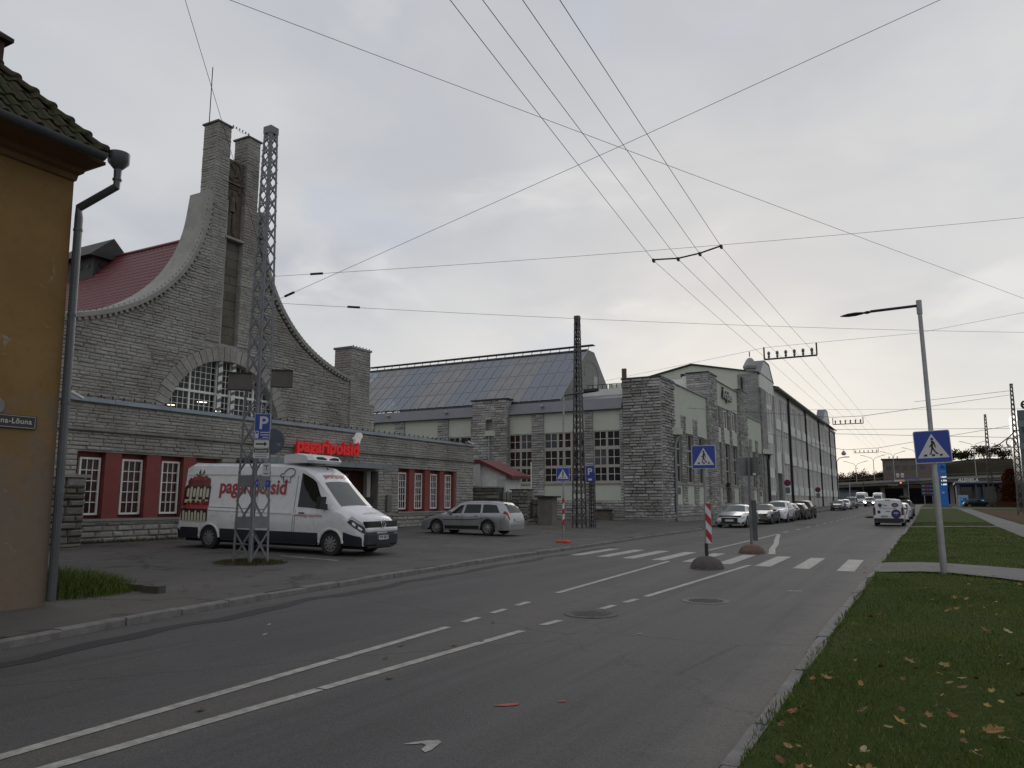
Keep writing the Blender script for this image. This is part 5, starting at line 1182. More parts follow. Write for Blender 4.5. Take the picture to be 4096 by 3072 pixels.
m = MB(); m.tube([(EX + .02, 7.24, EZ - .12), (EX + .02, 7.24, EZ - .42), (HXW + .09, 7.0, 6.37), (HXW + .09, 7.01, 6.20), (HXW + .09, 7.10, 1.0), (HXW + .09, 7.11, .2)], .062, 10); dp = m.build('downpipe', GUT, hs, smooth=30)
for z in (6.0, 4.6, 3.2, 1.8): MB().lathe([(.07, -.02), (.07, .02)], (HXW + .09, lerp(7.1, 7.01, (z - 1) / 5.2), z), n=12).build('pipe_collar', GUT, dp)
m = MB(); m.lathe([(.07, -.02), (.07, .01)], (EX + .02, 7.24, EZ - .3), n=12); m.build('pipe_collar', GUT, dp)
# chimney head of which one corner shows
cp = at_d(58, 158, 13.6); m = MB(); m.box(cp[0] - 1.0, cp[0] - .1, cp[1] - 1.0, cp[1] - .1, EZ + 2, cp[2] + .0); ch = m.build('chimney', M('dark_brick', (.05, .03, .025), .9, var=.3, scale=6), hs)
m = MB(); m.add([(cp[0], cp[1], cp[2]), (cp[0], cp[1] - 1.15, cp[2]), (cp[0] - 1.15, cp[1] - 1.15, cp[2]), (cp[0] - 1.15, cp[1], cp[2]), (cp[0] - .55, cp[1] - .55, cp[2] + .42), (cp[0], cp[1], cp[2] - .07), (cp[0], cp[1] - 1.15, cp[2] - .07), (cp[0] - 1.15, cp[1] - 1.15, cp[2] - .07), (cp[0] - 1.15, cp[1], cp[2] - .07)], [(0, 1, 4), (1, 2, 4), (2, 3, 4), (3, 0, 4), (0, 5, 6, 1), (1, 6, 7, 2), (2, 7, 8, 3), (3, 8, 5, 0), (5, 8, 7, 6)]); m.build('chimney_cap', M('cap_brown', (.035, .022, .02), .9), ch)
# street name plate and round plaque
sp_ = thing('street_name_plate', 'black street name plate with pale border on the yellow house', 'sign', (HXW + .03, 6.1, 2.85))
MB().box(HXW + .01, HXW + .035, 5.45, 6.685, 2.755, 2.95).build('plate', M('plate_black', (.010, .010, .014), .3), sp_)
for b in ((5.47, 6.665, 2.932, 2.94), (5.47, 6.665, 2.765, 2.773), (6.655, 6.663, 2.765, 2.94), (5.47, 5.478, 2.765, 2.94)): MB().box(HXW + .034, HXW + .038, *b).build('border', M('plate_line', (.40, .37, .31), .5), sp_)
vs_, _ = text_geo('na-Lõuna', 1, 0, .0); kx = .44 / (vs_[:, 0].max() - vs_[:, 0].min())
text_obj('lettering', 'una-Lõuna', M('plate_text', (.52, .50, .46), .5), sp_, (HXW + .037, 6.162 - .058, 2.825), (0, 1, 0), (0, 0, 1), (1, 0, 0), 1.0, .002, .012, .50, spacing=1.08)
pq = thing('round_plaque', 'small round grey plaque above the street name plate', 'plaque', (HXW + .02, 6.09, 3.06))
MB().lathe([(.0001, .03), (.115, .03), (.13, .015), (.13, 0)], (HXW, 6.09, 3.06), 'x', 20).build('disc', M('plaque_grey', (.20, .20, .19), .6), pq, smooth=40)
for z in (3.09, 3.03): text_obj('relief', '0o', M('plaque_dark', (.07, .07, .07), .6), pq, (HXW + .031, 6.03, z - .015), (0, 1, 0), (0, 0, 1), (1, 0, 0), .05, .003)

# ================================================================ lattice masts
def lattice_mast(name, label, base, top, h, s0, s1, nseg, mat, group=None, cap=True, leg=.055, base_solid=()):
    b = np.array(base, float); t_ = np.array((top[0], top[1], base[2] + h), float); t = thing(name, label, 'mast', tuple(b), 0, group)
    def corner(i, f):
        s = lerp(s0, s1, f) / 2; c = lerp(b, t_, f); sx, sy = ((1, -1), (1, 1), (-1, 1), (-1, -1))[i]; return c + V3(sx * s, sy * s, 0)
    for i in range(4):                                              # angle-iron legs: two flanges
        m = MB(); p, q = corner(i, 0), corner(i, 1); sx, sy = ((1, -1), (1, 1), (-1, 1), (-1, -1))[i]
        for (ox, oy, wx, wy) in ((-sx * leg / 2, 0, leg / 2, .006), (0, -sy * leg / 2, .006, leg / 2)):
            o = V3(ox, oy, 0); m.add([p + o + V3(-wx, -wy, 0), p + o + V3(wx, -wy, 0), p + o + V3(wx, wy, 0), p + o + V3(-wx, wy, 0), q + o + V3(-wx, -wy, 0), q + o + V3(wx, -wy, 0), q + o + V3(wx, wy, 0), q + o + V3(-wx, wy, 0)], [(0, 3, 2, 1), (4, 5, 6, 7), (0, 1, 5, 4), (1, 2, 6, 5), (2, 3, 7, 6), (3, 0, 4, 7)])
        m.build('leg', mat, t)
    hs_ = np.linspace(0, 1, nseg + 1); r = (s1 / s0) ** (1 / nseg); w = np.array([r ** i for i in range(nseg)]); hs_ = np.concatenate([[0], np.cumsum(w) / w.sum()]) * .985 + .005
    for k in range(nseg):
        f0, f1 = hs_[k], hs_[k + 1]
        for i in range(4):
            j = (i + 1) % 4; a0, a1, c0, c1 = corner(i, f0), corner(i, f1), corner(j, f0), corner(j, f1); n = np.cross(c0 - a0, (0, 0, 1)); n /= np.linalg.norm(n)
            m = MB()
            m.bar(a0 + n * .008, c1 + n * .008, leg * .62, .008, tuple(n)); m.build('brace', mat, t) if True else None
            m = MB(); m.bar(c0 - n * .006, a1 - n * .006, leg * .62, .008, tuple(n)); m.build('brace', mat, t)
    for f in base_solid:                                            # riveted plates between the legs
        for i in range(4):
            j = (i + 1) % 4; a0, a1, c0, c1 = corner(i, f[0]), corner(i, f[1]), corner(j, f[0]), corner(j, f[1]); n = np.cross(c0 - a0, (0, 0, 1)); n /= np.linalg.norm(n)
            m = MB(); m.add([q + n * d for d in (.0, .012) for q in (a0, c0, c1, a1)], [(0, 1, 2, 3)[::-1], (4, 5, 6, 7), (0, 1, 5, 4), (1, 2, 6, 5), (2, 3, 7, 6), (3, 0, 4, 7)]); m.build('gusset_plate', mat, t)
    if cap:
        c = t_; s = s1 / 2 + .015; m = MB(); m.box(c[0] - s, c[0] + s, c[1] - s, c[1] + s, c[2] - .16, c[2] + .03); m.build('cap', mat, t)
    return t
lattice_mast('lattice_mast', 'tall grey lattice mast standing before the white van', (-14.86, 13.88, lot_z(-14.8)), (-14.62, 13.62), 11.25, .60, .245, 22, MASTP, None, leg=.062, base_solid=((.075, .10), (.165, .19)))
lattice_mast('lattice_mast', 'dark lattice mast in front of the big factory windows', (-16.80, 38.75, lot_z(-16.8)), (-16.75, 38.7), 11.75, .62, .26, 20, M('dark_mast', (.075, .073, .075), .6, .2, var=.15), None, leg=.075)
RUSTM = M('brown_mast', (.10, .085, .075), .7, .1, var=.2)
lattice_mast('lattice_mast', 'rusty grey lattice mast at the right edge of the lawn', (7.75, 88.9, .25), (7.95, 88.9), 12.8, .62, .24, 20, RUSTM, None, leg=.085)
lattice_mast('lattice_mast', 'farther rusty lattice mast carrying a scrolled gantry arm', (8.6, 141, .6), (8.75, 141), 14.5, .85, .3, 18, RUSTM, None, leg=.12)
lattice_mast('lattice_mast', 'small second lattice pole beside the dark mast', (-16.25, 39.3, lot_z(-16.5)), (-16.25, 39.3), 3.0, .3, .25, 7, M('dark_mast', (.075, .073, .075)), None, False, .05)
ga = thing('gantry', 'dark scrolled overhead gantry between the two right hand masts', 'gantry', (8.6, 120, 9.6))
m = MB(); A = V3(6.4, 141, 9.8); Bq = V3(8.9, 141, 9.85); D = V3(7.95, 89.5, 7.3)
m.bar(A, Bq, .18); m.bar(A + V3(0, 0, .3), Bq + V3(0, 0, .3), .10); m.build('arm', DARKMET, ga)
m = MB(); P_ = [at_d(*p, d) for p, d in (((3960, 1790), 140), ((4000, 1775), 130), ((4040, 1745), 115), ((4062, 1720), 100), ((4075, 1722), 95))]; m.tube(P_, .09, 6); m.tube([at_d(3958, 1791, 140), at_d(4075, 1788, 95)], .09, 6); m.build('brace_rod', DARKMET, ga)
c_ = at_d(4044, 1771, 105); m = MB(); m.tube([c_ + np.array(_rt) * 1.25 * math.cos(a) / 2 * 1.0 + V3(0, 0, .62 * math.sin(a)) for a in np.linspace(0, 2 * math.pi, 25)], .07, 6, False); m.build('scroll_ring', DARKMET, ga)

# ================================================================ signs and poles
BLUE = M('sign_blue', (.012, .045, .30), .35, var=.06); SWHITE = M('sign_white', (.56, .57, .58), .4, var=.05, dirt=.1, dirtcol=(.3, .3, .3)); SBLACK = M('sign_black', (.012, .012, .012), .5); SGREY = M('sign_back_grey', (.16, .165, .17), .5, .4, var=.1); SRED = M('sign_red', (.36, .018, .022), .4, var=.05)
def rrect(w, h, r, n=5):
    P = []
    for (cx, cy, a0) in ((w / 2 - r, h / 2 - r, 0), (-w / 2 + r, h / 2 - r, 90), (-w / 2 + r, -h / 2 + r, 180), (w / 2 - r, -h / 2 + r, 270)):
        for i in range(n + 1): a = math.radians(a0 + 90 * i / n); P.append((cx + r * math.cos(a), cy + r * math.sin(a)))
    return P
def plate(root, name, c, U, V, N, poly, mat, d0, d1):
    c, U, V, N = [np.array(q, float) for q in (c, U, V, N)]
    m = MB(); m.prism(poly, lambda u, v, d: c + U * u + V * v + N * d, d0, d1); return m.build(name, mat, root)
def ped_sign(root, c, yaw, w, back=True, roll=0.0):
    """pedestrian crossing plate; the face looks along N"""
    N = V3(math.sin(yaw), -math.cos(yaw), 0); U = V3(math.cos(yaw), math.sin(yaw), 0); Vv = V3(0, 0, 1)
    U, Vv = U * math.cos(roll) + Vv * math.sin(roll), -U * math.sin(roll) + Vv * math.cos(roll)
    b = plate(root, 'sign_plate', c, U, Vv, N, rrect(w, w, w * .06), SWHITE, 0, .018)
    plate(root, 'blue_field', c, U, Vv, N, rrect(w * .955, w * .955, w * .05), BLUE, .018, .021)
    tri = plate(root, 'white_triangle', c, U, Vv, N, [(0, w * .40), (-w * .43, -w * .34), (w * .43, -w * .34)], SWHITE, .021, .024)
    s = w * .86
    fig = [[(.015, .30), (.05, .33), (.045, .385), (.0, .40), (-.035, .375), (-.035, .33), (-.005, .295)],               # head
           [(-.03, .29), (.03, .29), (.075, .22), (.095, .10), (.105, .02), (.075, .0), (.055, .10), (.03, .18), (.02, .02), (-.045, .02), (-.03, .16), (-.075, .08), (-.11, .06), (-.10, .035), (-.05, .05), (-.035, .10)],  # torso, arms
           [(-.045, .02), (.02, .02), (-.0, -.05), (-.035, -.13), (-.05, -.24), (-.13, -.25), (-.12, -.215), (-.085, -.205), (-.075, -.12), (-.05, -.05)],     # rear leg
           [(-.02, .02), (.02, .02), (.06, -.08), (.10, -.15), (.17, -.22), (.145, -.25), (.09, -.225), (.055, -.16), (.0, -.06)]]                      # front leg
    for P in fig: plate(root, 'walking_figure', c + Vv * (-s * .045), U, Vv, N, [(x * s, y * s * .92) for x, y in P], SBLACK, .024, .027)
    for x in (-.24, 0, .24): plate(root, 'stripe', c, U, Vv, N, [((x - .055) * s + (.02 * s if x < 0 else -.02 * s if x > 0 else 0) * -1, -.335 * s), ((x + .045) * s, -.335 * s), ((x + .055) * s - (.0), -.265 * s), ((x - .04) * s, -.265 * s)], SBLACK, .024, .027)
    if back: plate(root, 'back_bracket', c, U, Vv, N, rrect(w * .8, .05, .01), GALV, -.02, 0)
face_cam = lambda p: math.atan2(-p[0], p[1]) * -1.0
# lamp post on the right with sign
LB = at_z(*(q * PV for q in (2040, 1240)), .12); LT = V3(.12, 19.42, 6.22)
lp_ = thing('lamp_post', 'slim galvanised lamp post on the lawn with single arm', 'lamp post', tuple(LB))
m = MB(); m.tube([LB - V3(0, 0, .1), lerp(LB, LT, .35), lerp(LB, LT, .36), LT], .072, 12, True, .045); m.build('pole', GALV, lp_, smooth=40)
m = MB(); m.tube([LT + V3(-.0, 0, -.30), LT + V3(0, 0, .02)], .062, 10); m.build('arm_clamp', GALV, lp_)
m = MB(); m.tube([LT + V3(0, 0, -.10), LT + V3(-1.02, 0, -.12)], .033, 8); m.build('arm', DARKMET, lp_, smooth=40)
e_ = LT + V3(-1.0, 0, -.13); m = MB(); prof = [(0, .02), (.05, .055), (.10, .06), (.16, .035), (.20, .05), (.34, .075), (.50, .07), (.60, .045), (.68, .012)]
n = 10
for (d, r_) in prof:
    for i in range(n): a = 2 * math.pi * i / n; m.v.append(e_ + V3(-d, math.cos(a) * r_ * 1.5, math.sin(a) * r_ * .55 - d * .05))
m.f = [(j * n + i, j * n + (i + 1) % n, (j + 1) * n + (i + 1) % n, (j + 1) * n + i) for j in range(len(prof) - 1) for i in range(n)] + [tuple(range(n)), tuple((len(prof) - 1) * n + i for i in range(n))]; m.build('lamp_head', BLACK, lp_, smooth=50)
sc_ = lerp(LB, LT, (2.87 - .12) / 6.1) + V3(0, -.10, 0); s1_ = thing('pedestrian_sign', 'large blue pedestrian crossing sign on the lamp post', 'road sign', tuple(sc_)); ped_sign(s1_, sc_ + V3(0.0, 0, 0), 0.0, .72, True, .03)
# island: domes, sign posts, striped board
CONCD = M('dark_concrete', (.085, .075, .07), .95, var=.2, scale=6, bump=.5, bscale=30); CONCR = M('red_concrete', (.14, .085, .07), .95, var=.2, scale=6, bump=.5, bscale=30)
def island_post(c, mat, label_d, label_s, r, h, top, front):
    d = thing('bollard_dome', label_d, 'dome', tuple(c)); m = MB(); m.lathe([(r * 1.0, -.02), (r, .03), (r * .93, h * .35), (r * .78, h * .66), (r * .55, h * .88), (r * .25, h * .98), (.001, h)], tuple(c), n=24); m.build('dome', mat, d, smooth=60)
    for k in range(4): a = -2.4 + k * .55; MB().obox(c + V3(r * 1.02 * math.cos(a), r * 1.02 * math.sin(a), .015), (.03, 0, 0), (0, .02, 0), (0, 0, .006)).build('leaf_scrap', M('scrap', (.20, .15, .09), .9), d)
    return d
c1 = V3(-5.06, 19.72, 0); c2 = V3(-5.18, 25.95, 0)
island_post(c1, CONCD, 'dark concrete dome base before the zebra crossing', '', .42, .31, 3.1, True)
island_post(c2, CONCR, 'reddish concrete dome base behind the zebra crossing', '', .42, .29, 3.1, False)
si = thing('pedestrian_sign', 'blue pedestrian sign on pole standing in the dark dome', 'road sign', tuple(c1 + V3(0, 0, .3)))
m = MB(); m.tube([c1 + V3(.0, .02, .28), c1 + V3(.03, .02, 3.1)], .034, 10); m.build('pole', GALV, si, smooth=40)
m = MB(); m.tube([c1 + V3(0, .02, .28), c1 + V3(0, .02, .62)], .045, 10); m.build('pole_sleeve', DARKMET, si)
ped_sign(si, c1 + V3(.03, -.035, 2.80), .16, .60)
bd = thing('striped_board', 'red and white striped hazard board on the island pole', 'hazard board', tuple(c1 + V3(.07, -.05, .6)))
def hazard(root, c, U, N, w, z0, z1, n, flip=1):
    c, U, N = [np.array(q, float) for q in (c, U, N)]; h = (z1 - z0) / n; pr = lambda P, mat, d: plate(root, 'stripe', c, U, (0, 0, 1), N, P, mat, d, d + .003)
    plate(root, 'board', c, U, (0, 0, 1), N, [(-w / 2, z0), (w / 2, z0), (w / 2, z1), (-w / 2, z1)], SWHITE, -.012, 0)
    for k in range(-1, n + 1):
        if k % 2: continue
        a, b = z0 + k * h, z0 + (k + 1) * h; s = h * .9 * flip
        P = [(-w / 2, a + s), (w / 2, a), (w / 2, b), (-w / 2, b + s)]
        P = [(u, min(max(v, z0), z1)) for u, v in P]; pr(P, SRED, .0)
        
hazard(bd, c1 + V3(.085, -.02, 0), V3(math.cos(.16), math.sin(.16), 0), V3(math.sin(.16), -math.cos(.16), 0), .14, .62, 1.62, 5)
sb = thing('pedestrian_sign', 'grey backs of two sign plates on the reddish dome post', 'road sign', tuple(c2 + V3(0, 0, .28)))
m = MB(); m.tube([c2 + V3(.0, .0, .26), c2 + V3(.03, 0, 3.1)], .04, 10); m.build('pole', SGREY, sb, smooth=40)
for (yw, off) in ((.55, V3(-.14, .05, 0)), (-.5, V3(.16, .05, 0))):
    U = V3(math.cos(yw), math.sin(yw), 0); N = V3(math.sin(yw), -math.cos(yw), 0); plate(sb, 'sign_back', c2 + V3(.03, 0, 2.80) + off, U, (0, 0, 1), N, rrect(.44 if yw > 0 else .40, .6, .03), SGREY, 0, .02)
plate(sb, 'board_back', c2 + V3(.13, .03, 1.05), (1, 0, 0), (0, 0, 1), (0, -1, 0), rrect(.15, 1.3, .02), M('dark_board_back', (.075, .08, .08), .6), 0, .03)
plate(sb, 'sticker', c2 + V3(.2, .0, 2.55), (1, 0, 0), (0, 0, 1), (0, -1, 0), [(-.05, -.03), (.05, -.03), (.05, .03), (-.05, .03)], SWHITE, .0, .03)
# pole with sign by the left kerb end (striped sleeve, red foot)
c3 = at_z(2200 + 92 * .5877, 1900 + 462 * .5877, .12); s3 = thing('pedestrian_sign', 'blue pedestrian sign on pole with striped sleeve and red foot', 'road sign', tuple(c3))
m = MB(); m.tube([c3, c3 + V3(.06, 0, 5.62)], .034, 10); m.build('pole', GALV, s3, smooth=40)
m = MB(); m.tube([c3 + V3(.06, 0, 5.55), c3 + V3(.22, .1, 5.60), c3 + V3(1.25, .45, 5.72)], .03, 8); m.build('arm', DARKMET, s3); m = MB(); m.obox(c3 + V3(1.05, .4, 5.76), (.28, .1, .02), (-.03, .1, 0), (0, 0, .05)); m.build('lamp_head', DARKMET, s3)
MB().bbox(c3[0] - .25, c3[0] + .25, c3[1] - .18, c3[1] + .18, c3[2] - .02, c3[2] + .09, .02).build('foot', M('red_foot', (.45, .06, .035), .7, var=.15), s3)
ped_sign(s3, c3 + V3(.02, -.04, 2.55), .30, .50)
for k in range(5):
    z0 = .62 + k * .20; m = MB(); n = 14
    for (zz, sh) in ((z0, 0), (z0 + .2, 0)):
        for i in range(n): a = 2 * math.pi * i / n; m.v.append(c3 + V3(math.cos(a) * .046 + .008, math.sin(a) * .046, zz + .06 * math.cos(a + .6)))
    m.f = [(i, (i + 1) % n, n + (i + 1) % n, n + i) for i in range(n)]; m.build('sleeve_band', SRED if k % 2 == 0 else SWHITE, s3)
# parking signs on the near mast
def sign_board(name, label, cat, c, yaw, parts, back=True):
    t = thing(name, label, cat, tuple(c)); N = V3(math.sin(yaw), -math.cos(yaw), 0); U = V3(math.cos(yaw), math.sin(yaw), 0)
    return t, N, U
pc = at_d(1050, 1706, 18.05); yw = math.radians(38)
ps, N, U = sign_board('parking_sign', 'blue parking sign with arrow plates fixed on the near mast', 'road sign', pc, yw, None); Zv = V3(0, 0, 1)
plate(ps, 'sign_plate', pc, U, Zv, N, rrect(.36, .61, .02), SWHITE, 0, .015); plate(ps, 'blue_field', pc, U, Zv, N, rrect(.34, .59, .018), BLUE, .015, .018)
text_obj('letter_p', 'P', SWHITE, ps, pc + U * -.085 + Zv * -.055 + N * .02, U, Zv, N, .42, .001, .008)
plate(ps, 'meter_icon', pc + U * -.115 + Zv * -.19, U, Zv, N, [(-.04, -.09), (.03, -.09), (.04, .05), (-.045, .05)], SWHITE, .018, .02); plate(ps, 'meter_window', pc + U * -.115 + Zv * -.17, U, Zv, N, [(-.025, 0), (.02, 0), (.02, .04), (-.025, .04)], BLUE, .02, .022); plate(ps, 'meter_top', pc + U * -.115 + Zv * -.125, U, Zv, N, [(-.05, 0), (.045, 0), (.045, .015), (-.05, .015)], SWHITE, .018, .02)
for i, w in enumerate((.2, .19, .13)): plate(ps, 'small_print', pc + U * (.06 if i < 2 else .08) + Zv * (-.14 - .06 * i), U, Zv, N, [(-w / 2, -.011), (w / 2, -.011), (w / 2, .011), (-w / 2, .011)], SWHITE, .018, .019)
q = pc + Zv * -.415; plate(ps, 'arrow_plate', q, U, Zv, N, rrect(.36, .20, .025), SBLACK, 0, .014); plate(ps, 'arrow_field', q, U, Zv, N, rrect(.345, .185, .022), SWHITE, .014, .016); plate(ps, 'arrow', q, U, Zv, N, [(-.13, -.018), (.06, -.018), (.06, -.055), (.13, 0), (.06, .055), (.06, .018), (-.13, .018)], SBLACK, .016, .018)
q = pc + Zv * -.575; plate(ps, 'strip_plate', q, U, Zv, N, rrect(.36, .10, .01), SWHITE, 0, .014); plate(ps, 'strip_field', q, U, Zv, N, rrect(.34, .085, .02), SBLACK, .014, .016)
text_obj('strip_text', 'EUROPARK', SWHITE, ps, q + U * -.145 + Zv * -.022 + N * .017, U, Zv, N, .06, .001, .002, .29)
q = pc + Zv * -.69; plate(ps, 'note_plate', q, U, Zv, N, rrect(.36, .115, .01), SWHITE, 0, .014)
for i in (0, 1): plate(ps, 'small_print', q + Zv * (.022 - .045 * i), U, Zv, N, [(-.15 + .02 * i, -.008), (.15 - .02 * i, -.008), (.15 - .02 * i, .008), (-.15 + .02 * i, .008)], M('note_grey', (.15, .15, .15), .6), .014, .015)
dc = at_d(1092, 1765, 18.55); ds = thing('round_sign', 'round road sign seen from its dark back on the near mast', 'road sign', tuple(dc))
Nd = V3(math.sin(math.radians(100)), -math.cos(math.radians(100)), 0); Ud = V3(math.cos(math.radians(78)), math.sin(math.radians(78)), 0); Nd = np.cross(Ud, Zv)
plate(ds, 'disc', dc, Ud, Zv, Nd, [(.31 * math.cos(a), .31 * math.sin(a)) for a in np.linspace(0, 2 * math.pi, 32)[:-1]], M('sign_back_blue', (.05, .062, .085), .35, .4), 0, .015); plate(ds, 'sticker', dc + Ud * .15 + Zv * -.07, Ud, Zv, Nd, [(-.05, -.03), (.05, -.03), (.05, .03), (-.05, .03)], SGREY, .015, .018)
tc = at_d(1065, 1878, 18.1); ts = thing('notice_plate', 'small white T plate on the near mast leg', 'road sign', tuple(tc)); plate(ts, 'plate', tc, U, Zv, N, rrect(.17, .31, .01), SWHITE, 0, .012); text_obj('letter_t', 'T', SBLACK, ts, tc + U * -.05 + Zv * -.02 + N * .013, U, Zv, N, .17, .001, .0); plate(ts, 'small_print', tc + Zv * -.10, U, Zv, N, [(-.05, -.012), (.05, -.012), (.05, .012), (-.05, .012)], M('note_grey', (.15, .15, .15)), .012, .013)
for i, (x_, y_, lab) in enumerate(((1029, 1932, 'blue diamond tag on the front leg of the near mast'), (1072, 1935, 'blue diamond tag on the right leg of the near mast'))):
    cc = at_d(x_, y_, 18.0); tt_ = thing('number_tag', lab, 'tag', tuple(cc)); plate(tt_, 'tag', cc, U, Zv, N, [(0, .10), (-.07, 0), (0, -.10), (.07, 0)] if i == 0 else rrect(.11, .17, .03), BLUE, 0, .01); text_obj('digit', '17' if i == 0 else '7', SWHITE, tt_, cc + U * -.035 + Zv * -.03 + N * .011, U, Zv, N, .08, .001)
for (x0, x1, ya, yb_, dd, lab) in ((912, 1010, 1488, 1562, 18.9, 'grey metal board on the left side of the near mast'), (1085, 1172, 1480, 1550, 19.0, 'grey metal board on the right side of the near mast')):
    A_, B_ = at_d(x0, (ya + yb_) / 2 + (8 if x0 < 1000 else 6), dd), at_d(x1, (ya + yb_) / 2 - 6, dd + .1); cc = (A_ + B_) / 2; u_ = (B_ - A_); u_[2] = 0; w_ = np.linalg.norm(u_); u_ /= w_; n_ = np.cross(u_, Zv)
    b_ = thing('metal_board', lab, 'board', tuple(cc)); plate(b_, 'panel', cc, u_, Zv, n_, rrect(w_, .43, .01), M('board_grey', (.115, .108, .10), .7, .1, var=.25, scale=2, dirt=.4), -.02, .02)
    for s_ in (-1, 1): plate(b_, 'rim', cc + Zv * .215 * s_, u_, Zv, n_, [(-w_ / 2, -.012), (w_ / 2, -.012), (w_ / 2, .012), (-w_ / 2, .012)], DARKMET, -.03, .05)
# parking meter style post and notice by the bakery windows
bs_ = at_z(1440 + 885 * .217, 2105, lot_z(-21)); bs0 = at_z(1633, 2103, lot_z(-21)); bt = thing('notice_post', 'dark timetable board on a thin pole before the right windows', 'notice board', tuple(bs0))
m = MB(); m.tube([bs0, bs0 + V3(.0, 0, 3.05)], .03, 8); m.build('pole', GALV, bt)
h_ = 3.1; plate(bt, 'board', bs0 + V3(.05, -.04, 2.62), (.92, .38, 0), (0, 0, 1), (.38, -.92, 0), rrect(.34, 1.0, .02), DARKMET, 0, .05); plate(bt, 'label', bs0 + V3(.05, -.04, 2.2), (.92, .38, 0), (0, 0, 1), (.38, -.92, 0), rrect(.3, .26, .02), M('faded_print', (.14, .13, .12), .6, var=.6, scale=25), .05, .055)
plate(bt, 'header', bs0 + V3(.05, -.04, 3.02), (.92, .38, 0), (0, 0, 1), (.38, -.92, 0), rrect(.26, .05, .01), SWHITE, .05, .055)
island = thing('pole_footing', 'low concrete footing round the timetable pole', 'footing', tuple(bs0)); MB().lathe([(.45, 0), (.42, .06), (.2, .12), (.001, .13)], tuple(bs0 - V3(0, 0, .02)), n=18).build('mound', CONC, island, smooth=50)
# no-parking signs far along the factory
for (yy, zc, r_, lab) in ((82.5, 3.45, .34, 'nearer round no parking sign on a pole beyond the parked cars'), (106.8, 3.05, .34, 'farther round no parking sign beside the long wing')):
    p = V3(-12.6, yy, .12 + float(gz(yy))); t = thing('no_parking_sign', lab, 'road sign', tuple(p)); m = MB(); m.tube([p, V3(-12.6, yy, zc + .3)], .035, 6); m.build('pole', GALV, t); N_ = V3(0, -1, 0)
    plate(t, 'disc', V3(-12.6, yy - .05, zc), (1, 0, 0), (0, 0, 1), N_, [(r_ * math.cos(a), r_ * math.sin(a)) for a in np.linspace(0, 2 * math.pi, 24)[:-1]], SRED, 0, .01); plate(t, 'blue_disc', V3(-12.6, yy - .05, zc), (1, 0, 0), (0, 0, 1), N_, [(r_ * .8 * math.cos(a), r_ * .8 * math.sin(a)) for a in np.linspace(0, 2 * math.pi, 24)[:-1]], M('navy', (.02, .022, .10), .4), .01, .012)
    m = MB(); m.bar(V3(-12.6 - r_ * .56, yy - .065, zc + r_ * .56), V3(-12.6 + r_ * .56, yy - .065, zc - r_ * .56), .09, .005, (0, 1, 0)); m.build('bar', SRED, t)
    plate(t, 'sub_plate', V3(-12.6, yy - .05, zc - .75), (1, 0, 0), (0, 0, 1), N_, rrect(.45, .6, .03), SGREY, 0, .01)
pk = V3(-15.9, 38.2, 3.1); pks = thing('parking_sign', 'small blue parking sign half hidden behind the dark mast', 'road sign', tuple(pk)); plate(pks, 'blue_field', pk, (1, .2, 0), (0, 0, 1), (.2, -1, 0), rrect(.42, .85, .03), BLUE, 0, .015); text_obj('letter_p', 'P', SWHITE, pks, pk + V3(-.13, -.06, -.05), (1, .2, 0), (0, 0, 1), (.2, -1, 0), .5, .001, .01); plate(pks, 'tag_plate', pk + V3(0, -.01, -.3), (1, .2, 0), (0, 0, 1), (.2, -1, 0), rrect(.2, .1, .01), SWHITE, .016, .02)

# ================================================================ white lean-to, yard wall, gate beside the bakery
sh = thing('lean_to_shed', 'white lean-to with a sloping red roof edge beside the bakery', 'shed', (-24.6, 41.5, .3))
WSH = M('white_boarding', (.68, .68, .66), .6, var=.08, dirt=.25)
m = MB(); m.prism([(-26.2, 2.5), (-25.4, 2.2), (-22.9, 2.2), (-22.9, 3.35), (-24.6, 3.98), (-26.2, 3.98)], lambda u, v, d: (u, d, v), 41.6, 43.5); m.build('shed_body', WSH, sh)
m = MB(); m.prism([(-25.55, 2.6), (-24.62, 2.55), (-24.62, 4.0), (-25.55, 3.98)], lambda u, v, d: (u, d, v), 41.3, 41.62); m.build('front_panel', M('pale_panel_grey', (.52, .52, .50), .7), sh)
RDT = M('red_trim', (.13, .018, .018), .5); m = MB(); m.prism([(-25.7, 4.02), (-24.6, 4.02), (-22.3, 3.02), (-22.3, 3.20), (-24.6, 4.22), (-25.7, 4.2)], lambda u, v, d: (u, d, v), 41.2, 43.7); m.build('roof_edge', RDT, sh)
MB().box(-23.55, -22.95, 41.55, 41.6, 1.5, 3.0).build('door', M('white_door', (.50, .50, .49), .5), sh); MB().box(-23.1, -23.05, 41.5, 41.56, 2.1, 2.5).build('door_bar', DARKMET, sh)
yw_ = thing('yard_wall', 'rough dark stone yard wall with cap behind the silver wagon', 'wall', (-23.5, 41.2, .3)); py = StonePool(yw_, stone_mat('rubble_yard', [(.15, .145, .125), (.21, .205, .19), (.26, .255, .24), (.12, .115, .10)], .8), 300, 21)
m = MB(); m.box(-26.0, -23.1, 41.03, 41.5, 0, 2.5); m.build('core', M('yard_core', (.10, .095, .085), .95, bump=.4), yw_); py.wall((0, 41.03, 0), (1, 0, 0), (0, -1, 0), lambda a, b: [(-26.0, -23.1)], .2, 2.45, .21, (.35, .8), .1, .2, .05)
m = MB(); m.box(-22.2, -21.1, 41.03, 41.6, 0, 2.3); m.build('gate_pier', M('yard_core', (.08, .075, .065)), yw_); py.wall((0, 41.03, 0), (1, 0, 0), (0, -1, 0), lambda a, b: [(-22.2, -21.1)], .2, 2.3, .2, (.3, .6), .1, .2, .05)
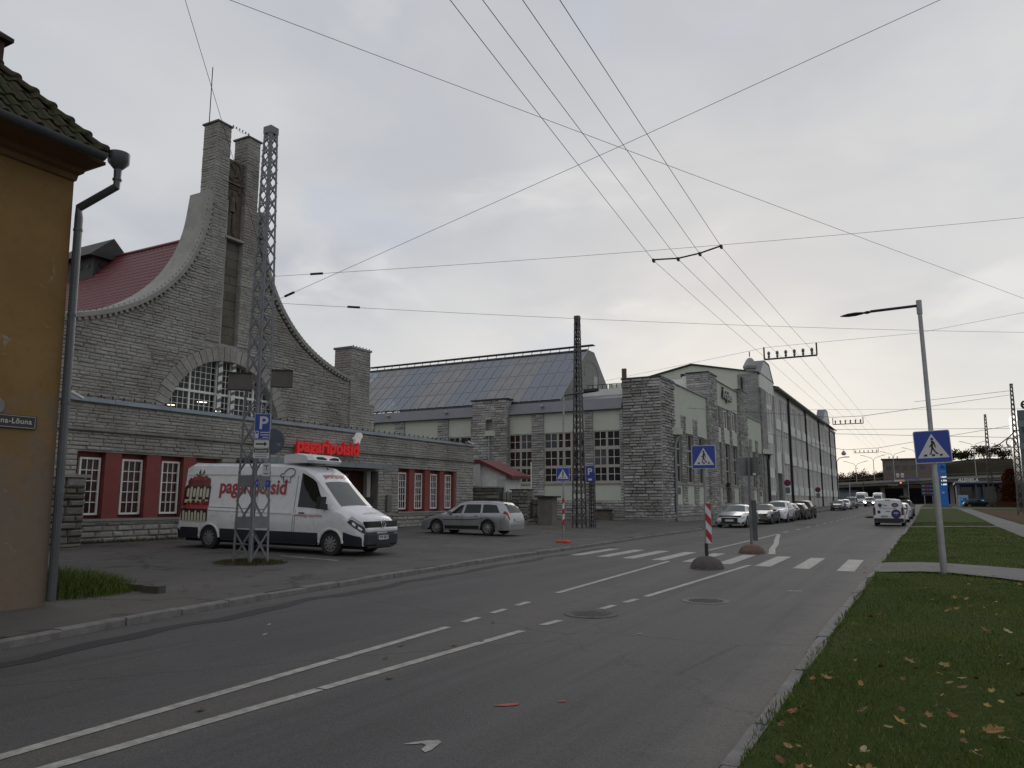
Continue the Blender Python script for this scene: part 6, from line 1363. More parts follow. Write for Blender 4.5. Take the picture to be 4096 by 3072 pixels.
py.wall((-21.1, 0, 0), (0, 1, 0), (1, 0, 0), lambda a, b: [(41.0, 41.6)], .2, 2.3, .2, (.3, .6), .07); py.wall((0, 41.2, 0), (1, 0, 0), (0, -1, 0), lambda a, b: [(-21.1, -19.5)], .2, .6, .2, (.3, .6), .1); py.finish()
MB().box(-26.1, -23.05, 40.93, 41.6, 2.45, 2.53).build('cap', CONC, yw_); MB().box(-22.3, -21.0, 40.95, 41.7, 2.3, 2.37).build('pier_cap', DARKMET, yw_)
gp = thing('gate_post', 'squat stone gate post with a flat dark cap', 'gate post', (-20, 41.3, .3)); MB().box(-20.45, -19.5, 41.0, 41.7, .2, 1.85).build('post', M('post_stone', (.16, .145, .125), .95, var=.2, bump=.4), gp); MB().box(-20.6, -19.3, 40.85, 41.85, 1.85, 1.95).build('cap', DARKMET, gp)
gt = thing('picket_gate', 'dark wooden picket gate between stone posts', 'gate', (-20.8, 41.2, .3)); WOODD = M('dark_wood', (.055, .045, .038), .9, var=.25, scale=8)
for z in (.7, 1.4): MB().box(-21.05, -20.45, 41.3, 41.34, z, z + .07).build('rail', WOODD, gt)
for i in range(7): x = -21.04 + i * .085; MB().box(x, x + .05, 41.27, 41.30, .35, 1.75 + .03 * math.sin(i)).build('picket', WOODD, gt)
gt2 = thing('picket_gate', 'pale slatted gate between yard wall and pier', 'gate', (-22.7, 41.2, .3)); PALEW = M('pale_wood', (.22, .21, .19), .8, var=.25, scale=8)
for z in (.8, 1.6): MB().box(-23.08, -22.25, 41.3, 41.34, z, z + .07).build('rail', PALEW, gt2)
for i in range(8): x = -23.06 + i * .102; MB().box(x, x + .055, 41.27, 41.30, .35, 2.2 + .06 * math.sin(i * 2)).build('picket', PALEW if i % 3 else WOODD, gt2)
fl = V3(*at_y(2085 + 40, 1966, 50)); ft = thing('thin_white_post', 'thin white post in front of the big factory window', 'post', (fl[0], 50, .4)); m = MB(); m.tube([(fl[0], 50, .2), (fl[0], 50, 4.4)], .04, 8); m.build('shaft', WHITE, ft); m = MB(); m.lathe([(.05, 0), (.05, .04), (.001, .06)], (fl[0], 50, 4.4), n=8); m.build('cap', WHITE, ft)
MB_ = MB(); plb = thing('stone_block', 'dark stone block at the foot of the factory wall', 'stone block', (-20.9, 52.2, .3)); MB().bbox(-21.3, -20.2, 51.8, 52.6, .15, .95, .05).build('block', M('brown_block', (.10, .085, .07), .95, var=.25, bump=.5), plb); MB().bbox(-21.35, -20.15, 51.75, 52.65, .95, 1.05, .03).build('lid', DARKMET, plb)

# ================================================================ overhead wires
WIREM = M('wire_dark', (.07, .07, .075), .6); wn = [0]
def wire(label, pts, r=.0075, sag=0.0, n=14, fittings=()):
    pts = [np.array(p, float) for p in pts]; out = []
    for a, b in zip(pts[:-1], pts[1:]):
        for i in range(n): t = i / n; p = lerp(a, b, t); p = p - V3(0, 0, sag * 4 * t * (1 - t)); out.append(p)
    out.append(pts[-1]); o = MB(); c = out[len(out) // 2]; t = thing('overhead_wire', label, 'wire', tuple(out[0])); o.tube(out, r, 5); o.build('cable', WIREM, t)
    for f in fittings:
        i = min(len(out) - 2, int(f * (len(out) - 1))); d = out[i + 1] - out[i]; d /= np.linalg.norm(d); p = lerp(pts[0], pts[-1], f) - V3(0, 0, sag * 4 * f * (1 - f))
        m = MB(); m.tube([p - d * .16, p - d * .06, p + d * .06, p + d * .16], .03, 6); m.build('insulator', BLACK, t)
    return t
v = lambda x, y: (x * PV, y * PV)
mA = lambda x, y: at_d(x * PV, y * PV, 19.3)
def rz(x, y, z): return at_z(x * PV, y * PV, z)
wire('span wire from the near mast rising to the top right corner', [mA(605, 645), rz(1335, 318, 8.6), rz(2030, 0, 9.6), rz(2300, -124, 10)], 0.005, 0, 14, (.02,))
wire('span wire from near mast crossing level to the right edge', [mA(592, 597), rz(2212, 470, 8.9), rz(2400, 455, 9.1)], 0.005, .10, 14, (.05,))
wire('lower span wire from near mast passing behind the lamp post', [mA(602, 655), rz(2212, 718, 7.2), rz(2400, 720, 7.2)], 0.005, .12, 14, (.07,))
wire('wire from the top edge sloping down to the right edge', [rz(420, -30, 10), rz(497, 0, 9.8), rz(1330, 315, 8.8), rz(2212, 645, 8.0), rz(2400, 715, 8)], 0.005)
wire('stay wire crossing the tower from the top edge to the mast', [at_d(370 * PV, -100 * PV, 12), at_d(400 * PV, 0, 13), at_d(565 * PV, 545 * PV, 19.5)], 0.005)
sp0 = [rz(x, y, 6.5) for x, y in ((1412, 563), (1465, 560), (1512, 549), (1558, 533))]; tp0 = [rz(x, y, 6.5) for x, y in ((977, 0), (1047, 0), (1133, 0), (1213, 0))]
fr = [V3(-4.55, 26.5, 6.5), V3(-4.05, 26.5, 6.5), V3(-3.5, 26.4, 6.5), V3(-2.98, 26.2, 6.5)]
for i, nm in enumerate(('outermost left', 'second', 'third', 'rightmost')):
    d = tp0[i] - sp0[i]; wire('%s of the four trolley wires above the street' % nm, [sp0[i] + d * 1.6, sp0[i], fr[i], V3(fr[i][0], 54, 6.55), V3(fr[i][0] - .3, 88, 6.9), V3(fr[i][0] - .5, 200, 7.3)], .0042, .03, 10)
spr = thing('wire_spreader', 'thin cross bar tying the four trolley wires together', 'spreader', tuple(sp0[0])); m = MB(); m.tube([p + V3(0, 0, .02) for p in sp0], .016, 6); m.build('bar', DARKMET, spr)
for p in sp0: MB().obox(p, (.02, 0, 0), (0, .05, 0), (0, 0, .03)).build('clamp', BLACK, spr)
def hanger(label, y, xa, xb, z, lamp, ll=None):
    t = thing('insulator_frame', label, 'insulator frame', (xa, y, z)); zb = z - .02
    MB().bar((xa - .15, y + .0, zb), (xb + .15, y, zb), .05, .05).build('bar', DARKMET, t)
    for x in (xa - .15, xb + .15): MB().bar((x, y, zb), (x, y, zb + .42), .045).build('end_post', DARKMET, t)
    n = 6
    for i in range(n):
        x = lerp(xa, xb, (i + .0) / (n - 1)); MB().lathe([(.02, 0), (.045, .05), (.03, .1), (.05, .14), (.05, .2), (.012, .24)], (x, y, zb + .03), n=8).build('insulator', M('porcelain_dark', (.12, .12, .125), .3), t)
    if lamp is not None:
        l = thing('hanging_lamp', ll, 'street lamp', tuple(lamp)); c = np.array(lamp)
        m = MB(); m.lathe([(.17, -.13), (.23, -.09), (.25, .0), (.13, .22), (.08, .28), (.03, .30)], tuple(c), n=4); m.build('hood', M('lamp_hood', (.30, .30, .30), .5, .3), l); m = MB(); m.lathe([(.13, -.19), (.16, -.13)], tuple(c), n=8); m.build('bowl', M('lamp_bowl', (.45, .45, .44), .3), l)
        m = MB(); m.bar(c + V3(0, 0, .34), c + V3(0, 0, .52), .03); m.build('hook', DARKMET, l)
hanger('nearest insulator frame slung over the street', 26.45, -4.42, -3.05, 6.44, (-5.2, 27.2, 6.36), 'square hooded lamp hung on the span wire in mid picture'); hanger('middle insulator frame by the end of the long wing', 53.5, -5.0, -3.5, 6.6, None); hanger('farthest insulator frame above the oncoming traffic', 87.5, -6.4, -4.4, 6.62, (-7.6, 88, 6.6), 'hooded lamp hung beside the farthest insulator frame')
wire('span wire carrying the nearest frame and hooded lamp', [V3(-16.75, 38.6, 7.95), V3(-5.2, 27.2, 6.90), V3(-4.57, 26.5, 6.84), V3(-2.9, 26.45, 6.84), rz(1980, 720, 7.6), rz(2212, 675, 8.0), rz(2400, 640, 8.3)], 0.005)
wire('far span wire above the eaves of the long wing', [V3(FX, 121, 15.2), rz(2212, 883, 12.5)], .016); wire('far upper span wire past the lamp post', [at_d(1975 * PV, 868 * PV, 90), V3(8.0, 88.9, 12.4)], .02)
wire('thin far span to the right mast', [V3(-3.3, 53.5, 7.05), V3(7.95, 88.9, 12.0)], .016); wire('far span wire of the middle frame', [V3(FX, 60, 9.0), V3(-5.1, 53.5, 7.05), V3(-3.3, 53.5, 7.05)], .014); wire('lowest far wire crossing behind the lamp post', [at_d(1800 * PV, 937 * PV, 110), at_d(2230 * PV, 946 * PV, 110)], .03); wire('second far wire crossing behind the lamp post', [at_d(1800 * PV, 928 * PV, 115), at_d(2230 * PV, 925 * PV, 115)], .03)
wire('far span wire of the last frame', [V3(-16.4, 95, 9.6), V3(-7.6, 88.2, 7.0), V3(-4.3, 87.5, 7.05), V3(7.9, 89, 9.0)], .02)
# ================================================================ vehicles
TYRE = M('tyre', (.018, .018, .019), .85, var=.2, bump=.2, bscale=60); RIM = M('rim_silver', (.36, .365, .37), .35, .7, var=.06, dirt=.35); STEELR = M('steel_rim', (.20, .205, .21), .45, .5, var=.1, dirt=.3)
CGLASS = glass_mat('car_glass', (.5, .55, .53), .0, .03, (.012, .015, .016), .32); CGLASS2 = glass_mat('windscreen_glass', (.5, .55, .53), .0, .03, (.05, .062, .058)); CHROME = M('chrome', (.60, .60, .61), .18, .9, var=.03); LAMPC = M('headlamp', (.30, .31, .33), .12, .2, var=.2); LAMPR = M('tail_lamp', (.085, .008, .010), .2, var=.1); NAVY = M('navy_cladding', (.014, .016, .024), .5, var=.1); CBLACK = M('car_black_trim', (.012, .012, .013), .45); PLATEM = M('number_plate', (.55, .55, .54), .4); HEADON = emit_mat('headlight_on', (1.0, .97, .92), 9.0); TAILON = emit_mat('brake_light_on', (1.0, .02, .02), 1.1); UNDER = M('underbody', (.010, .010, .010), .9)
class Car:
    KV = [0, .13, .25, .33, .56, .66, .82, 1.0]
    def __init__(s, spec): s.q = spec; s.L, s.W, s.H = spec['L'], spec['W'], spec['H']
    def prm(s, x):
        q = s.q; sd = s.L / 2 - x
        I = lambda k: float(np.interp(sd, [a for a, _ in q[k]], [b for _, b in q[k]]))
        zt = I('top'); bl = min(I('belt'), zt - .05); wf = I('w') * s.W / 2; wt = min(I('wt') * s.W / 2, wf); sill = q.get('sill', .22)
        zb = I('bot') if 'bot' in q else sill
        for ax in q['ax']:
            R = q['R'] * 1.13; d = abs(sd - ax)
            if d < R: zb = max(zb, q['R'] + math.sqrt(R * R - d * d))
        return zt, bl, wf, wt, zb
    def sec(s, x):
        zt, bl, w, wt, zb = s.prm(x); h = zt - bl; k = min(1, h / .3)
        zm = max(zb + .04, min(bl - .2, .55)); zk = max(zm + .01, bl - .13)
        return [(0, zt), (.55 * wt, zt - .012 * k - .004), (.87 * wt, zt - .04 * k - .008), (wt, zt - .10 * k - .015), (w * .965, bl), (w, zk), (w, min(zm, zk - .005)), (w * .965, zb)]
    def P(s, x, v, side=1):
        S = s.sec(x); y = np.interp(v, s.KV, [a for a, _ in S]); z = np.interp(v, s.KV, [b for _, b in S]); return np.array((x, side * y, z))
    def side_at(s, x, z, side):
        S = s.sec(x); zs = [b for _, b in S][::-1]; ys = [a for a, _ in S][::-1]; return np.array((x, side * np.interp(z, zs, ys), z))
    def body(s, mat, root):
        q = s.q; xs = set(s.L / 2 - a for a, _ in q['top']) | set(s.L / 2 - a for a, _ in q['w']) | set(np.linspace(-s.L / 2, s.L / 2, 26))
        for ax in q['ax']:
            R = q['R'] * 1.13
            for a in np.linspace(0, math.pi, 13): xs.add(s.L / 2 - ax + R * .999 * math.cos(a))
            for e in (-1, 1): xs.add(s.L / 2 - ax + e * R * 1.005)
        xs = sorted(x for x in xs if abs(x) <= s.L / 2 + 1e-9); ded = [xs[0]]
        for x in xs[1:]:
            if x - ded[-1] > .004: ded.append(x)
        xs = ded; vv = [0, .065, .13, .19, .25, .29, .33, .40, .48, .56, .61, .66, .74, .82, .91, 1.0]; m = MB(); n = 2 * len(vv) - 1
        for x in xs:
            row = [s.P(x, v, -1) for v in vv[::-1]] + [s.P(x, v, 1) for v in vv[1:]]
            m.v += [tuple(p) for p in row]
        for i in range(len(xs) - 1):
            for j in range(n - 1): a = i * n + j; m.f.append((a, a + n, a + n + 1, a + 1))
        m.f.append(tuple(range(n))); m.f.append(tuple((len(xs) - 1) * n + j for j in range(n))[::-1])
        return m.build('body', mat, root, False, smooth=38)
    def patch(s, name, mat, root, c, side=1, off=.008, nx=8, nv=5, both=False):
        """c: four (x,v) corners, counter-clockwise; bilinear patch laid on the skin"""
        m = MB(); E = 1e-3
        for sd in ((1, -1) if both else (side,)):
            b = len(m.v)
            for i in range(nx + 1):
                for j in range(nv + 1):
                    t, u = i / nx, j / nv; x = lerp(lerp(c[0][0], c[1][0], t), lerp(c[3][0], c[2][0], t), u); v = lerp(lerp(c[0][1], c[1][1], t), lerp(c[3][1], c[2][1], t), u)
                    p = s.P(x, v, sd); dx = s.P(min(x + .02, s.L / 2), v, sd) - s.P(max(x - .02, -s.L / 2), v, sd); dv = s.P(x, min(v + .01, 1), sd) - s.P(x, max(v - .01, 0), sd); nn = np.cross(dx, dv); l = np.linalg.norm(nn)
                    nn = nn / l if l > 1e-9 else np.array((0, sd, 0)); 
                    if nn[1] * sd < -1e-6 or (abs(nn[1]) < 1e-3 and nn[2] < 0): nn = -nn
                    if v < .3 and nn[2] < 0: nn = -nn
                    m.v.append(tuple(p + nn * off))
            w = nv + 1
            for i in range(nx):
                for j in range(nv): a = b + i * w + j; m.f.append((a, a + w, a + w + 1, a + 1))
        return m.build(name, mat, root, False, smooth=40)
    def screen(s, name, mat, root, xa, xb, va, vb, off=.008):      # patch across the centre line (windscreen, rear window, bonnet print)
        m = MB(); nx = 8; vs_ = list(np.linspace(-1, 1, 13))
        for i in range(nx + 1):
            x = lerp(xa, xb, i / nx); vm = lerp(va, vb, i / nx)
            for t in vs_:
                p = s.P(x, abs(t) * vm, 1 if t >= 0 else -1); d = s.P(min(x + .03, s.L / 2), abs(t) * vm) - s.P(max(x - .03, -s.L / 2), abs(t) * vm); sl = math.atan2(d[2], d[0]); m.v.append((p[0] - math.sin(sl) * off, p[1], p[2] + math.cos(sl) * off))
        w = len(vs_); m.f = [(i * w + j, (i + 1) * w + j, (i + 1) * w + j + 1, i * w + j + 1) for i in range(nx) for j in range(w - 1)]
        return m.build(name, mat, root, False, smooth=40)
def wheel(root, x, y, R, w, rim_mat, spokes, detail=True):
    sd = 1 if y > 0 else -1; wh = MB(); r = R * .63
    hub = MB().lathe([(R * .12, 0), (R * .13, sd * .02), (.001, sd * .03)], (x, y + sd * w * .45, R), 'y', 12).build('wheel', rim_mat, root, False, smooth=40)
    m = MB(); m.lathe([(r, -w / 2), (R * .93, -w / 2), (R, -w * .36), (R, w * .36), (R * .93, w / 2), (r, w / 2)], (x, y, R), 'y', 28, False); m.build('tyre', TYRE, hub, False, smooth=40)
    m = MB(); m.lathe([(r, sd * w * .46), (r * .90, sd * w * .44), (r * .86, sd * w * .30)], (x, y, R), 'y', 28, False)
    for i in range(spokes):
        a = 2 * math.pi * i / spokes; ca, sa = math.cos(a), math.sin(a); p = V3(x + ca * R * .10, y + sd * w * .44, R + sa * R * .10); e = V3(x + ca * r * .9, y + sd * w * .40, R + sa * r * .9); m.bar(p, e, r * (.28 if spokes > 6 else .36), .03, (0, 1, 0))
    m.build('rim', rim_mat, hub, False)
    MB().lathe([(.001, sd * w * .24), (r * .88, sd * w * .24), (r * .88, sd * w * .2)], (x, y, R), 'y', 20).build('brake_disc', UNDER, hub, False)
def spec_car(kind):
    S = {
     'wagon': dict(L=4.40, W=1.735, H=1.46, R=.315, ax=(.86, 3.375), top=[(0, .52), (.04, .66), (.22, .745), (.9, .90), (1.12, .955), (1.9, 1.385), (2.35, 1.45), (3.4, 1.445), (3.95, 1.385), (4.12, 1.26), (4.30, .93), (4.36, .80), (4.40, .52)], belt=[(0, .5), (1.1, .88), (4.3, .93), (4.4, .6)], w=[(0, .78), (.08, .88), (.35, .965), (1.0, 1), (3.9, 1), (4.2, .965), (4.36, .90), (4.4, .82)], wt=[(0, .72), (.3, .80), (1.1, .84), (1.9, .70), (3.9, .72), (4.2, .76), (4.4, .74)], scr=(1.16, 1.86), rear=(4.0, 4.29), win=[(1.42, 1.98, 2.10, 2.14), (2.22, 2.26, 3.02, 2.98), (3.12, 3.08, 3.95, 3.72)]),
     'sedan': dict(L=4.92, W=1.87, H=1.455, R=.335, ax=(.93, 3.84), top=[(0, .50), (.04, .64), (.25, .735), (1.2, .945), (1.4, .985), (2.2, 1.385), (2.65, 1.45), (3.2, 1.44), (3.6, 1.37), (4.3, 1.09), (4.75, 1.03), (4.86, .92), (4.92, .55)], belt=[(0, .5), (1.3, .90), (4.3, .97), (4.92, .6)], w=[(0, .76), (.09, .87), (.4, .965), (1.1, 1), (4.2, 1), (4.7, .95), (4.88, .86), (4.92, .8)], wt=[(0, .72), (.3, .80), (1.35, .84), (2.2, .66), (3.6, .66), (4.3, .78), (4.9, .74)], scr=(1.44, 2.16), rear=(3.64, 4.28), win=[(1.72, 2.28, 2.56, 2.54), (2.64, 2.62, 3.95, 3.5)]),
     'suv': dict(L=4.60, W=1.855, H=1.69, R=.355, ax=(.94, 3.63), sill=.28, top=[(0, .60), (.05, .84), (.28, .98), (1.0, 1.11), (1.2, 1.16), (1.85, 1.57), (2.3, 1.675), (3.7, 1.66), (4.15, 1.60), (4.42, 1.15), (4.55, 1.0), (4.60, .6)], belt=[(0, .6), (1.1, 1.02), (4.3, 1.1), (4.6, .7)], w=[(0, .80), (.08, .89), (.35, .97), (1.0, 1), (4.0, 1), (4.4, .96), (4.55, .90), (4.6, .84)], wt=[(0, .76), (.3, .84), (1.1, .86), (1.85, .72), (4.1, .72), (4.4, .78), (4.6, .76)], scr=(1.24, 1.82), rear=(4.18, 4.44), win=[(1.5, 1.95, 2.35, 2.35), (2.45, 2.43, 3.25, 3.2), (3.35, 3.3, 4.05, 3.8)]),
     'hatch': dict(L=4.2, W=1.77, H=1.47, R=.315, ax=(.85, 3.42), top=[(0, .52), (.04, .66), (.22, .77), (.85, .92), (1.05, .98), (1.8, 1.40), (2.25, 1.465), (3.2, 1.44), (3.7, 1.36), (3.98, 1.0), (4.12, .86), (4.2, .52)], belt=[(0, .5), (1.0, .90), (4.0, .98), (4.2, .6)], w=[(0, .78), (.08, .88), (.35, .965), (1.0, 1), (3.6, 1), (4.0, .95), (4.16, .88), (4.2, .82)], wt=[(0, .72), (.3, .80), (1.05, .84), (1.8, .70), (3.7, .70), (4.0, .76), (4.2, .74)], scr=(1.09, 1.77), rear=(3.74, 4.0), win=[(1.36, 1.9, 2.2, 2.2), (2.3, 2.28, 3.45, 3.2)]),
     'smallvan': dict(L=4.4, W=1.85, H=1.80, R=.32, ax=(.90, 3.68), sill=.25, top=[(0, .56), (.05, .78), (.25, .94), (.8, 1.09), (.98, 1.16), (1.6, 1.66), (1.95, 1.775), (3.6, 1.80), (4.2, 1.79), (4.33, 1.72), (4.38, 1.1), (4.40, .5)], belt=[(0, .56), (.95, 1.0), (4.3, 1.05), (4.4, .7)], w=[(0, .8), (.08, .9), (.35, .97), (1.0, 1), (4.1, 1), (4.33, .985), (4.4, .95)], wt=[(0, .74), (.3, .84), (1.0, .87), (1.6, .80), (4.2, .82), (4.4, .82)], scr=(1.02, 1.57), rear=None, win=[(1.28, 1.68, 2.15, 2.15)]),
     'van': dict(L=6.84, W=2.04, H=2.60, R=.345, ax=(1.02, 5.51), sill=.30, top=[(0, .66), (.05, .98), (.16, 1.10), (.72, 1.30), (.86, 1.36), (1.60, 2.08), (1.85, 2.32), (2.2, 2.50), (2.7, 2.58), (3.5, 2.60), (6.5, 2.60), (6.68, 2.52), (6.80, 1.5), (6.84, .62)], belt=[(0, .66), (.7, 1.16), (1.0, 1.24), (6.7, 1.30), (6.84, .7)], w=[(0, .74), (.05, .82), (.22, .92), (.6, .985), (1.0, 1), (6.4, 1), (6.72, .985), (6.84, .95)], wt=[(0, .66), (.2, .76), (.8, .82), (1.6, .76), (2.2, .80), (3.0, .84), (6.5, .86), (6.84, .86)], scr=(.90, 1.585), rear=None, win=[(1.14, 1.74, 2.24, 2.24)]),
    }
    return S[kind]
def place(root, x, y, z, heading): root.location = (x, y, z); root.rotation_euler = (0, 0, heading)
def make_car(kind, label, cat, paint, x, y, heading, z=None, rim=None, spokes=5, lights=False, tail=False, sc=None, group=None, simple=False, name=None, glassm=None):
    sp_ = dict(spec_car(kind)); c = Car(sp_); r = thing(name or {'wagon': 'parked_car', 'sedan': 'parked_car', 'suv': 'parked_car', 'hatch': 'parked_car', 'smallvan': 'delivery_van', 'van': 'delivery_van'}[kind], label, cat, (x, y, 0), 0, group)
    ORG[r.name] = np.zeros(3); L, W = c.L, c.W; X = lambda s: L / 2 - s
    c.body(paint, r)
    m = MB(); m.box(-L / 2 + .15, L / 2 - .15, -W / 2 + .26, W / 2 - .26, .20, .75); m.build('underbody', UNDER, r, False)
    for ax in sp_['ax']:
        for sd in (1, -1): wheel(r, X(ax), sd * (W / 2 - .115), sp_['R'], .20, rim or RIM, spokes)
    a, b = sp_['scr']; c.screen('windscreen', glassm or CGLASS2, r, X(a), X(b), .26, .235)
    if sp_['rear']: a, b = sp_['rear']; c.screen('rear_window', CGLASS, r, X(a), X(b), .235, .24)
    for (b0, t0, t1, b1) in [(w_[0], w_[1], w_[3], w_[2]) for w_ in sp_['win']]:
        for sd in (1, -1): c.patch('side_window', CGLASS, r, [(X(b0), .545), (X(b1), .545), (X(t1), .35), (X(t0), .35)], sd, .008)
    fz = np.interp(0, [q[0] for q in sp_['top']], [q[1] for q in sp_['top']])
    for sd in (1, -1):
        c.patch('headlight', HEADON if lights else LAMPC, r, [(X(.07), .50), (X(.50), .56), (X(.46), .36), (X(.07), .38)], sd, .012, 5, 4)
        c.patch('tail_light', TAILON if tail else LAMPR, r, [(X(L - .30), .58), (X(L - .03), .60), (X(L - .03), .44), (X(L - .26), .44)], sd, .012, 4, 4)
        sx = X(sp_['scr'][0] + .38); p = c.P(sx, .50, sd); m = MB(); m.obox(p + V3(0, sd * .11, .02), (.06, 0, 0), (0, .09, 0), (.01, 0, .06)); m.obox(p + V3(0, sd * .02, -.02), (.03, 0, 0), (0, .05, 0), (0, 0, .02)); m.build('mirror', paint if kind not in ('van', 'smallvan') else CBLACK, r, False)
        c.patch('sill_trim', CBLACK, r, [(X(sp_['ax'][0] + .42), .98), (X(sp_['ax'][1] - .42), .98), (X(sp_['ax'][1] - .42), .90), (X(sp_['ax'][0] + .42), .90)], sd, .006, 6, 1)
        for k, w_ in enumerate(sp_['win'][:2]): p = c.P(X(w_[2] - .18), .63, sd); MB().obox(p + V3(0, sd * .02, 0), (.09, 0, 0), (0, .015, 0), (0, 0, .016)).build('door_handle', paint if kind != 'van' else CBLACK, r, False)
        for k, w_ in enumerate(sp_['win']): c.patch('door_seam', CBLACK, r, [(X(w_[2] + .05), .97), (X(w_[2] + .062), .97), (X(w_[2] + .062), .57), (X(w_[2] + .05), .57)], sd, .004, 1, 8)
    wf = c.prm(L / 2)[2]
    if lights:
        for sd in (1, -1): MB().lathe([(.001, .03), (.10, .02), (.11, 0)], (L / 2 + .0, sd * wf * .78, .72 if kind != 'van' else .88), 'x', 12).build('lit_lamp', HEADON, r, False)
    MB().box(L / 2 - .03, L / 2 + .012, -wf * .52, wf * .52, .42 if kind != 'van' else .80, fz - .02).build('grille', CBLACK, r, False)
    MB().box(L / 2 - .03, L / 2 + .008, -wf * .9, wf * .9, .24, .34).build('lower_intake', CBLACK, r, False)
    g = MB().box(L / 2, L / 2 + .02, -.26, .26, .40 if kind != 'van' else .56, .51 if kind != 'van' else .68).build('front_plate', PLATEM, r, False)
    MB().box(-L / 2 - .02, -L / 2, -.26, .26, .60, .71).build('rear_plate', PLATEM, r, False)
    MB().box(-L / 2 - .015, -L / 2 + .1, -wf * .92, wf * .92, .26, .46).build('rear_bumper', CBLACK if kind == 'smallvan' else paint, r, False)
    gy = float(gz(y)) if z is None else z
    place(r, x, y, gy + .005, heading); return r, c
R_ = math.radians
SILVER = paint_mat('silver_paint', (.34, .345, .355), .55, .32); WHITEP = paint_mat('white_car_paint', (.66, .665, .68), 0, .3); BLACKP = paint_mat('black_car_paint', (.014, .014, .016), .2, .25); GREYP = paint_mat('grey_car_paint', (.07, .072, .078), .5, .3); MAROON = paint_mat('maroon_paint', (.045, .020, .020), .3, .3); ASILV = paint_mat('ice_silver_paint', (.47, .48, .50), .5, .28)
# silver estate in the yard (nose to the building)
g_r, g_c = make_car('wagon', 'silver estate car parked nose-in by the bakery corner', 'car', SILVER, -17.75, 29.15, R_(183), lot_z(-17.2), RIM, 8, False, False)
for sd in (1, -1): MB().bar((-1.5, sd * .52, 1.485), (.35, sd * .52, 1.485), .035, .03).build('roof_rail', CBLACK, g_r, False)
g_c.patch('lit_tail_light', TAILON, g_r, [(g_c.L / 2 - 4.29, .52), (g_c.L / 2 - 4.36, .52), (g_c.L / 2 - 4.34, .47), (g_c.L / 2 - 4.27, .47)], 1, .02, 2, 2)
for sd in (1, -1): g_c.patch('rub_strip', CBLACK, g_r, [(1.0, .755), (-1.0, .755), (-1.0, .735), (1.0, .735)], sd, .012, 4, 1)
# saloon with four rings on a deep grille, facing the camera
a_r, a_c = make_car('sedan', 'ice silver saloon with deep dark grille, first in the parked row', 'car', ASILV, -11.0, 51.2, R_(-90), None, RIM, 9)
MB().box(a_c.L / 2 - .02, a_c.L / 2 + .02, -.50, .50, .26, .62).build('deep_grille', CBLACK, a_r, False)
for k in range(4):
    m = MB(); y0 = -.15 + .1 * k; m.tube([(a_c.L / 2 + .03, y0 + .062 * math.cos(t), .575 + .05 * math.sin(t)) for t in np.linspace(0, 2 * math.pi, 17)], .008, 5, False); m.build('ring_badge', CHROME, a_r, False)
MB().box(a_c.L / 2 + .015, a_c.L / 2 + .035, -.26, .26, .40, .51).build('number_plate', PLATEM, a_r, False)
for sd in (1, -1): MB().box(a_c.L / 2 - .12, a_c.L / 2 - .02, sd * .74 - .16, sd * .74 + .16, .25, .36).build('side_intake', CBLACK, a_r, False)
make_car('sedan', 'black saloon with chrome framed grille, second in the parked row', 'car', BLACKP, -10.85, 58.9, R_(-90), None, RIM, 5)[0]
b2 = [o for o in C.objects if o.get('label', '').startswith('black saloon with chrome')][0]; L2 = 4.92 / 2
for (z0, z1, yy) in ((.66, .69, .5), (.44, .47, .45)): MB().box(L2, L2 + .03, -yy, yy, z0, z1).build('chrome_bar', CHROME, b2, False)
make_car('suv', 'white sport utility car, third in the parked row', 'car', WHITEP, -10.6, 64.3, R_(-90), None, RIM, 5)
make_car('hatch', 'maroon hatchback facing us behind the white utility car', 'car', MAROON, -10.8, 69.7, R_(-90))
make_car('hatch', 'dark hatchback showing its red tail lamp, fifth in the parked row', 'car', BLACKP, -10.5, 74.0, R_(90))
make_car('suv', 'dark brown utility car at the end of the near parked row', 'car', M('brown_black_paint', (.022, .016, .016), .3, .3), -10.7, 79.2, R_(90), None, RIM, 5)
make_car('hatch', 'dark grey hatchback leading the far parked row', 'car', GREYP, -11.2, 116.5, R_(-90)); make_car('hatch', 'silver hatchback second in the far parked row', 'car', ASILV, -11.0, 124, R_(-90)); make_car('smallvan', 'dark grey people carrier last in the far parked row', 'van', GREYP, -11.0, 134, R_(-90))
o_, _ = make_car('suv', 'black utility car driving towards us with headlights on', 'car', BLACKP, -9.2, 150, R_(-90), None, RIM, 5, True, name='oncoming_car')
o_, _ = make_car('van', 'white high-roofed van driving towards us with headlights on', 'van', WHITEP, -11.2, 160, R_(-90), None, STEELR, 8, True, name='oncoming_van'); make_car('van', 'white box van behind the oncoming black car', 'van', WHITEP, -9.0, 172, R_(-90), None, STEELR, 8, name='oncoming_van')
make_car('hatch', 'white hatchback parked just beyond the branded small van', 'car', WHITEP, -2.35, 70.0, R_(90)); make_car('hatch', 'silver hatchback parked ahead of the white hatchback on the right', 'car', SILVER, -2.3, 80.0, R_(90))
rb, rbc = make_car('suv', 'dark utility car with a roof box parked by the right kerb', 'car', GREYP, -2.3, 90, R_(90)); m = MB(); m.bbox(-1.0, .9, -.4, .4, 1.74, 2.08, .12); m.build('roof_box', CBLACK, rb, False)
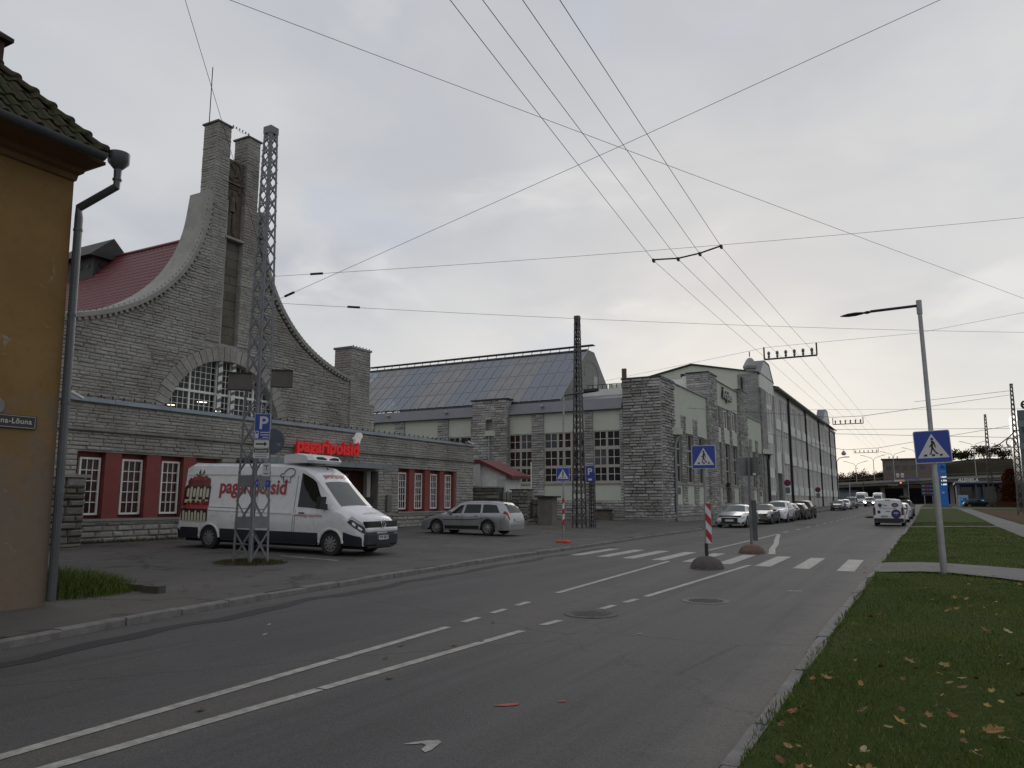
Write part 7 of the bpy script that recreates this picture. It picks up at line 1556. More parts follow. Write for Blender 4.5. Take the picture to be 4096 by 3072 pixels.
# small white van with round badges on its rear doors
cv, cc = make_car('smallvan', 'small white van with round badges on its rear doors by the kerb', 'van', WHITEP, -2.42, 59.0, R_(90), None, STEELR, 8)
xr = -cc.L / 2 - .012
def disc(root, name, y, z, ry, rz_, mat, x=xr, d=.01): return MB().prism([(y + ry * math.cos(t), z + rz_ * math.sin(t)) for t in np.linspace(0, 2 * math.pi, 20)[:-1]], lambda u, v, q: (q, u, v), x - d, x).build(name, mat, root, False)
NV = M('badge_navy', (.02, .018, .10), .4); NV2 = M('badge_dark', (.03, .03, .045), .4); PK = M('badge_pink', (.30, .14, .17), .5)
MB().box(xr - .0, xr + .04, -.80, .80, .52, 1.66).build('rear_doors', WHITEP, cv, False)
MB().box(xr - .03, xr + .10, -.88, .88, .28, .52).build('dark_bumper', CBLACK, cv, False)
for sd in (1, -1): MB().box(xr - .03, xr + .08, sd * .84 - .07, sd * .84 + .07, .74, 1.22).build('rear_lamp', LAMPR, cv, False)
bg = disc(cv, 'round_badge', -.45, .80, .29, .30, NV); 
for k, r_ in enumerate((.10, .16)):
    m = MB(); m.tube([(xr - .015, -.45 + r_ * 1.15 * math.cos(t), .74 + r_ * math.sin(t)) for t in np.linspace(.6, 2.54, 9)], .016, 4); m.build('arc', SWHITE, cv, False)
disc(cv, 'arc_dot', -.45, .72, .025, .025, SWHITE, xr - .01); disc(cv, 'small_badge', .48, 1.36, .12, .13, NV2); disc(cv, 'oval_badge', -.42, 1.38, .21, .14, NV2); disc(cv, 'badge_heart', -.42, 1.37, .13, .08, PK, xr - .01); disc(cv, 'low_badge', .56, .92, .10, .11, NV2)
text_obj('lettering', 'Telia', M('print_violet', (.10, .05, .13), .5), cv, (xr - .004, .32, 1.31), (0, -1, 0), (0, 0, 1), (-1, 0, 0), .14, .002, .004, world=False)
text_obj('lettering', 'Sinu lahendus koduks', M('print_grey', (.20, .20, .21), .5), cv, (xr - .004, .52, 1.13), (0, -1, 0), (0, 0, 1), (-1, 0, 0), .1, .002, .002, 1.02, world=False)
MB().box(xr - .025, xr, .05, .46, .58, .70).build('number_plate', M('plate_dim', (.25, .25, .25), .5), cv, False); MB().box(xr - .02, xr, -.12, .14, .96, 1.0).build('door_grip', CBLACK, cv, False); MB().box(xr - .02, xr + .05, -.15, .15, 1.70, 1.74).build('brake_lamp', CBLACK, cv, False)
# ---------------------------------------------------------------- white delivery van of the bakery
VH = R_(4.5); vfx, vfy = -14.75, 16.62                                # near front wheel on the ground
dxv, dyv = math.cos(VH), math.sin(VH); Lv = 6.84; fwx = Lv / 2 - 1.02; hw = 2.04 / 2 - .02
vx = vfx - dxv * fwx - dyv * hw * 1.0; vy = vfy - dyv * fwx + dxv * hw
dv, dc_ = make_car('van', 'white bakery delivery van with cake print and red lettering', 'van', WHITEP, vx, vy, VH, lot_z(-16.5), STEELR, 10)
dv.rotation_euler = (0, math.atan(.02), VH)
Xv = lambda s: Lv / 2 - s; sd = -1
for s_ in (1, -1):
    dc_.patch('lower_cladding', NAVY, dv, [(Xv(1.46), 1.0), (Xv(5.08), 1.0), (Xv(5.08), .80), (Xv(1.46), .80)], s_, .014, 10, 3)
    dc_.patch('rear_cladding', NAVY, dv, [(Xv(5.94), 1.0), (Xv(6.83), 1.0), (Xv(6.83), .80), (Xv(5.94), .80)], s_, .014, 4, 3)
    dc_.patch('front_cladding', NAVY, dv, [(Xv(.0), 1.0), (Xv(.60), 1.0), (Xv(.60), .77), (Xv(.0), .80)], s_, .014, 5, 3)
    MB().box(Xv(5.05), Xv(1.55), s_ * .90 - .07, s_ * .90 + .07, .29, .42).build('side_step', GALV, dv, False)
    dc_.patch('side_rail_slot', CBLACK, dv, [(Xv(3.4), .60), (Xv(5.6), .60), (Xv(5.6), .587), (Xv(3.4), .587)], s_, .006, 8, 1)
    dc_.patch('crease_shade_strip', M('crease_shadow', (.42, .42, .43), .4), dv, [(Xv(2.4), .668), (Xv(5.7), .668), (Xv(5.7), .661), (Xv(2.4), .661)], s_, .006, 8, 1)  # grey strip on the white skin, the crease's shade put into colour
    dc_.patch('gutter_shade_strip', M('crease_shadow', (.42, .42, .43)), dv, [(Xv(2.5), .386), (Xv(6.6), .386), (Xv(6.6), .378), (Xv(2.5), .378)], s_, .006, 10, 1)  # same grey, painted shade along the roof edge
    for sx in (2.36, 3.75): dc_.patch('door_seam', CBLACK, dv, [(Xv(sx), .98), (Xv(sx + .012), .98), (Xv(sx + .012), .37), (Xv(sx), .37)], s_, .005, 1, 12)
    for k, ax in enumerate((1.02, 5.51)):                                # wheel arch lips
        m = MB(); R = .345 * 1.16; P_ = []
        for t in np.linspace(.05, math.pi - .05, 17):
            xx, zz = Xv(ax) + R * math.cos(t), .345 + R * math.sin(t); p = dc_.side_at(xx, zz, s_); P_.append(p + V3(0, s_ * .012, 0))
        m.tube(P_, .038, 6); m.build('arch_lip', WHITEP, dv, False, smooth=50)
bt_ = L_b = Lv / 2
wfv = dc_.prm(Lv / 2)[2]
MB().bbox(Lv / 2 - .30, Lv / 2 + .05, -wfv - .06, wfv + .06, .28, .66, .06).build('front_bumper', NAVY, dv, False)
MB().bbox(Lv / 2 - .2, Lv / 2 + .055, -wfv - .02, wfv + .02, .66, .80, .04).build('bumper_top', WHITEP, dv, False)
for k in range(3): MB().box(Lv / 2 + .012, Lv / 2 + .03, -wfv * .9, wfv * .9, .83 + .045 * k, .855 + .045 * k).build('grille_bar', M('grille_grey', (.06, .06, .065), .4, .4), dv, False)
MB().box(Lv / 2 - .12, Lv / 2 + .018, -wfv * 1.0, wfv * 1.0, .80, .97).build('grille_panel', CBLACK, dv, False)
for s_ in (1, -1):
    dc_.patch('headlight_unit', CBLACK, dv, [(Xv(.03), .60), (Xv(.50), .62), (Xv(.42), .48), (Xv(.03), .44)], s_, .02, 6, 4); dc_.patch('lamp_lens', M('lamp_lens', (.55, .56, .58), .15, .3), dv, [(Xv(.10), .575), (Xv(.20), .58), (Xv(.20), .53), (Xv(.10), .53)], s_, .028, 2, 2); dc_.patch('lamp_lens', M('lamp_lens', (.55, .56, .58)), dv, [(Xv(.26), .59), (Xv(.36), .59), (Xv(.36), .535), (Xv(.26), .535)], s_, .028, 2, 2)
    p = dc_.P(Xv(1.30), .53, s_); m = MB(); m.obox(p + V3(.02, s_ * .20, .16), (.07, 0, 0), (0, .12, 0), (.02, 0, .17)); m.obox(p + V3(.02, s_ * .06, .02), (.06, 0, 0), (0, .12, 0), (0, 0, .04)); m.build('mirror', CBLACK, dv, False)
m = MB(); m.tube([(Lv / 2 + .045, .115 * math.cos(t), .90 + .115 * math.sin(t)) for t in np.linspace(0, 2 * math.pi, 25)], .013, 6, False)
for P_ in (((-.055, .085), (-.02, .0), (0, .035), (.02, .0), (.055, .085)), ((-.085, .04), (-.045, -.085), (0, -.0), (.045, -.085), (.085, .04))):
    for a, b in zip(P_[:-1], P_[1:]): m.bar((Lv / 2 + .045, a[0], .90 + a[1]), (Lv / 2 + .045, b[0], .90 + b[1]), .02, .012, (1, 0, 0))
m.build('round_emblem', CHROME, dv, False)
pl = MB().box(Lv / 2 + .05, Lv / 2 + .065, -.26, .26, .46, .58).build('number_plate', PLATEM, dv, False); MB().box(Lv / 2 + .065, Lv / 2 + .067, -.26, -.21, .46, .58).build('plate_band', BLUE, pl, False); MB().box(Lv / 2 + .051, Lv / 2 + .06, -.34, .34, .30, .40).build('bumper_slot', CBLACK, dv, False)
text_obj('plate_text', '978 BKY', SBLACK, pl, (Lv / 2 + .066, -.19, .485), (0, 1, 0), (0, 0, 1), (1, 0, 0), .09, .001, .002, .42, world=False)
# roof cooling unit
rz0 = 2.575; X0 = Xv(3.05); m = MB(); U_ = [(-.0, .02), (.0, .26), (.55, .30), (.95, .24), (1.08, .10), (1.02, .02)]
pr = []
for (yy, k) in ((-.78, .82), (-.62, 1.0), (.62, 1.0), (.78, .82)): pr.append([(X0 + u * (.55 + .5 * k) if False else X0 + u * k + (1 - k) * .3, yy, rz0 + v * (.8 + .2 * k)) for u, v in U_])
for row in pr: m.v += row
n = len(U_); m.f = [(i * n + j, i * n + (j + 1) % n, (i + 1) * n + (j + 1) % n, (i + 1) * n + j) for i in range(3) for j in range(n)] + [tuple(range(n)), tuple(3 * n + j for j in range(n))[::-1]]; cu = m.build('cooling_unit', M('unit_white', (.62, .63, .64), .35, var=.05), dv, False, smooth=30)
for s_ in (1, -1): MB().prism([(.06, .13), (.32, .09), (.52, .10), (.50, .20), (.30, .21), (.10, .17)], lambda u, v, d: (X0 + d, s_ * u, rz0 + v), 1.0, 1.06).build('fan_opening', CBLACK, cu, False)
text_obj('print', 'Frigoblock', M('print_grey2', (.16, .16, .17), .5), cu, (X0 + .12, -.715, rz0 + .16), (1, 0, 0), (0, 0, 1), (0, -1, 0), .09, .002, .002, .45, world=False)
m = MB(); m.tube([(Xv(1.98), 0, 2.42), (Xv(2.04), 0, 2.47), (Xv(2.35), 0, 2.78)], .018, 6, True, .006); m.build('aerial', BLACK, dv, False)
# prints on the near side: lettering, hat outline, web address, cake
REDPRT = M('print_red', (.30, .008, .016), .35)
def side_text(body, s_left, z0, width, mat, bold=.0, off=.012, hs=1.0, side=-1, name='lettering'):
    vs_, fs_ = text_geo(body, 1.0, 0, bold); k = width / (vs_[:, 0].max() - vs_[:, 0].min()); m = MB(); pts = []
    for q in vs_: x = Xv(s_left) + (q[0] - vs_[:, 0].min()) * k; p = dc_.side_at(x, z0 + q[1] * k * hs, side); pts.append(p + V3(0, side * off, 0))
    m.add(pts, fs_); return m.build(name, mat, dv, False)
side_text('pagaripoisid', 5.25, 1.68, 2.52, REDPRT, .025, .014, 1.12); side_text('www.pagaripoisid.ee', 2.32, 1.06, .98, REDPRT, .0, .016, 1.1)
hat2 = [(-.16, .0), (-.19, .22), (-.27, .20), (-.32, .28), (-.26, .36), (-.18, .34), (-.13, .46), (.0, .56), (.15, .56), (.25, .46), (.24, .32), (.12, .24), (.09, .22), (.10, .0), (-.03, .03), (-.16, 0)]
m = MB(); m.tube([dc_.side_at(Xv(2.72) + a * .9, 2.02 + b * .72, -1) + V3(0, -.014, 0) for a, b in hat2], .011, 4, True); m.build('hat_outline', SBLACK, dv, False)
def side_poly(name, P, mat, off): m = MB(); m.v = [tuple(dc_.side_at(Xv(s), z, -1) + V3(0, -off, 0)) for s, z in P]; m.f = [tuple(range(len(P)))]; return m.build(name, mat, dv, False)
def side_grid(name, s0, s1, z0, z1, mat, off, n=6):
    m = MB()
    for i in range(n + 1):
        for j in range(n + 1): m.v.append(tuple(dc_.side_at(Xv(lerp(s0, s1, i / n)), lerp(z0, z1, j / n), -1) + V3(0, -off, 0)))
    m.f = [(i * (n + 1) + j, (i + 1) * (n + 1) + j, (i + 1) * (n + 1) + j + 1, i * (n + 1) + j + 1) for i in range(n) for j in range(n)]; return m.build(name, mat, dv, False)
CREAM = M('print_cream', (.52, .50, .38), .4, var=.08); BERRY = M('print_berry', (.13, .012, .012), .35, var=.7, scale=7); CHOC = M('print_chocolate', (.022, .008, .007), .35, var=.5, scale=9); BERRY2 = M('print_berry_red', (.26, .022, .020), .35, var=.5, scale=9); LEAFP = M('print_leaf', (.04, .06, .02), .5, var=.4, scale=12)
side_grid('cake_print', 5.62, 6.70, .82, 1.18, CHOC, .012); side_grid('cake_print', 5.62, 6.66, 1.18, 1.36, BERRY2, .0125); side_grid('cake_print', 5.62, 6.62, 1.36, 1.88, CHOC, .012); side_grid('cake_print', 5.66, 6.58, 1.86, 2.06, BERRY, .0125)
for (za, zb, n_, sA, sB) in ((.80, 1.14, 8, 5.66, 6.66), (1.42, 1.86, 7, 5.66, 6.60)):
    for k in range(n_):
        w = (sB - sA) / n_; s0 = sA + k * w + .012; s1 = s0 + w - .035; low = za + (0.0 if za < 1 else (.0 if k % 2 else .12)); top = zb - (.02 if k % 2 else .07); c0 = (s0 + s1) / 2; r_ = (s1 - s0) / 2
        P_ = [(s0, low), (s1, low), (s1, top - r_)] + [(c0 + r_ * math.cos(t), top - r_ + r_ * 1.3 * math.sin(t)) for t in np.linspace(0, math.pi, 7)[1:-1]] + [(s0, top - r_)]; side_poly('cream_drip', P_, CREAM, .016)
side_grid('cake_band', 5.66, 6.62, 1.36, 1.46, CREAM, .0155)
for (s_, z_, r_) in ((5.75, 2.07, .07), (5.88, 2.12, .09), (6.02, 2.10, .08), (6.16, 2.13, .10), (6.32, 2.09, .09), (6.47, 2.06, .07), (5.7, 1.36, .07), (5.85, 1.40, .09), (6.05, 1.36, .08), (6.25, 1.38, .08), (6.45, 1.35, .07)):
    side_poly('berry', [(s_ + r_ * math.cos(t), z_ + r_ * .9 * math.sin(t)) for t in np.linspace(0, 2 * math.pi, 13)[:-1]], BERRY2 if r_ > .08 else BERRY, .018)
for (a, b) in ((5.98, 2.38), (6.14, 2.40), (6.26, 2.27)): side_poly('leaf_print', [(6.10, 2.14), (a - .03, lerp(2.14, b, .6)), (a, b), (a + .05, lerp(2.14, b, .5))], LEAFP, .017)
# prints on brow and bonnet
def top_text(body, s0, width, rowfrom, mat, k_h, bold=0.0):
    vs_, fs_ = text_geo(body, 1.0, 0, bold); k = width / (vs_[:, 0].max() - vs_[:, 0].min()); xm = (vs_[:, 0].max() + vs_[:, 0].min()) / 2; m = MB(); pts = []
    for q in vs_:
        y = (q[0] - xm) * k; s = s0 + q[1] * k * k_h; x = Xv(s); S = dc_.sec(x); z = np.interp(abs(y), [a for a, _ in S[:4]], [b for _, b in S[:4]]); pts.append((x + .012, y, z + .014))
    m.add(pts, fs_); return m.build('lettering', mat, dv, False)
top_text('pagaripoisid', 1.70, 1.0, 0, REDPRT, .85, .02); top_text('www.pagaripoisid.ee', .36, .8, 0, REDPRT, 1.2)
# ================================================================ far end of the street: filling station, overpass, hill, trees
G0 = .6
f_ = lambda x, y: (3600 + x * .3918, 1500 + y * .3918)
f2 = lambda x, y: (3280 + x * .2713, 1700 + y * .2713)
ABLUE = M('station_blue', (.012, .15, .52), .4, emit=(.01, .12, .5), es=.10); DBLUE = M('deep_blue', (.012, .03, .13), .4)
to = thing('price_totem', 'tall bright blue fuel price totem behind the lamp post', 'totem', (2.3, 150, G0))
MB().box(1.76, 2.92, 149.8, 150.3, .7, 7.9).build('slab', ABLUE, to)
LIT = emit_mat('lit_panel', (.95, .97, .95), .95)
for i, txt in enumerate(('1.839', '1.779', '1.689')):
    z = 5.62 - .62 * i; MB().box(1.95, 2.85, 149.74, 149.79, z - .24, z + .24).build('price_panel', SBLACK, to); text_obj('price', txt, LIT, to, (2.0, 149.72, z - .15), (1, 0, 0), (0, 0, 1), (0, -1, 0), .4, .004, .012, .8)
m = MB(); m.prism([(2.0, 7.1), (2.75, 7.1), (2.85, 7.25), (2.1, 7.25)], lambda u, v, d: (u, d, v), 149.7, 149.8); m.prism([(2.0, 7.25), (2.35, 7.75), (2.7, 7.25), (2.5, 7.25), (2.34, 7.5), (2.2, 7.25)], lambda u, v, d: (u, d, v), 149.7, 149.8); m.build('logo', DBLUE, to)
text_obj('lettering', 'ALEXELA', M('pale_print', (.45, .55, .65), .5), to, (1.95, 149.78, 6.45), (1, 0, 0), (0, 0, 1), (0, -1, 0), .2, .003, .004, .8)
MB().lathe([(.2, 0), (.2, .02)], (2.25, 149.78, 3.0), 'y', 12).build('badge', M('pale_badge', (.5, .5, .5), .5), to)
stn = thing('filling_station', 'low filling station with blue canopy edge and white roof letters', 'building', (8, 155, G0))
MB().box(4.3, 22, 152, 160, G0 - .4, 4.3).build('shop', M('station_wall', (.13, .13, .135), .7, var=.2), stn); MB().box(4.0, 22.5, 149.6, 160.5, 4.35, 4.75).build('canopy', DBLUE, stn); MB().box(4.0, 22.5, 149.5, 149.6, 4.62, 4.8).build('canopy_rim', M('rim_pale', (.42, .45, .5), .4), stn)
for i, x in enumerate((4.4, 6.9, 8.0, 10.3, 13)): MB().box(x, x + .3, 149.8, 150.1, G0 - .3, 4.35).build('column', M('blue_grey_col', (.08, .11, .16), .5), stn)
for i, (xa, xb) in enumerate(((4.9, 6.5), (7.3, 8.0), (8.4, 10.0), (10.8, 13))): MB().box(xa, xb, 151.9, 152, G0 + .2, 3.9).build('shop_window', M('station_glass%d' % i, ((.02, .022, .026), (.05, .055, .06), (.12, .125, .12), (.04, .045, .05))[i], .1, var=.3), stn)
sl = thing('roof_letters', 'white roof letters above the filling station canopy', 'sign', (4.5, 150, 4.8)); text_obj('letters', 'ALEXELA', M('roof_letter_white', (.62, .62, .62), .5, emit=(.7, .7, .7), es=.12), sl, (4.5, 149.7, 4.82), (1, 0, 0), (0, 0, 1), (0, -1, 0), .62, .05, .01, 3.0, shear=.25)
kb = thing('discount_board', 'white and blue board reading minus five before the station', 'sign', (5.0, 148, G0)); MB().box(4.28, 5.75, 148.3, 149, G0 - .1, 2.55).build('cube', M('pale_blue_board', (.45, .50, .55), .5), kb); MB().box(4.45, 5.6, 148.25, 148.3, .95, 2.25).build('blue_field', M('sky_blue', (.05, .28, .62), .4, emit=(.05, .3, .7), es=.12), kb); text_obj('lettering', '-5', DBLUE, kb, (4.6, 148.24, 1.25), (1, 0, 0), (0, 0, 1), (0, -1, 0), 1.1, .01, .02)
gl_ = thing('blue_pump', 'glowing pale blue pump panel under the station canopy', 'pump', (8.1, 150.8, G0)); MB().box(7.6, 8.15, 150.6, 151, G0, 2.0).build('cabinet', M('pump_grey', (.08, .12, .18), .4), gl_); MB().box(7.7, 8.1, 150.55, 150.6, 1.2, 1.75).build('panel', emit_mat('pump_glow', (.12, .5, .95), .8), gl_)
pb = thing('price_board', 'wide dark blue info board with red digits on two posts', 'sign', (0, 150, G0)); MB().box(-1.05, 1.05, 149.9, 150.1, 2.5, 4.52).build('board', M('board_navy', (.02, .035, .09), .5), pb)
for x in (-.7, .55): MB().box(x, x + .14, 149.95, 150.05, .3, 2.5).build('post', GALV, pb)
for k in range(3): z = 4.1 - .6 * k; MB().box(-.9, -.45, 149.86, 149.9, z - .1, z + .12).build('car_icon', M('icon_grey', (.3, .3, .32), .5), pb); MB().box(-.25, 0, 149.86, 149.9, z - .1, z + .1).build('red_mark', M('red_mark', (.4, .03, .03), .5, emit=(.6, .02, .02), es=.2), pb); MB().box(.12, .85, 149.86, 149.9, z - .09, z + .09).build('digits', M('digit_grey', (.20, .2, .22), .5, var=.7, scale=9), pb)
hw = thing('low_wall', 'low rust red wall in front of the filling station', 'wall', (14, 147, G0)); MB().box(6.0, 26, 146.5, 147.2, G0 - .3, 1.45).build('wall', M('rust_hedge', (.10, .035, .018), .95, var=.35, scale=2, bump=.6, bscale=8), hw)
make_car('hatch', 'dark hatchback waiting beside the discount board', 'car', BLACKP, 6.9, 147.0, R_(10), G0 - .1)
ofc = thing('glass_office', 'tall grey green glass office at the right edge', 'building', (19, 130, G0)); q0 = at_y(4066, 1641, 130); MB().box(q0[0], q0[0] + 14, 130, 142, 0, q0[2]).build('body', M('office_glass', (.055, .075, .085), .2, var=.25, scale=.3, spec=.5), ofc)
for k in range(5): z = q0[2] - 2.4 - 3.2 * k; MB().box(q0[0] - .05, q0[0] + 14, 129.9, 130, z, z + .9).build('floor_band', M('office_band', (.16, .19, .18), .5), ofc)
for k in range(4):
    for j in range(6): MB().box(q0[0] + .5 + 2.2 * j, q0[0] + .62 + 2.2 * j, 129.92, 130, q0[2] - 1.5 - 3.2 * k - 1.7, q0[2] - 1.5 - 3.2 * k + .1).build('mullion', DARKMET, ofc)
text_obj('roof_letter', 'eesti', DARKMET, ofc, (q0[0] + .45, 130, q0[2] + .15), (1, 0, 0), (0, 0, 1), (0, -1, 0), 2.6, .15, .03)
# overpass
ov = thing('overpass', 'long concrete road bridge crossing behind the traffic lights', 'bridge', (-8, 255, G0)); YO = 250.0; CB = M('bridge_concrete', (.15, .145, .13), .9, var=.2, scale=.4, dirt=.3)
def dz_(x): return 5.42 + (x + 23.5) * .048 - max(0, x - 6) * .02
xs_ = np.linspace(-90, 90, 31); m = MB()
for x in xs_: z = dz_(x); m.v += [(x, YO, z), (x, YO, z + 1.3), (x, YO + 16, z + 1.3), (x, YO + 16, z)]
m.f = [(4 * i + k, 4 * i + (k + 1) % 4, 4 * i + 4 + (k + 1) % 4, 4 * i + 4 + k) for i in range(30) for k in range(4)]; m.build('deck', CB, ov)
m = MB()
for x in xs_: z = dz_(x); m.v += [(x, YO - .5, z + .75), (x, YO - .5, z + 1.45), (x, YO - .1, z + 1.45), (x, YO - .1, z + .75)]
m.f = [(4 * i + k, 4 * i + (k + 1) % 4, 4 * i + 4 + (k + 1) % 4, 4 * i + 4 + k) for i in range(30) for k in range(4)]; m.build('edge_beam', M('bridge_edge', (.22, .21, .19), .9), ov)
for a, b in zip(xs_[:-1], xs_[1:]): MB().bar((a, YO - .3, dz_(a) + 2.15), (b, YO - .3, dz_(b) + 2.15), .12, .12).build('handrail', M('bridge_rail', (.13, .12, .11), .7), ov)
for x in (-36, -23, -12.0, -5.9, 6, 18, 32): MB().box(x - .55, x + .55, YO + 5, YO + 7, 0, dz_(x)).build('pier', M('pier_concrete', (.20, .19, .175), .9), ov)
MB().box(-90, 90, YO + 17, YO + 18, 0, 5.4).build('abutment', M('underpass_shade', (.022, .022, .024), .9, var=.4, scale=.2), ov)  # near-black colour paints in the darkness under the deck
def twin_lamp(label, p, h, arm, grp):
    t = thing('twin_street_lamp', label, 'street lamp', tuple(p)); p = np.array(p); m = MB(); m.tube([p, p + V3(0, 0, h)], .13, 6, True, .09); m.build('pole', GALV, t)
    for s in (-1, 1): m = MB(); m.tube([p + V3(0, 0, h), p + V3(s * .5, 0, h + .9), p + V3(s * arm, 0, h + 1.5)], .06, 5); m.build('arm', GALV, t); MB().obox(p + V3(s * (arm + .5), 0, h + 1.65), (.6, 0, .1 * s), (0, .12, 0), (0, 0, .06)).build('lamp_head', DARKMET, t)
for x, top, lab in ((-19.1, 11.9, 'leftmost twin lamp standing on the bridge'), (-14.1, 13.6, 'second twin lamp from the left on the bridge'), (-8.6, 14.6, 'third twin lamp from the left on the bridge'), (-2.6, 15.6, 'fourth twin lamp from the left on the bridge'), (12.5, 16.9, 'twin lamp on the bridge beside the far mast')): twin_lamp(lab, (x, YO + 8, dz_(x) + 1.3), top - dz_(x) - 1.3, 2.4, None)
sl1 = V3(*at_y(*f2(268, 860), 175)); sl1[2] = G0; sp1 = thing('street_lamp', 'single arm street lamp just past the long wing', 'street lamp', tuple(sl1)); m = MB(); m.tube([sl1, sl1 + V3(0, 0, 9.2), sl1 + V3(.5, 0, 9.9), sl1 + V3(1.6, 0, 10.1)], .09, 6); m.build('pole', GALV, sp1); MB().obox(sl1 + V3(2.0, 0, 10.1), (.5, 0, 0), (0, .15, 0), (0, 0, .09)).build('lamp_head', DARKMET, sp1)
# traffic signals and boards under the bridge
RL = emit_mat('signal_red', (1.0, .06, .03), 6.0)
for (px_, py_, yy, lab) in ((1190, 850, 200, 'upper red traffic light hung on a gantry arm'), (930, 1045, 205, 'lower red traffic light on a pole')):
    p = at_y(*f2(px_, py_), yy); t = thing('traffic_light', lab, 'traffic light', (p[0], yy, G0)); MB().box(p[0] - .2, p[0] + .2, yy, yy + .2, p[2] - .75, p[2] + .3).build('housing', CBLACK, t); MB().lathe([(.16, -.03), (.16, 0)], (p[0], yy, p[2]), 'y', 12).build('red_lens', RL, t)
    m = MB(); xx = p[0] + (1.5 if py_ < 900 else .35); m.tube([(xx, yy + .1, G0 - .2), (xx, yy + .1, p[2] + .4), (p[0], yy + .1, p[2] + .4)], .07, 6); m.build('pole', GALV, t)
for (xa, xb, ya, yb2, mt_, lab) in ((1125, 1165, 715, 770, SWHITE, 'left of two white upright boards over the bridge rail'), (1195, 1235, 710, 770, SWHITE, 'right of two white upright boards over the bridge rail'), (1098, 1243, 808, 840, SWHITE, 'long white board under the two upright boards'), (1292, 1445, 770, 833, M('violet_board', (.10, .09, .22), .5), 'violet and white banner on the bridge side'), (1000, 1150, 872, 893, SGREY, 'narrow pale board under the bridge edge')):
    a, b = at_y(*f2(xa, yb2), YO - 1.2), at_y(*f2(xb, ya), YO - 1.2); t = thing('bridge_board', lab, 'board', (a[0], YO - 1.2, a[2])); MB().box(a[0], b[0], YO - 1.2, YO - 1.1, a[2], b[2]).build('panel', mt_, t); MB().box(a[0] + .1, b[0] - .1, YO - 1.23, YO - 1.2, lerp(a[2], b[2], .25), lerp(a[2], b[2], .5)).build('print', M('board_print', (.18, .18, .2), .6, var=.5, scale=6), t); MB().box((a[0] + b[0]) / 2 - .05, (a[0] + b[0]) / 2 + .05, YO - 1.1, YO - .5, a[2], a[2] + .15).build('bracket', DARKMET, t)
for (px_, lab) in ((440, 'pale pole left of the white van'), (640, 'slim dark pole right of the white van')): p = at_y(*f2(px_, 1100), 215); t = thing('far_pole', lab, 'pole', (p[0], 215, G0)); q = at_y(*f2(px_ - 4, 840), 215); m = MB(); m.tube([(p[0], 215, G0 - .2), (q[0], 215, q[2])], .12, 6); m.build('shaft', GALV if px_ < 500 else DARKMET, t); MB().lathe([(.13, 0), (.001, .15)], (q[0], 215, q[2]), n=6).build('cap', DARKMET, t)
# low buildings glimpsed under and over the bridge
lb = thing('low_blue_shed', 'low grey blue shed left of the oncoming van', 'shed', (-24, 235, G0)); MB().box(-32, -17.8, 235, 243, 0, 4.2).build('wall', M('shed_blue', (.10, .125, .14), .7, var=.3, scale=.6), lb); MB().box(-32.3, -17.5, 234.7, 243.3, 4.2, 4.5).build('roof', DARKMET, lb); MB().box(-32, -17.9, 234.8, 235, 0, 1.3).build('orange_base', M('orange_band', (.20, .06, .03), .7), lb)
ob_ = thing('flat_block', 'brown flat roofed block on the hill behind the bridge', 'building', (-8, 305, 8)); a = at_y(*f2(915, 515), 300); b = at_y(*f2(1410, 515), 300); MB().box(a[0], b[0] + 8, 300, 315, 5, a[2]).build('wall', M('brown_block_wall', (.14, .115, .10), .9, var=.12, scale=.3), ob_); MB().box(a[0] - .4, b[0] + 8.4, 299.6, 315.4, a[2], a[2] + .4).build('roof_edge', DARKMET, ob_)
for i in range(5): MB().box(a[0] + 1.2 + 2.6 * i, a[0] + 2.6 + 2.6 * i, 299.9, 300, a[2] - 3.4, a[2] - 2.0).build('window', M('far_pane', (.05, .05, .055), .2), ob_)
for i in range(3): MB().box(a[0] + 2 + 1.3 * i, a[0] + 2.3 + 1.3 * i, 303, 303.3, a[2] + .4, a[2] + 1.3).build('chimney_pot', DARKMET, ob_)
# hill
HILLM = soil_mat('hill_brush', (.026, .021, .014), (.038, .030, .019), (.020, .021, .011))
m = MB(); hx = np.linspace(-160, 220, 77); hy = np.linspace(278, 460, 16); hr = np.random.RandomState(4)
def hill_h(x): return float(np.interp(x, [-160, -60, -25, -5, 10, 60, 220], [9, 9, 10.5, 14.5, 16.5, 17, 14]))
for y in hy:
    t = min(1, (y - 278) / 45)
    for x in hx: m.v.append((x, y, -.2 + hill_h(x) * (t * t * (3 - 2 * t)) + hr.uniform(-.5, .5) * t))
w = len(hx); m.f = [(j * w + i, j * w + i + 1, (j + 1) * w + i + 1, (j + 1) * w + i) for j in range(len(hy) - 1) for i in range(w - 1)]; tag(m.build('hill', HILLM), kind='structure')
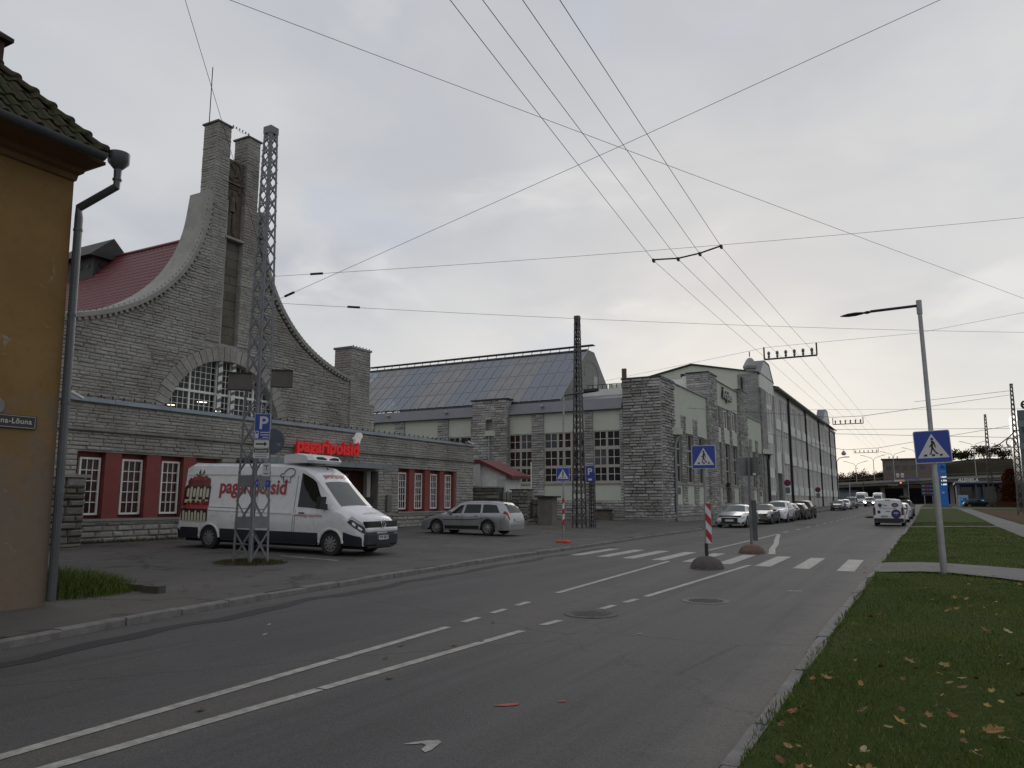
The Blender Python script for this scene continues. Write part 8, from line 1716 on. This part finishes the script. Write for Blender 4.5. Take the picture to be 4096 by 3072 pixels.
# trees: tapered trunk, limbs, crown of many small leaf faces
LEAFB = soil_mat('autumn_leaves', (.060, .040, .018), (.085, .058, .022), (.04, .035, .014)); LEAFD = soil_mat('dark_leaves', (.028, .026, .013), (.042, .037, .018), (.055, .042, .02)); LEAFO = soil_mat('orange_leaves', (.115, .035, .016), (.15, .048, .02), (.08, .026, .014)); BARK = M('bark', (.055, .045, .036), .95, var=.25, bump=.5)
def tree(name, label, p, h, cw, leaf, nleaf, seed, sparse=.5, trunk=.25, shape='round', cat='tree', lsz=.5):
    r = np.random.RandomState(seed); p = np.array(p, float); t = thing(name, label, cat, tuple(p)); m = MB(); tips = []
    def limb(a, d, L, rad, lvl):
        b = a + d * L; m.tube([a, lerp(a, b, .5) + r.uniform(-.05, .05, 3) * L, b], rad, 5, False, rad * .55)
        tips.append(b); tips.append(lerp(a, b, .6))
        if lvl < 2:
            for _ in range(4 if lvl == 0 else 3): e = d * .75 + r.normal(0, .55, 3); e[2] = abs(e[2]) * .7 + .25; e /= np.linalg.norm(e); limb(lerp(a, b, r.uniform(.55, 1)), e, L * r.uniform(.45, .7), rad * .5, lvl + 1)
    limb(p - V3(0, 0, .3), V3(r.uniform(-.06, .06), 0, 1), h * (.42 if shape != 'hedge' else .15), trunk, 0); m.build('trunk', BARK, t)
    c = MB(); tips = np.array(tips); k = r.randint(0, len(tips), nleaf)
    if shape == 'hedge': P_ = np.stack([r.uniform(-1, 1, nleaf) * cw / 2, r.uniform(-1, 1, nleaf) * cw * .3, r.uniform(0, 1, nleaf) * h], 1); P_[:, 0] *= (1 - .65 * (P_[:, 2] / h) ** 2.2) * (1 + .12 * np.sin(P_[:, 2] * 3)); P_ = P_ + p
    else:
        P_ = tips[k] + r.normal(0, 1, (nleaf, 3)) * np.array((cw * .14, cw * .14, h * .075)); keep = r.rand(nleaf) < .5 + .5 * np.sin(P_[:, 0] * 1.3 + seed) * np.cos(P_[:, 2] * 1.1) + (1 - sparse); P_ = P_[keep]
    s = lsz * r.uniform(.5, 1.2, len(P_)); A = r.normal(0, 1, (len(P_), 3)); A /= np.linalg.norm(A, axis=1)[:, None]; B = np.cross(A, r.normal(0, 1, (len(P_), 3))); B /= np.linalg.norm(B, axis=1)[:, None]
    vs = np.stack([P_ - A * s[:, None], P_ + B * s[:, None] * .6, P_ + A * s[:, None], P_ - B * s[:, None] * .6], 1).reshape(-1, 3); c.v = [tuple(q) for q in vs]; c.f = [(4 * i, 4 * i + 1, 4 * i + 2, 4 * i + 3) for i in range(len(P_))]; c.build('crown', leaf, t); return t
specs = [(-33, 296, 'leftmost thin tree behind the end of the wing'), (-28.5, 300, 'second bare tree left of the flat block'), (-24.5, 296, 'bushy brown tree above the white van'), (-21, 303, 'tall thin tree left of the flat block'), (-17.5, 298, 'ragged tree right above the bridge lamps'), (-14, 306, 'tallest ragged tree beside the flat block')]
for i, (x, y, lab) in enumerate(specs): tree('autumn_tree', lab, (x, y, hill_h(x) * .62 - 1), 6.5 + (i * 2.1) % 2.4, 7.0, LEAFB, 900, 30 + i, .75, .22, lsz=.30)
for i, x in enumerate(np.linspace(3, 62, 12)):
    lab = 'dark hilltop tree, number %s from the left of the right hand wood' % ('one', 'two', 'three', 'four', 'five', 'six', 'seven', 'eight', 'nine', 'ten', 'eleven', 'twelve')[i]
    tree('hill_tree', lab, (x, 322 + (i * 7) % 11, hill_h(x) - 1.5), 7.2 + (i * 1.7) % 2.6, 9.5, LEAFD, 1100, 60 + i, .6, .3, lsz=.38)
for i, x in enumerate((-30, -22, -15, 5, 16, 27, 38, 50)):
    tree('hillside_bush', 'brown bush on the slope, %s of eight from the left' % ('first', 'second', 'third', 'fourth', 'fifth', 'sixth', 'seventh', 'eighth')[i], (x, 286 + (i % 3) * 4, 3.2 + i % 2), 5.2, 11, LEAFD if i % 2 else LEAFB, 1300, 90 + i, .2, .2, 'hedge', 'bush', .45)
tree('orange_shrub', 'tall rust orange shrub before the filling station', (11.9, 147.6, G0 + .3), 5.9, 3.6, LEAFO, 5200, 5, 0, .15, 'hedge', 'shrub', .16)
# ================================================================ grass, weeds, fallen leaves
def grass_mat(name, stops):
    m, nt, bs = _new(name); a = nt.nodes.new('ShaderNodeAttribute'); a.attribute_name = 'tint'; P = _coord(nt, True)
    c = _ramp(nt, a.outputs['Fac'], stops); c = _mix(nt, 1.0, c, _ramp(nt, _noise(nt, P, .6, 4), [(.35, (.72, .78, .7)), (.65, (1.2, 1.12, 1.0))]), 'MULTIPLY')
    nt.links.new(c, bs.inputs['Base Color']); bs.inputs['Roughness'].default_value = .6; bs.inputs['Specular IOR Level'].default_value = .2; MATS[name] = m; return m
GRASS = grass_mat('grass_blades', [(0, (.045, .085, .012)), (.45, (.068, .118, .016)), (.78, (.095, .135, .022)), (.92, (.15, .145, .04)), (1, (.24, .20, .09))])
def blades(P, h, w, seed, lean=.35):
    r = np.random.RandomState(seed); n = len(P); a = r.uniform(0, 2 * np.pi, n); d = np.stack([np.cos(a), np.sin(a), np.zeros(n)], 1); b = r.uniform(0, 2 * np.pi, n); l = np.stack([np.cos(b), np.sin(b), np.zeros(n)], 1) * (r.uniform(.05, lean, n) * h)[:, None]
    up = np.array((0, 0, 1.0)); H = h[:, None]; W = w[:, None]
    v = np.stack([P - d * W, P + d * W, P + d * W * .7 + l * .35 + up * H * .55, P - d * W * .7 + l * .35 + up * H * .55, P + l + up * H * .95], 1).reshape(-1, 3)
    i = np.arange(n) * 5; f = [q for k in i for q in ((k, k + 1, k + 2, k + 3), (k + 3, k + 2, k + 4))]; return v, f, np.repeat(r.rand(n), 5)
def add_blades(name, label, sets, mat):
    V_ = []; F_ = []; T_ = []; o = 0
    for (v, f, t) in sets: V_.append(v); F_ += [tuple(q + o for q in k) for k in f]; T_.append(t); o += len(v)
    me = bpy.data.meshes.new(name); me.from_pydata(np.concatenate(V_).tolist(), [], F_); at = me.attributes.new('tint', 'FLOAT', 'POINT'); at.data.foreach_set('value', np.concatenate(T_).astype(np.float32)); me.materials.append(mat); me.update()
    ob = bpy.data.objects.new(name, me); C.objects.link(ob); tag(ob, label, 'grass', None, 'stuff'); return ob
def in_path(x, y):
    lo = np.interp(x, [-1.12, -.3, .2, 1.1, 2.6, 5], [19.3, 19.45, 19.4, 18.6, 16.5, 13]); hi = np.interp(x, [-1.12, -.3, .2, 1.1, 2.9, 5.6], [22.3, 22.35, 22.2, 21.7, 20.4, 17.5]); r = np.random.RandomState(3); j = r.uniform(-.10, .10, len(x))
    return ((y > lo + j) & (y < hi + j)) | ((y > 51.8) & (y < 54.8)) | ((x > np.interp(y, [8, 30, 57], [3.0, 3.35, 3.5])) & (x < np.interp(y, [8, 30, 57], [5.0, 5.05, 5.15])))
sets = []
for k, (x0, x1, y0, y1, dens, h0, h1, w_) in enumerate(((-1.13, 3.2, 3.4, 9.0, 2800, .018, .048, .0024), (-1.13, 4.2, 9.0, 18, 1200, .02, .05, .0036), (-1.13, 7.5, 18, 34, 420, .022, .05, .0062), (-1.13, 12, 34, 64, 130, .03, .06, .013))):
    n = int((x1 - x0) * (y1 - y0) * dens); r = np.random.RandomState(40 + k); x = r.uniform(x0, x1, n); y = r.uniform(y0, y1, n); kp = ~in_path(x, y); vis = x < (y * .36 + .9); kp &= vis; x, y = x[kp], y[kp]; z = .105 + .04 * np.clip(x + 1.1, 0, 1) + gz(y) - .005; n = len(x)
    sets.append(blades(np.stack([x, y, z], 1), r.uniform(h0, h1, n) * (.75 + .35 * np.sin(x * 2.1 + 1) * np.cos(y * 1.3)), np.full(n, w_) * r.uniform(.7, 1.3, n), k, .9))
r = np.random.RandomState(9); n = 3200; y = r.uniform(3, 40, n) ** 1.0; x = RIGHT_X + .155 + r.uniform(-.05, .05, n) * (1 + .8 * np.sin(y * 2.3)); kp = ~in_path(x, y); x, y = x[kp], y[kp]; n = len(x); sets.append(blades(np.stack([x, y, np.full(n, .10)], 1), r.uniform(.03, .075, n), np.full(n, .003) * (1 + y * .05), 77, 1.2))
add_blades('lawn_grass', 'green lawn grass growing along the right kerb', sets, GRASS)
# tuft by the house and weeds at the mast foot
r = np.random.RandomState(15); n = 9000; a = r.uniform(0, 1, n); x = -14.6 + r.uniform(0, 2.6, n); y = 7.2 + r.uniform(0, 2.6, n) * (1 - .0 * x); kp = ((x + 13.6) / 1.5) ** 2 + ((y - 8.1) / 1.25) ** 2 + r.uniform(-.2, .2, n) < 1; x, y = x[kp], y[kp]; n = len(x); z = np.array([lot_z(q) for q in x])
dd = np.clip(1 - ((x + 13.6) / 1.5) ** 2 - ((y - 8.1) / 1.25) ** 2, 0.05, 1)
add_blades('weed_tuft', 'tangled green grass tuft at the foot of the yellow house', [blades(np.stack([x, y, z], 1), r.uniform(.18, .50, n) * (.45 + .6 * dd), np.full(n, .006), 5, 1.0)], GRASS)
n = 2600; a = r.uniform(0, 6.28, n); q = np.sqrt(r.rand(n)) * .85; x = -14.86 + q * np.cos(a) * 1.1; y = 13.88 + q * np.sin(a); z = np.array([lot_z(k) for k in x]); add_blades('mast_weeds', 'dry weeds around the foot of the near mast', [blades(np.stack([x, y, z], 1), r.uniform(.04, .18, n) * (1.1 - q), np.full(n, .006), 6, 1.2)], grass_mat('dry_weeds', [(0, (.035, .045, .012)), (.5, (.06, .06, .02)), (1, (.10, .085, .04))]))
n = 2200; x = -23.75 + r.uniform(0, .5, n); y = r.uniform(14, 23, n); z = np.array([lot_z(k) for k in x]); add_blades('wall_weeds', 'low weeds along the foot of the bakery wall', [blades(np.stack([x, y, z], 1), r.uniform(.04, .14, n), np.full(n, .008), 8, 1.2)], MATS['dry_weeds'])
mt = thing('stone_edging', 'broken stone edging in front of the grass tuft', 'edging', (-12.6, 9.0, .12))
for i in range(6): MB().obox((-14.0 + i * .42, 9.25 - .06 * i + rng.uniform(-.05, .05), .17), (.19, .03, 0), (-.02, .09, 0), (0, 0, .07)).build('stone', M('mossy_edging', (.075, .07, .055), .95, var=.3, bump=.4), mt)
# fallen leaves
LM = []
def leaf_mesh(kind, seed):
    r = random.Random(seed); n = 14 if kind == 0 else 10; m = MB(); m.v.append((0, 0, .006)); 
    for i in range(n):
        a = 2 * math.pi * i / n; k = (1 + .28 * math.cos(5 * a)) if kind == 0 else (.8 + .25 * math.cos(a)); rr = .5 * k * r.uniform(.9, 1.08); x, y = rr * math.cos(a) * (1 if kind == 0 else 1.15), rr * math.sin(a) * (1 if kind == 0 else .72); m.v.append((x, y, .55 * (x * x + y * y) * r.uniform(.2, 1.2) + .05 * r.random()))
    m.f = [(0, 1 + i, 1 + (i + 1) % n) for i in range(n)]; m.add([(.4, -.015, .02), (.85, -.03, .10), (.85, 0, .10), (.4, .015, .02)], [(0, 1, 2, 3)]); return m
LCOL = [('leaf_yellow', (.27, .185, .045)), ('leaf_ochre', (.22, .115, .030)), ('leaf_brown', (.13, .060, .025)), ('leaf_pale', (.32, .265, .14)), ('leaf_rust', (.19, .062, .022)), ('leaf_olive', (.17, .145, .035))]
VARS = []
for i, (nm, col) in enumerate(LCOL):
    for k in (0, 1):
        m = leaf_mesh(k, i * 2 + k); me = bpy.data.meshes.new('fallen_leaf'); me.from_pydata(m.v, [], m.f); me.materials.append(M(nm, col, .75, var=.3, scale=30)); me.update(); VARS.append(me)
r = random.Random(21); nleaf = 0; rest = [MB() for _ in LCOL]
pts = []
for i in range(900):
    y = 4.2 + 18 * r.random() ** 1.5; x = r.uniform(-1.05, .2 + y * .36)
    if y > 5 and r.random() < .35: x = r.uniform(.2, .2 + y * .36)
    cl = math.sin(x * 1.9 + 2) * math.cos(y * .9) + r.uniform(-.7, .7)
    if cl < .05 or bool(in_path(np.array([x]), np.array([y]))[0]): continue
    pts.append((x, y))
pts.sort(key=lambda q: q[0] ** 2 + q[1] ** 2)
for i, (x, y) in enumerate(pts):
    k = r.choices(range(len(LCOL)), (3, 3, 2, 1.6, 1.4, 2))[0]; s = r.uniform(.045, .095) * (1 if y < 12 else .9); z = .105 + .04 * min(1, max(0, x + 1.1)) + r.uniform(.035, .06)
    M4 = Matrix.Translation((x, y, z)) @ Matrix.Rotation(r.uniform(0, 6.28), 4, 'Z') @ Matrix.Rotation(r.uniform(-.6, .6), 4, 'X') @ Matrix.Rotation(r.uniform(-.5, .5), 4, 'Y') @ Matrix.Scale(s, 4)
    me = VARS[2 * k + r.randint(0, 1)]
    if i < 220:
        o = bpy.data.objects.new('fallen_leaf', me); C.objects.link(o); o.matrix_world = M4; tag(o, 'curled yellow or brown leaf fallen on the roadside lawn', 'leaf', 'fallen leaves scattered on the lawn')
    else: rest[k].add([tuple(M4 @ q.co) for q in me.vertices], [tuple(p.vertices) for p in me.polygons])
for k, m in enumerate(rest):
    if m.v: tag(m.build('leaf_litter', MATS[LCOL[k][0]]), 'small fallen leaves strewn over the farther lawn', 'leaves', None, 'stuff')
# scraps on the road
for i, (x, y, k) in enumerate(((-5.35, 4.55, 2), (-5.3, 6.9, 2), (-5.05, 7.9, 4), (-4.9, 8.3, 2), (-5.6, 7.6, 2), (-3.4, 9.7, 3), (-4.7, 6.2, 2), (-1.6, 21.0, 1), (-1.55, 21.6, 4), (-5.5, 9.6, 2), (-1.45, 20.2, 2))):
    o = bpy.data.objects.new('fallen_leaf', VARS[2 * k + i % 2]); C.objects.link(o); o.matrix_world = Matrix.Translation((x, y, .008)) @ Matrix.Rotation(i * 1.3, 4, 'Z') @ Matrix.Scale(.07, 4); tag(o, 'flat brown leaf lying on the road surface', 'leaf', 'fallen leaves on the road')
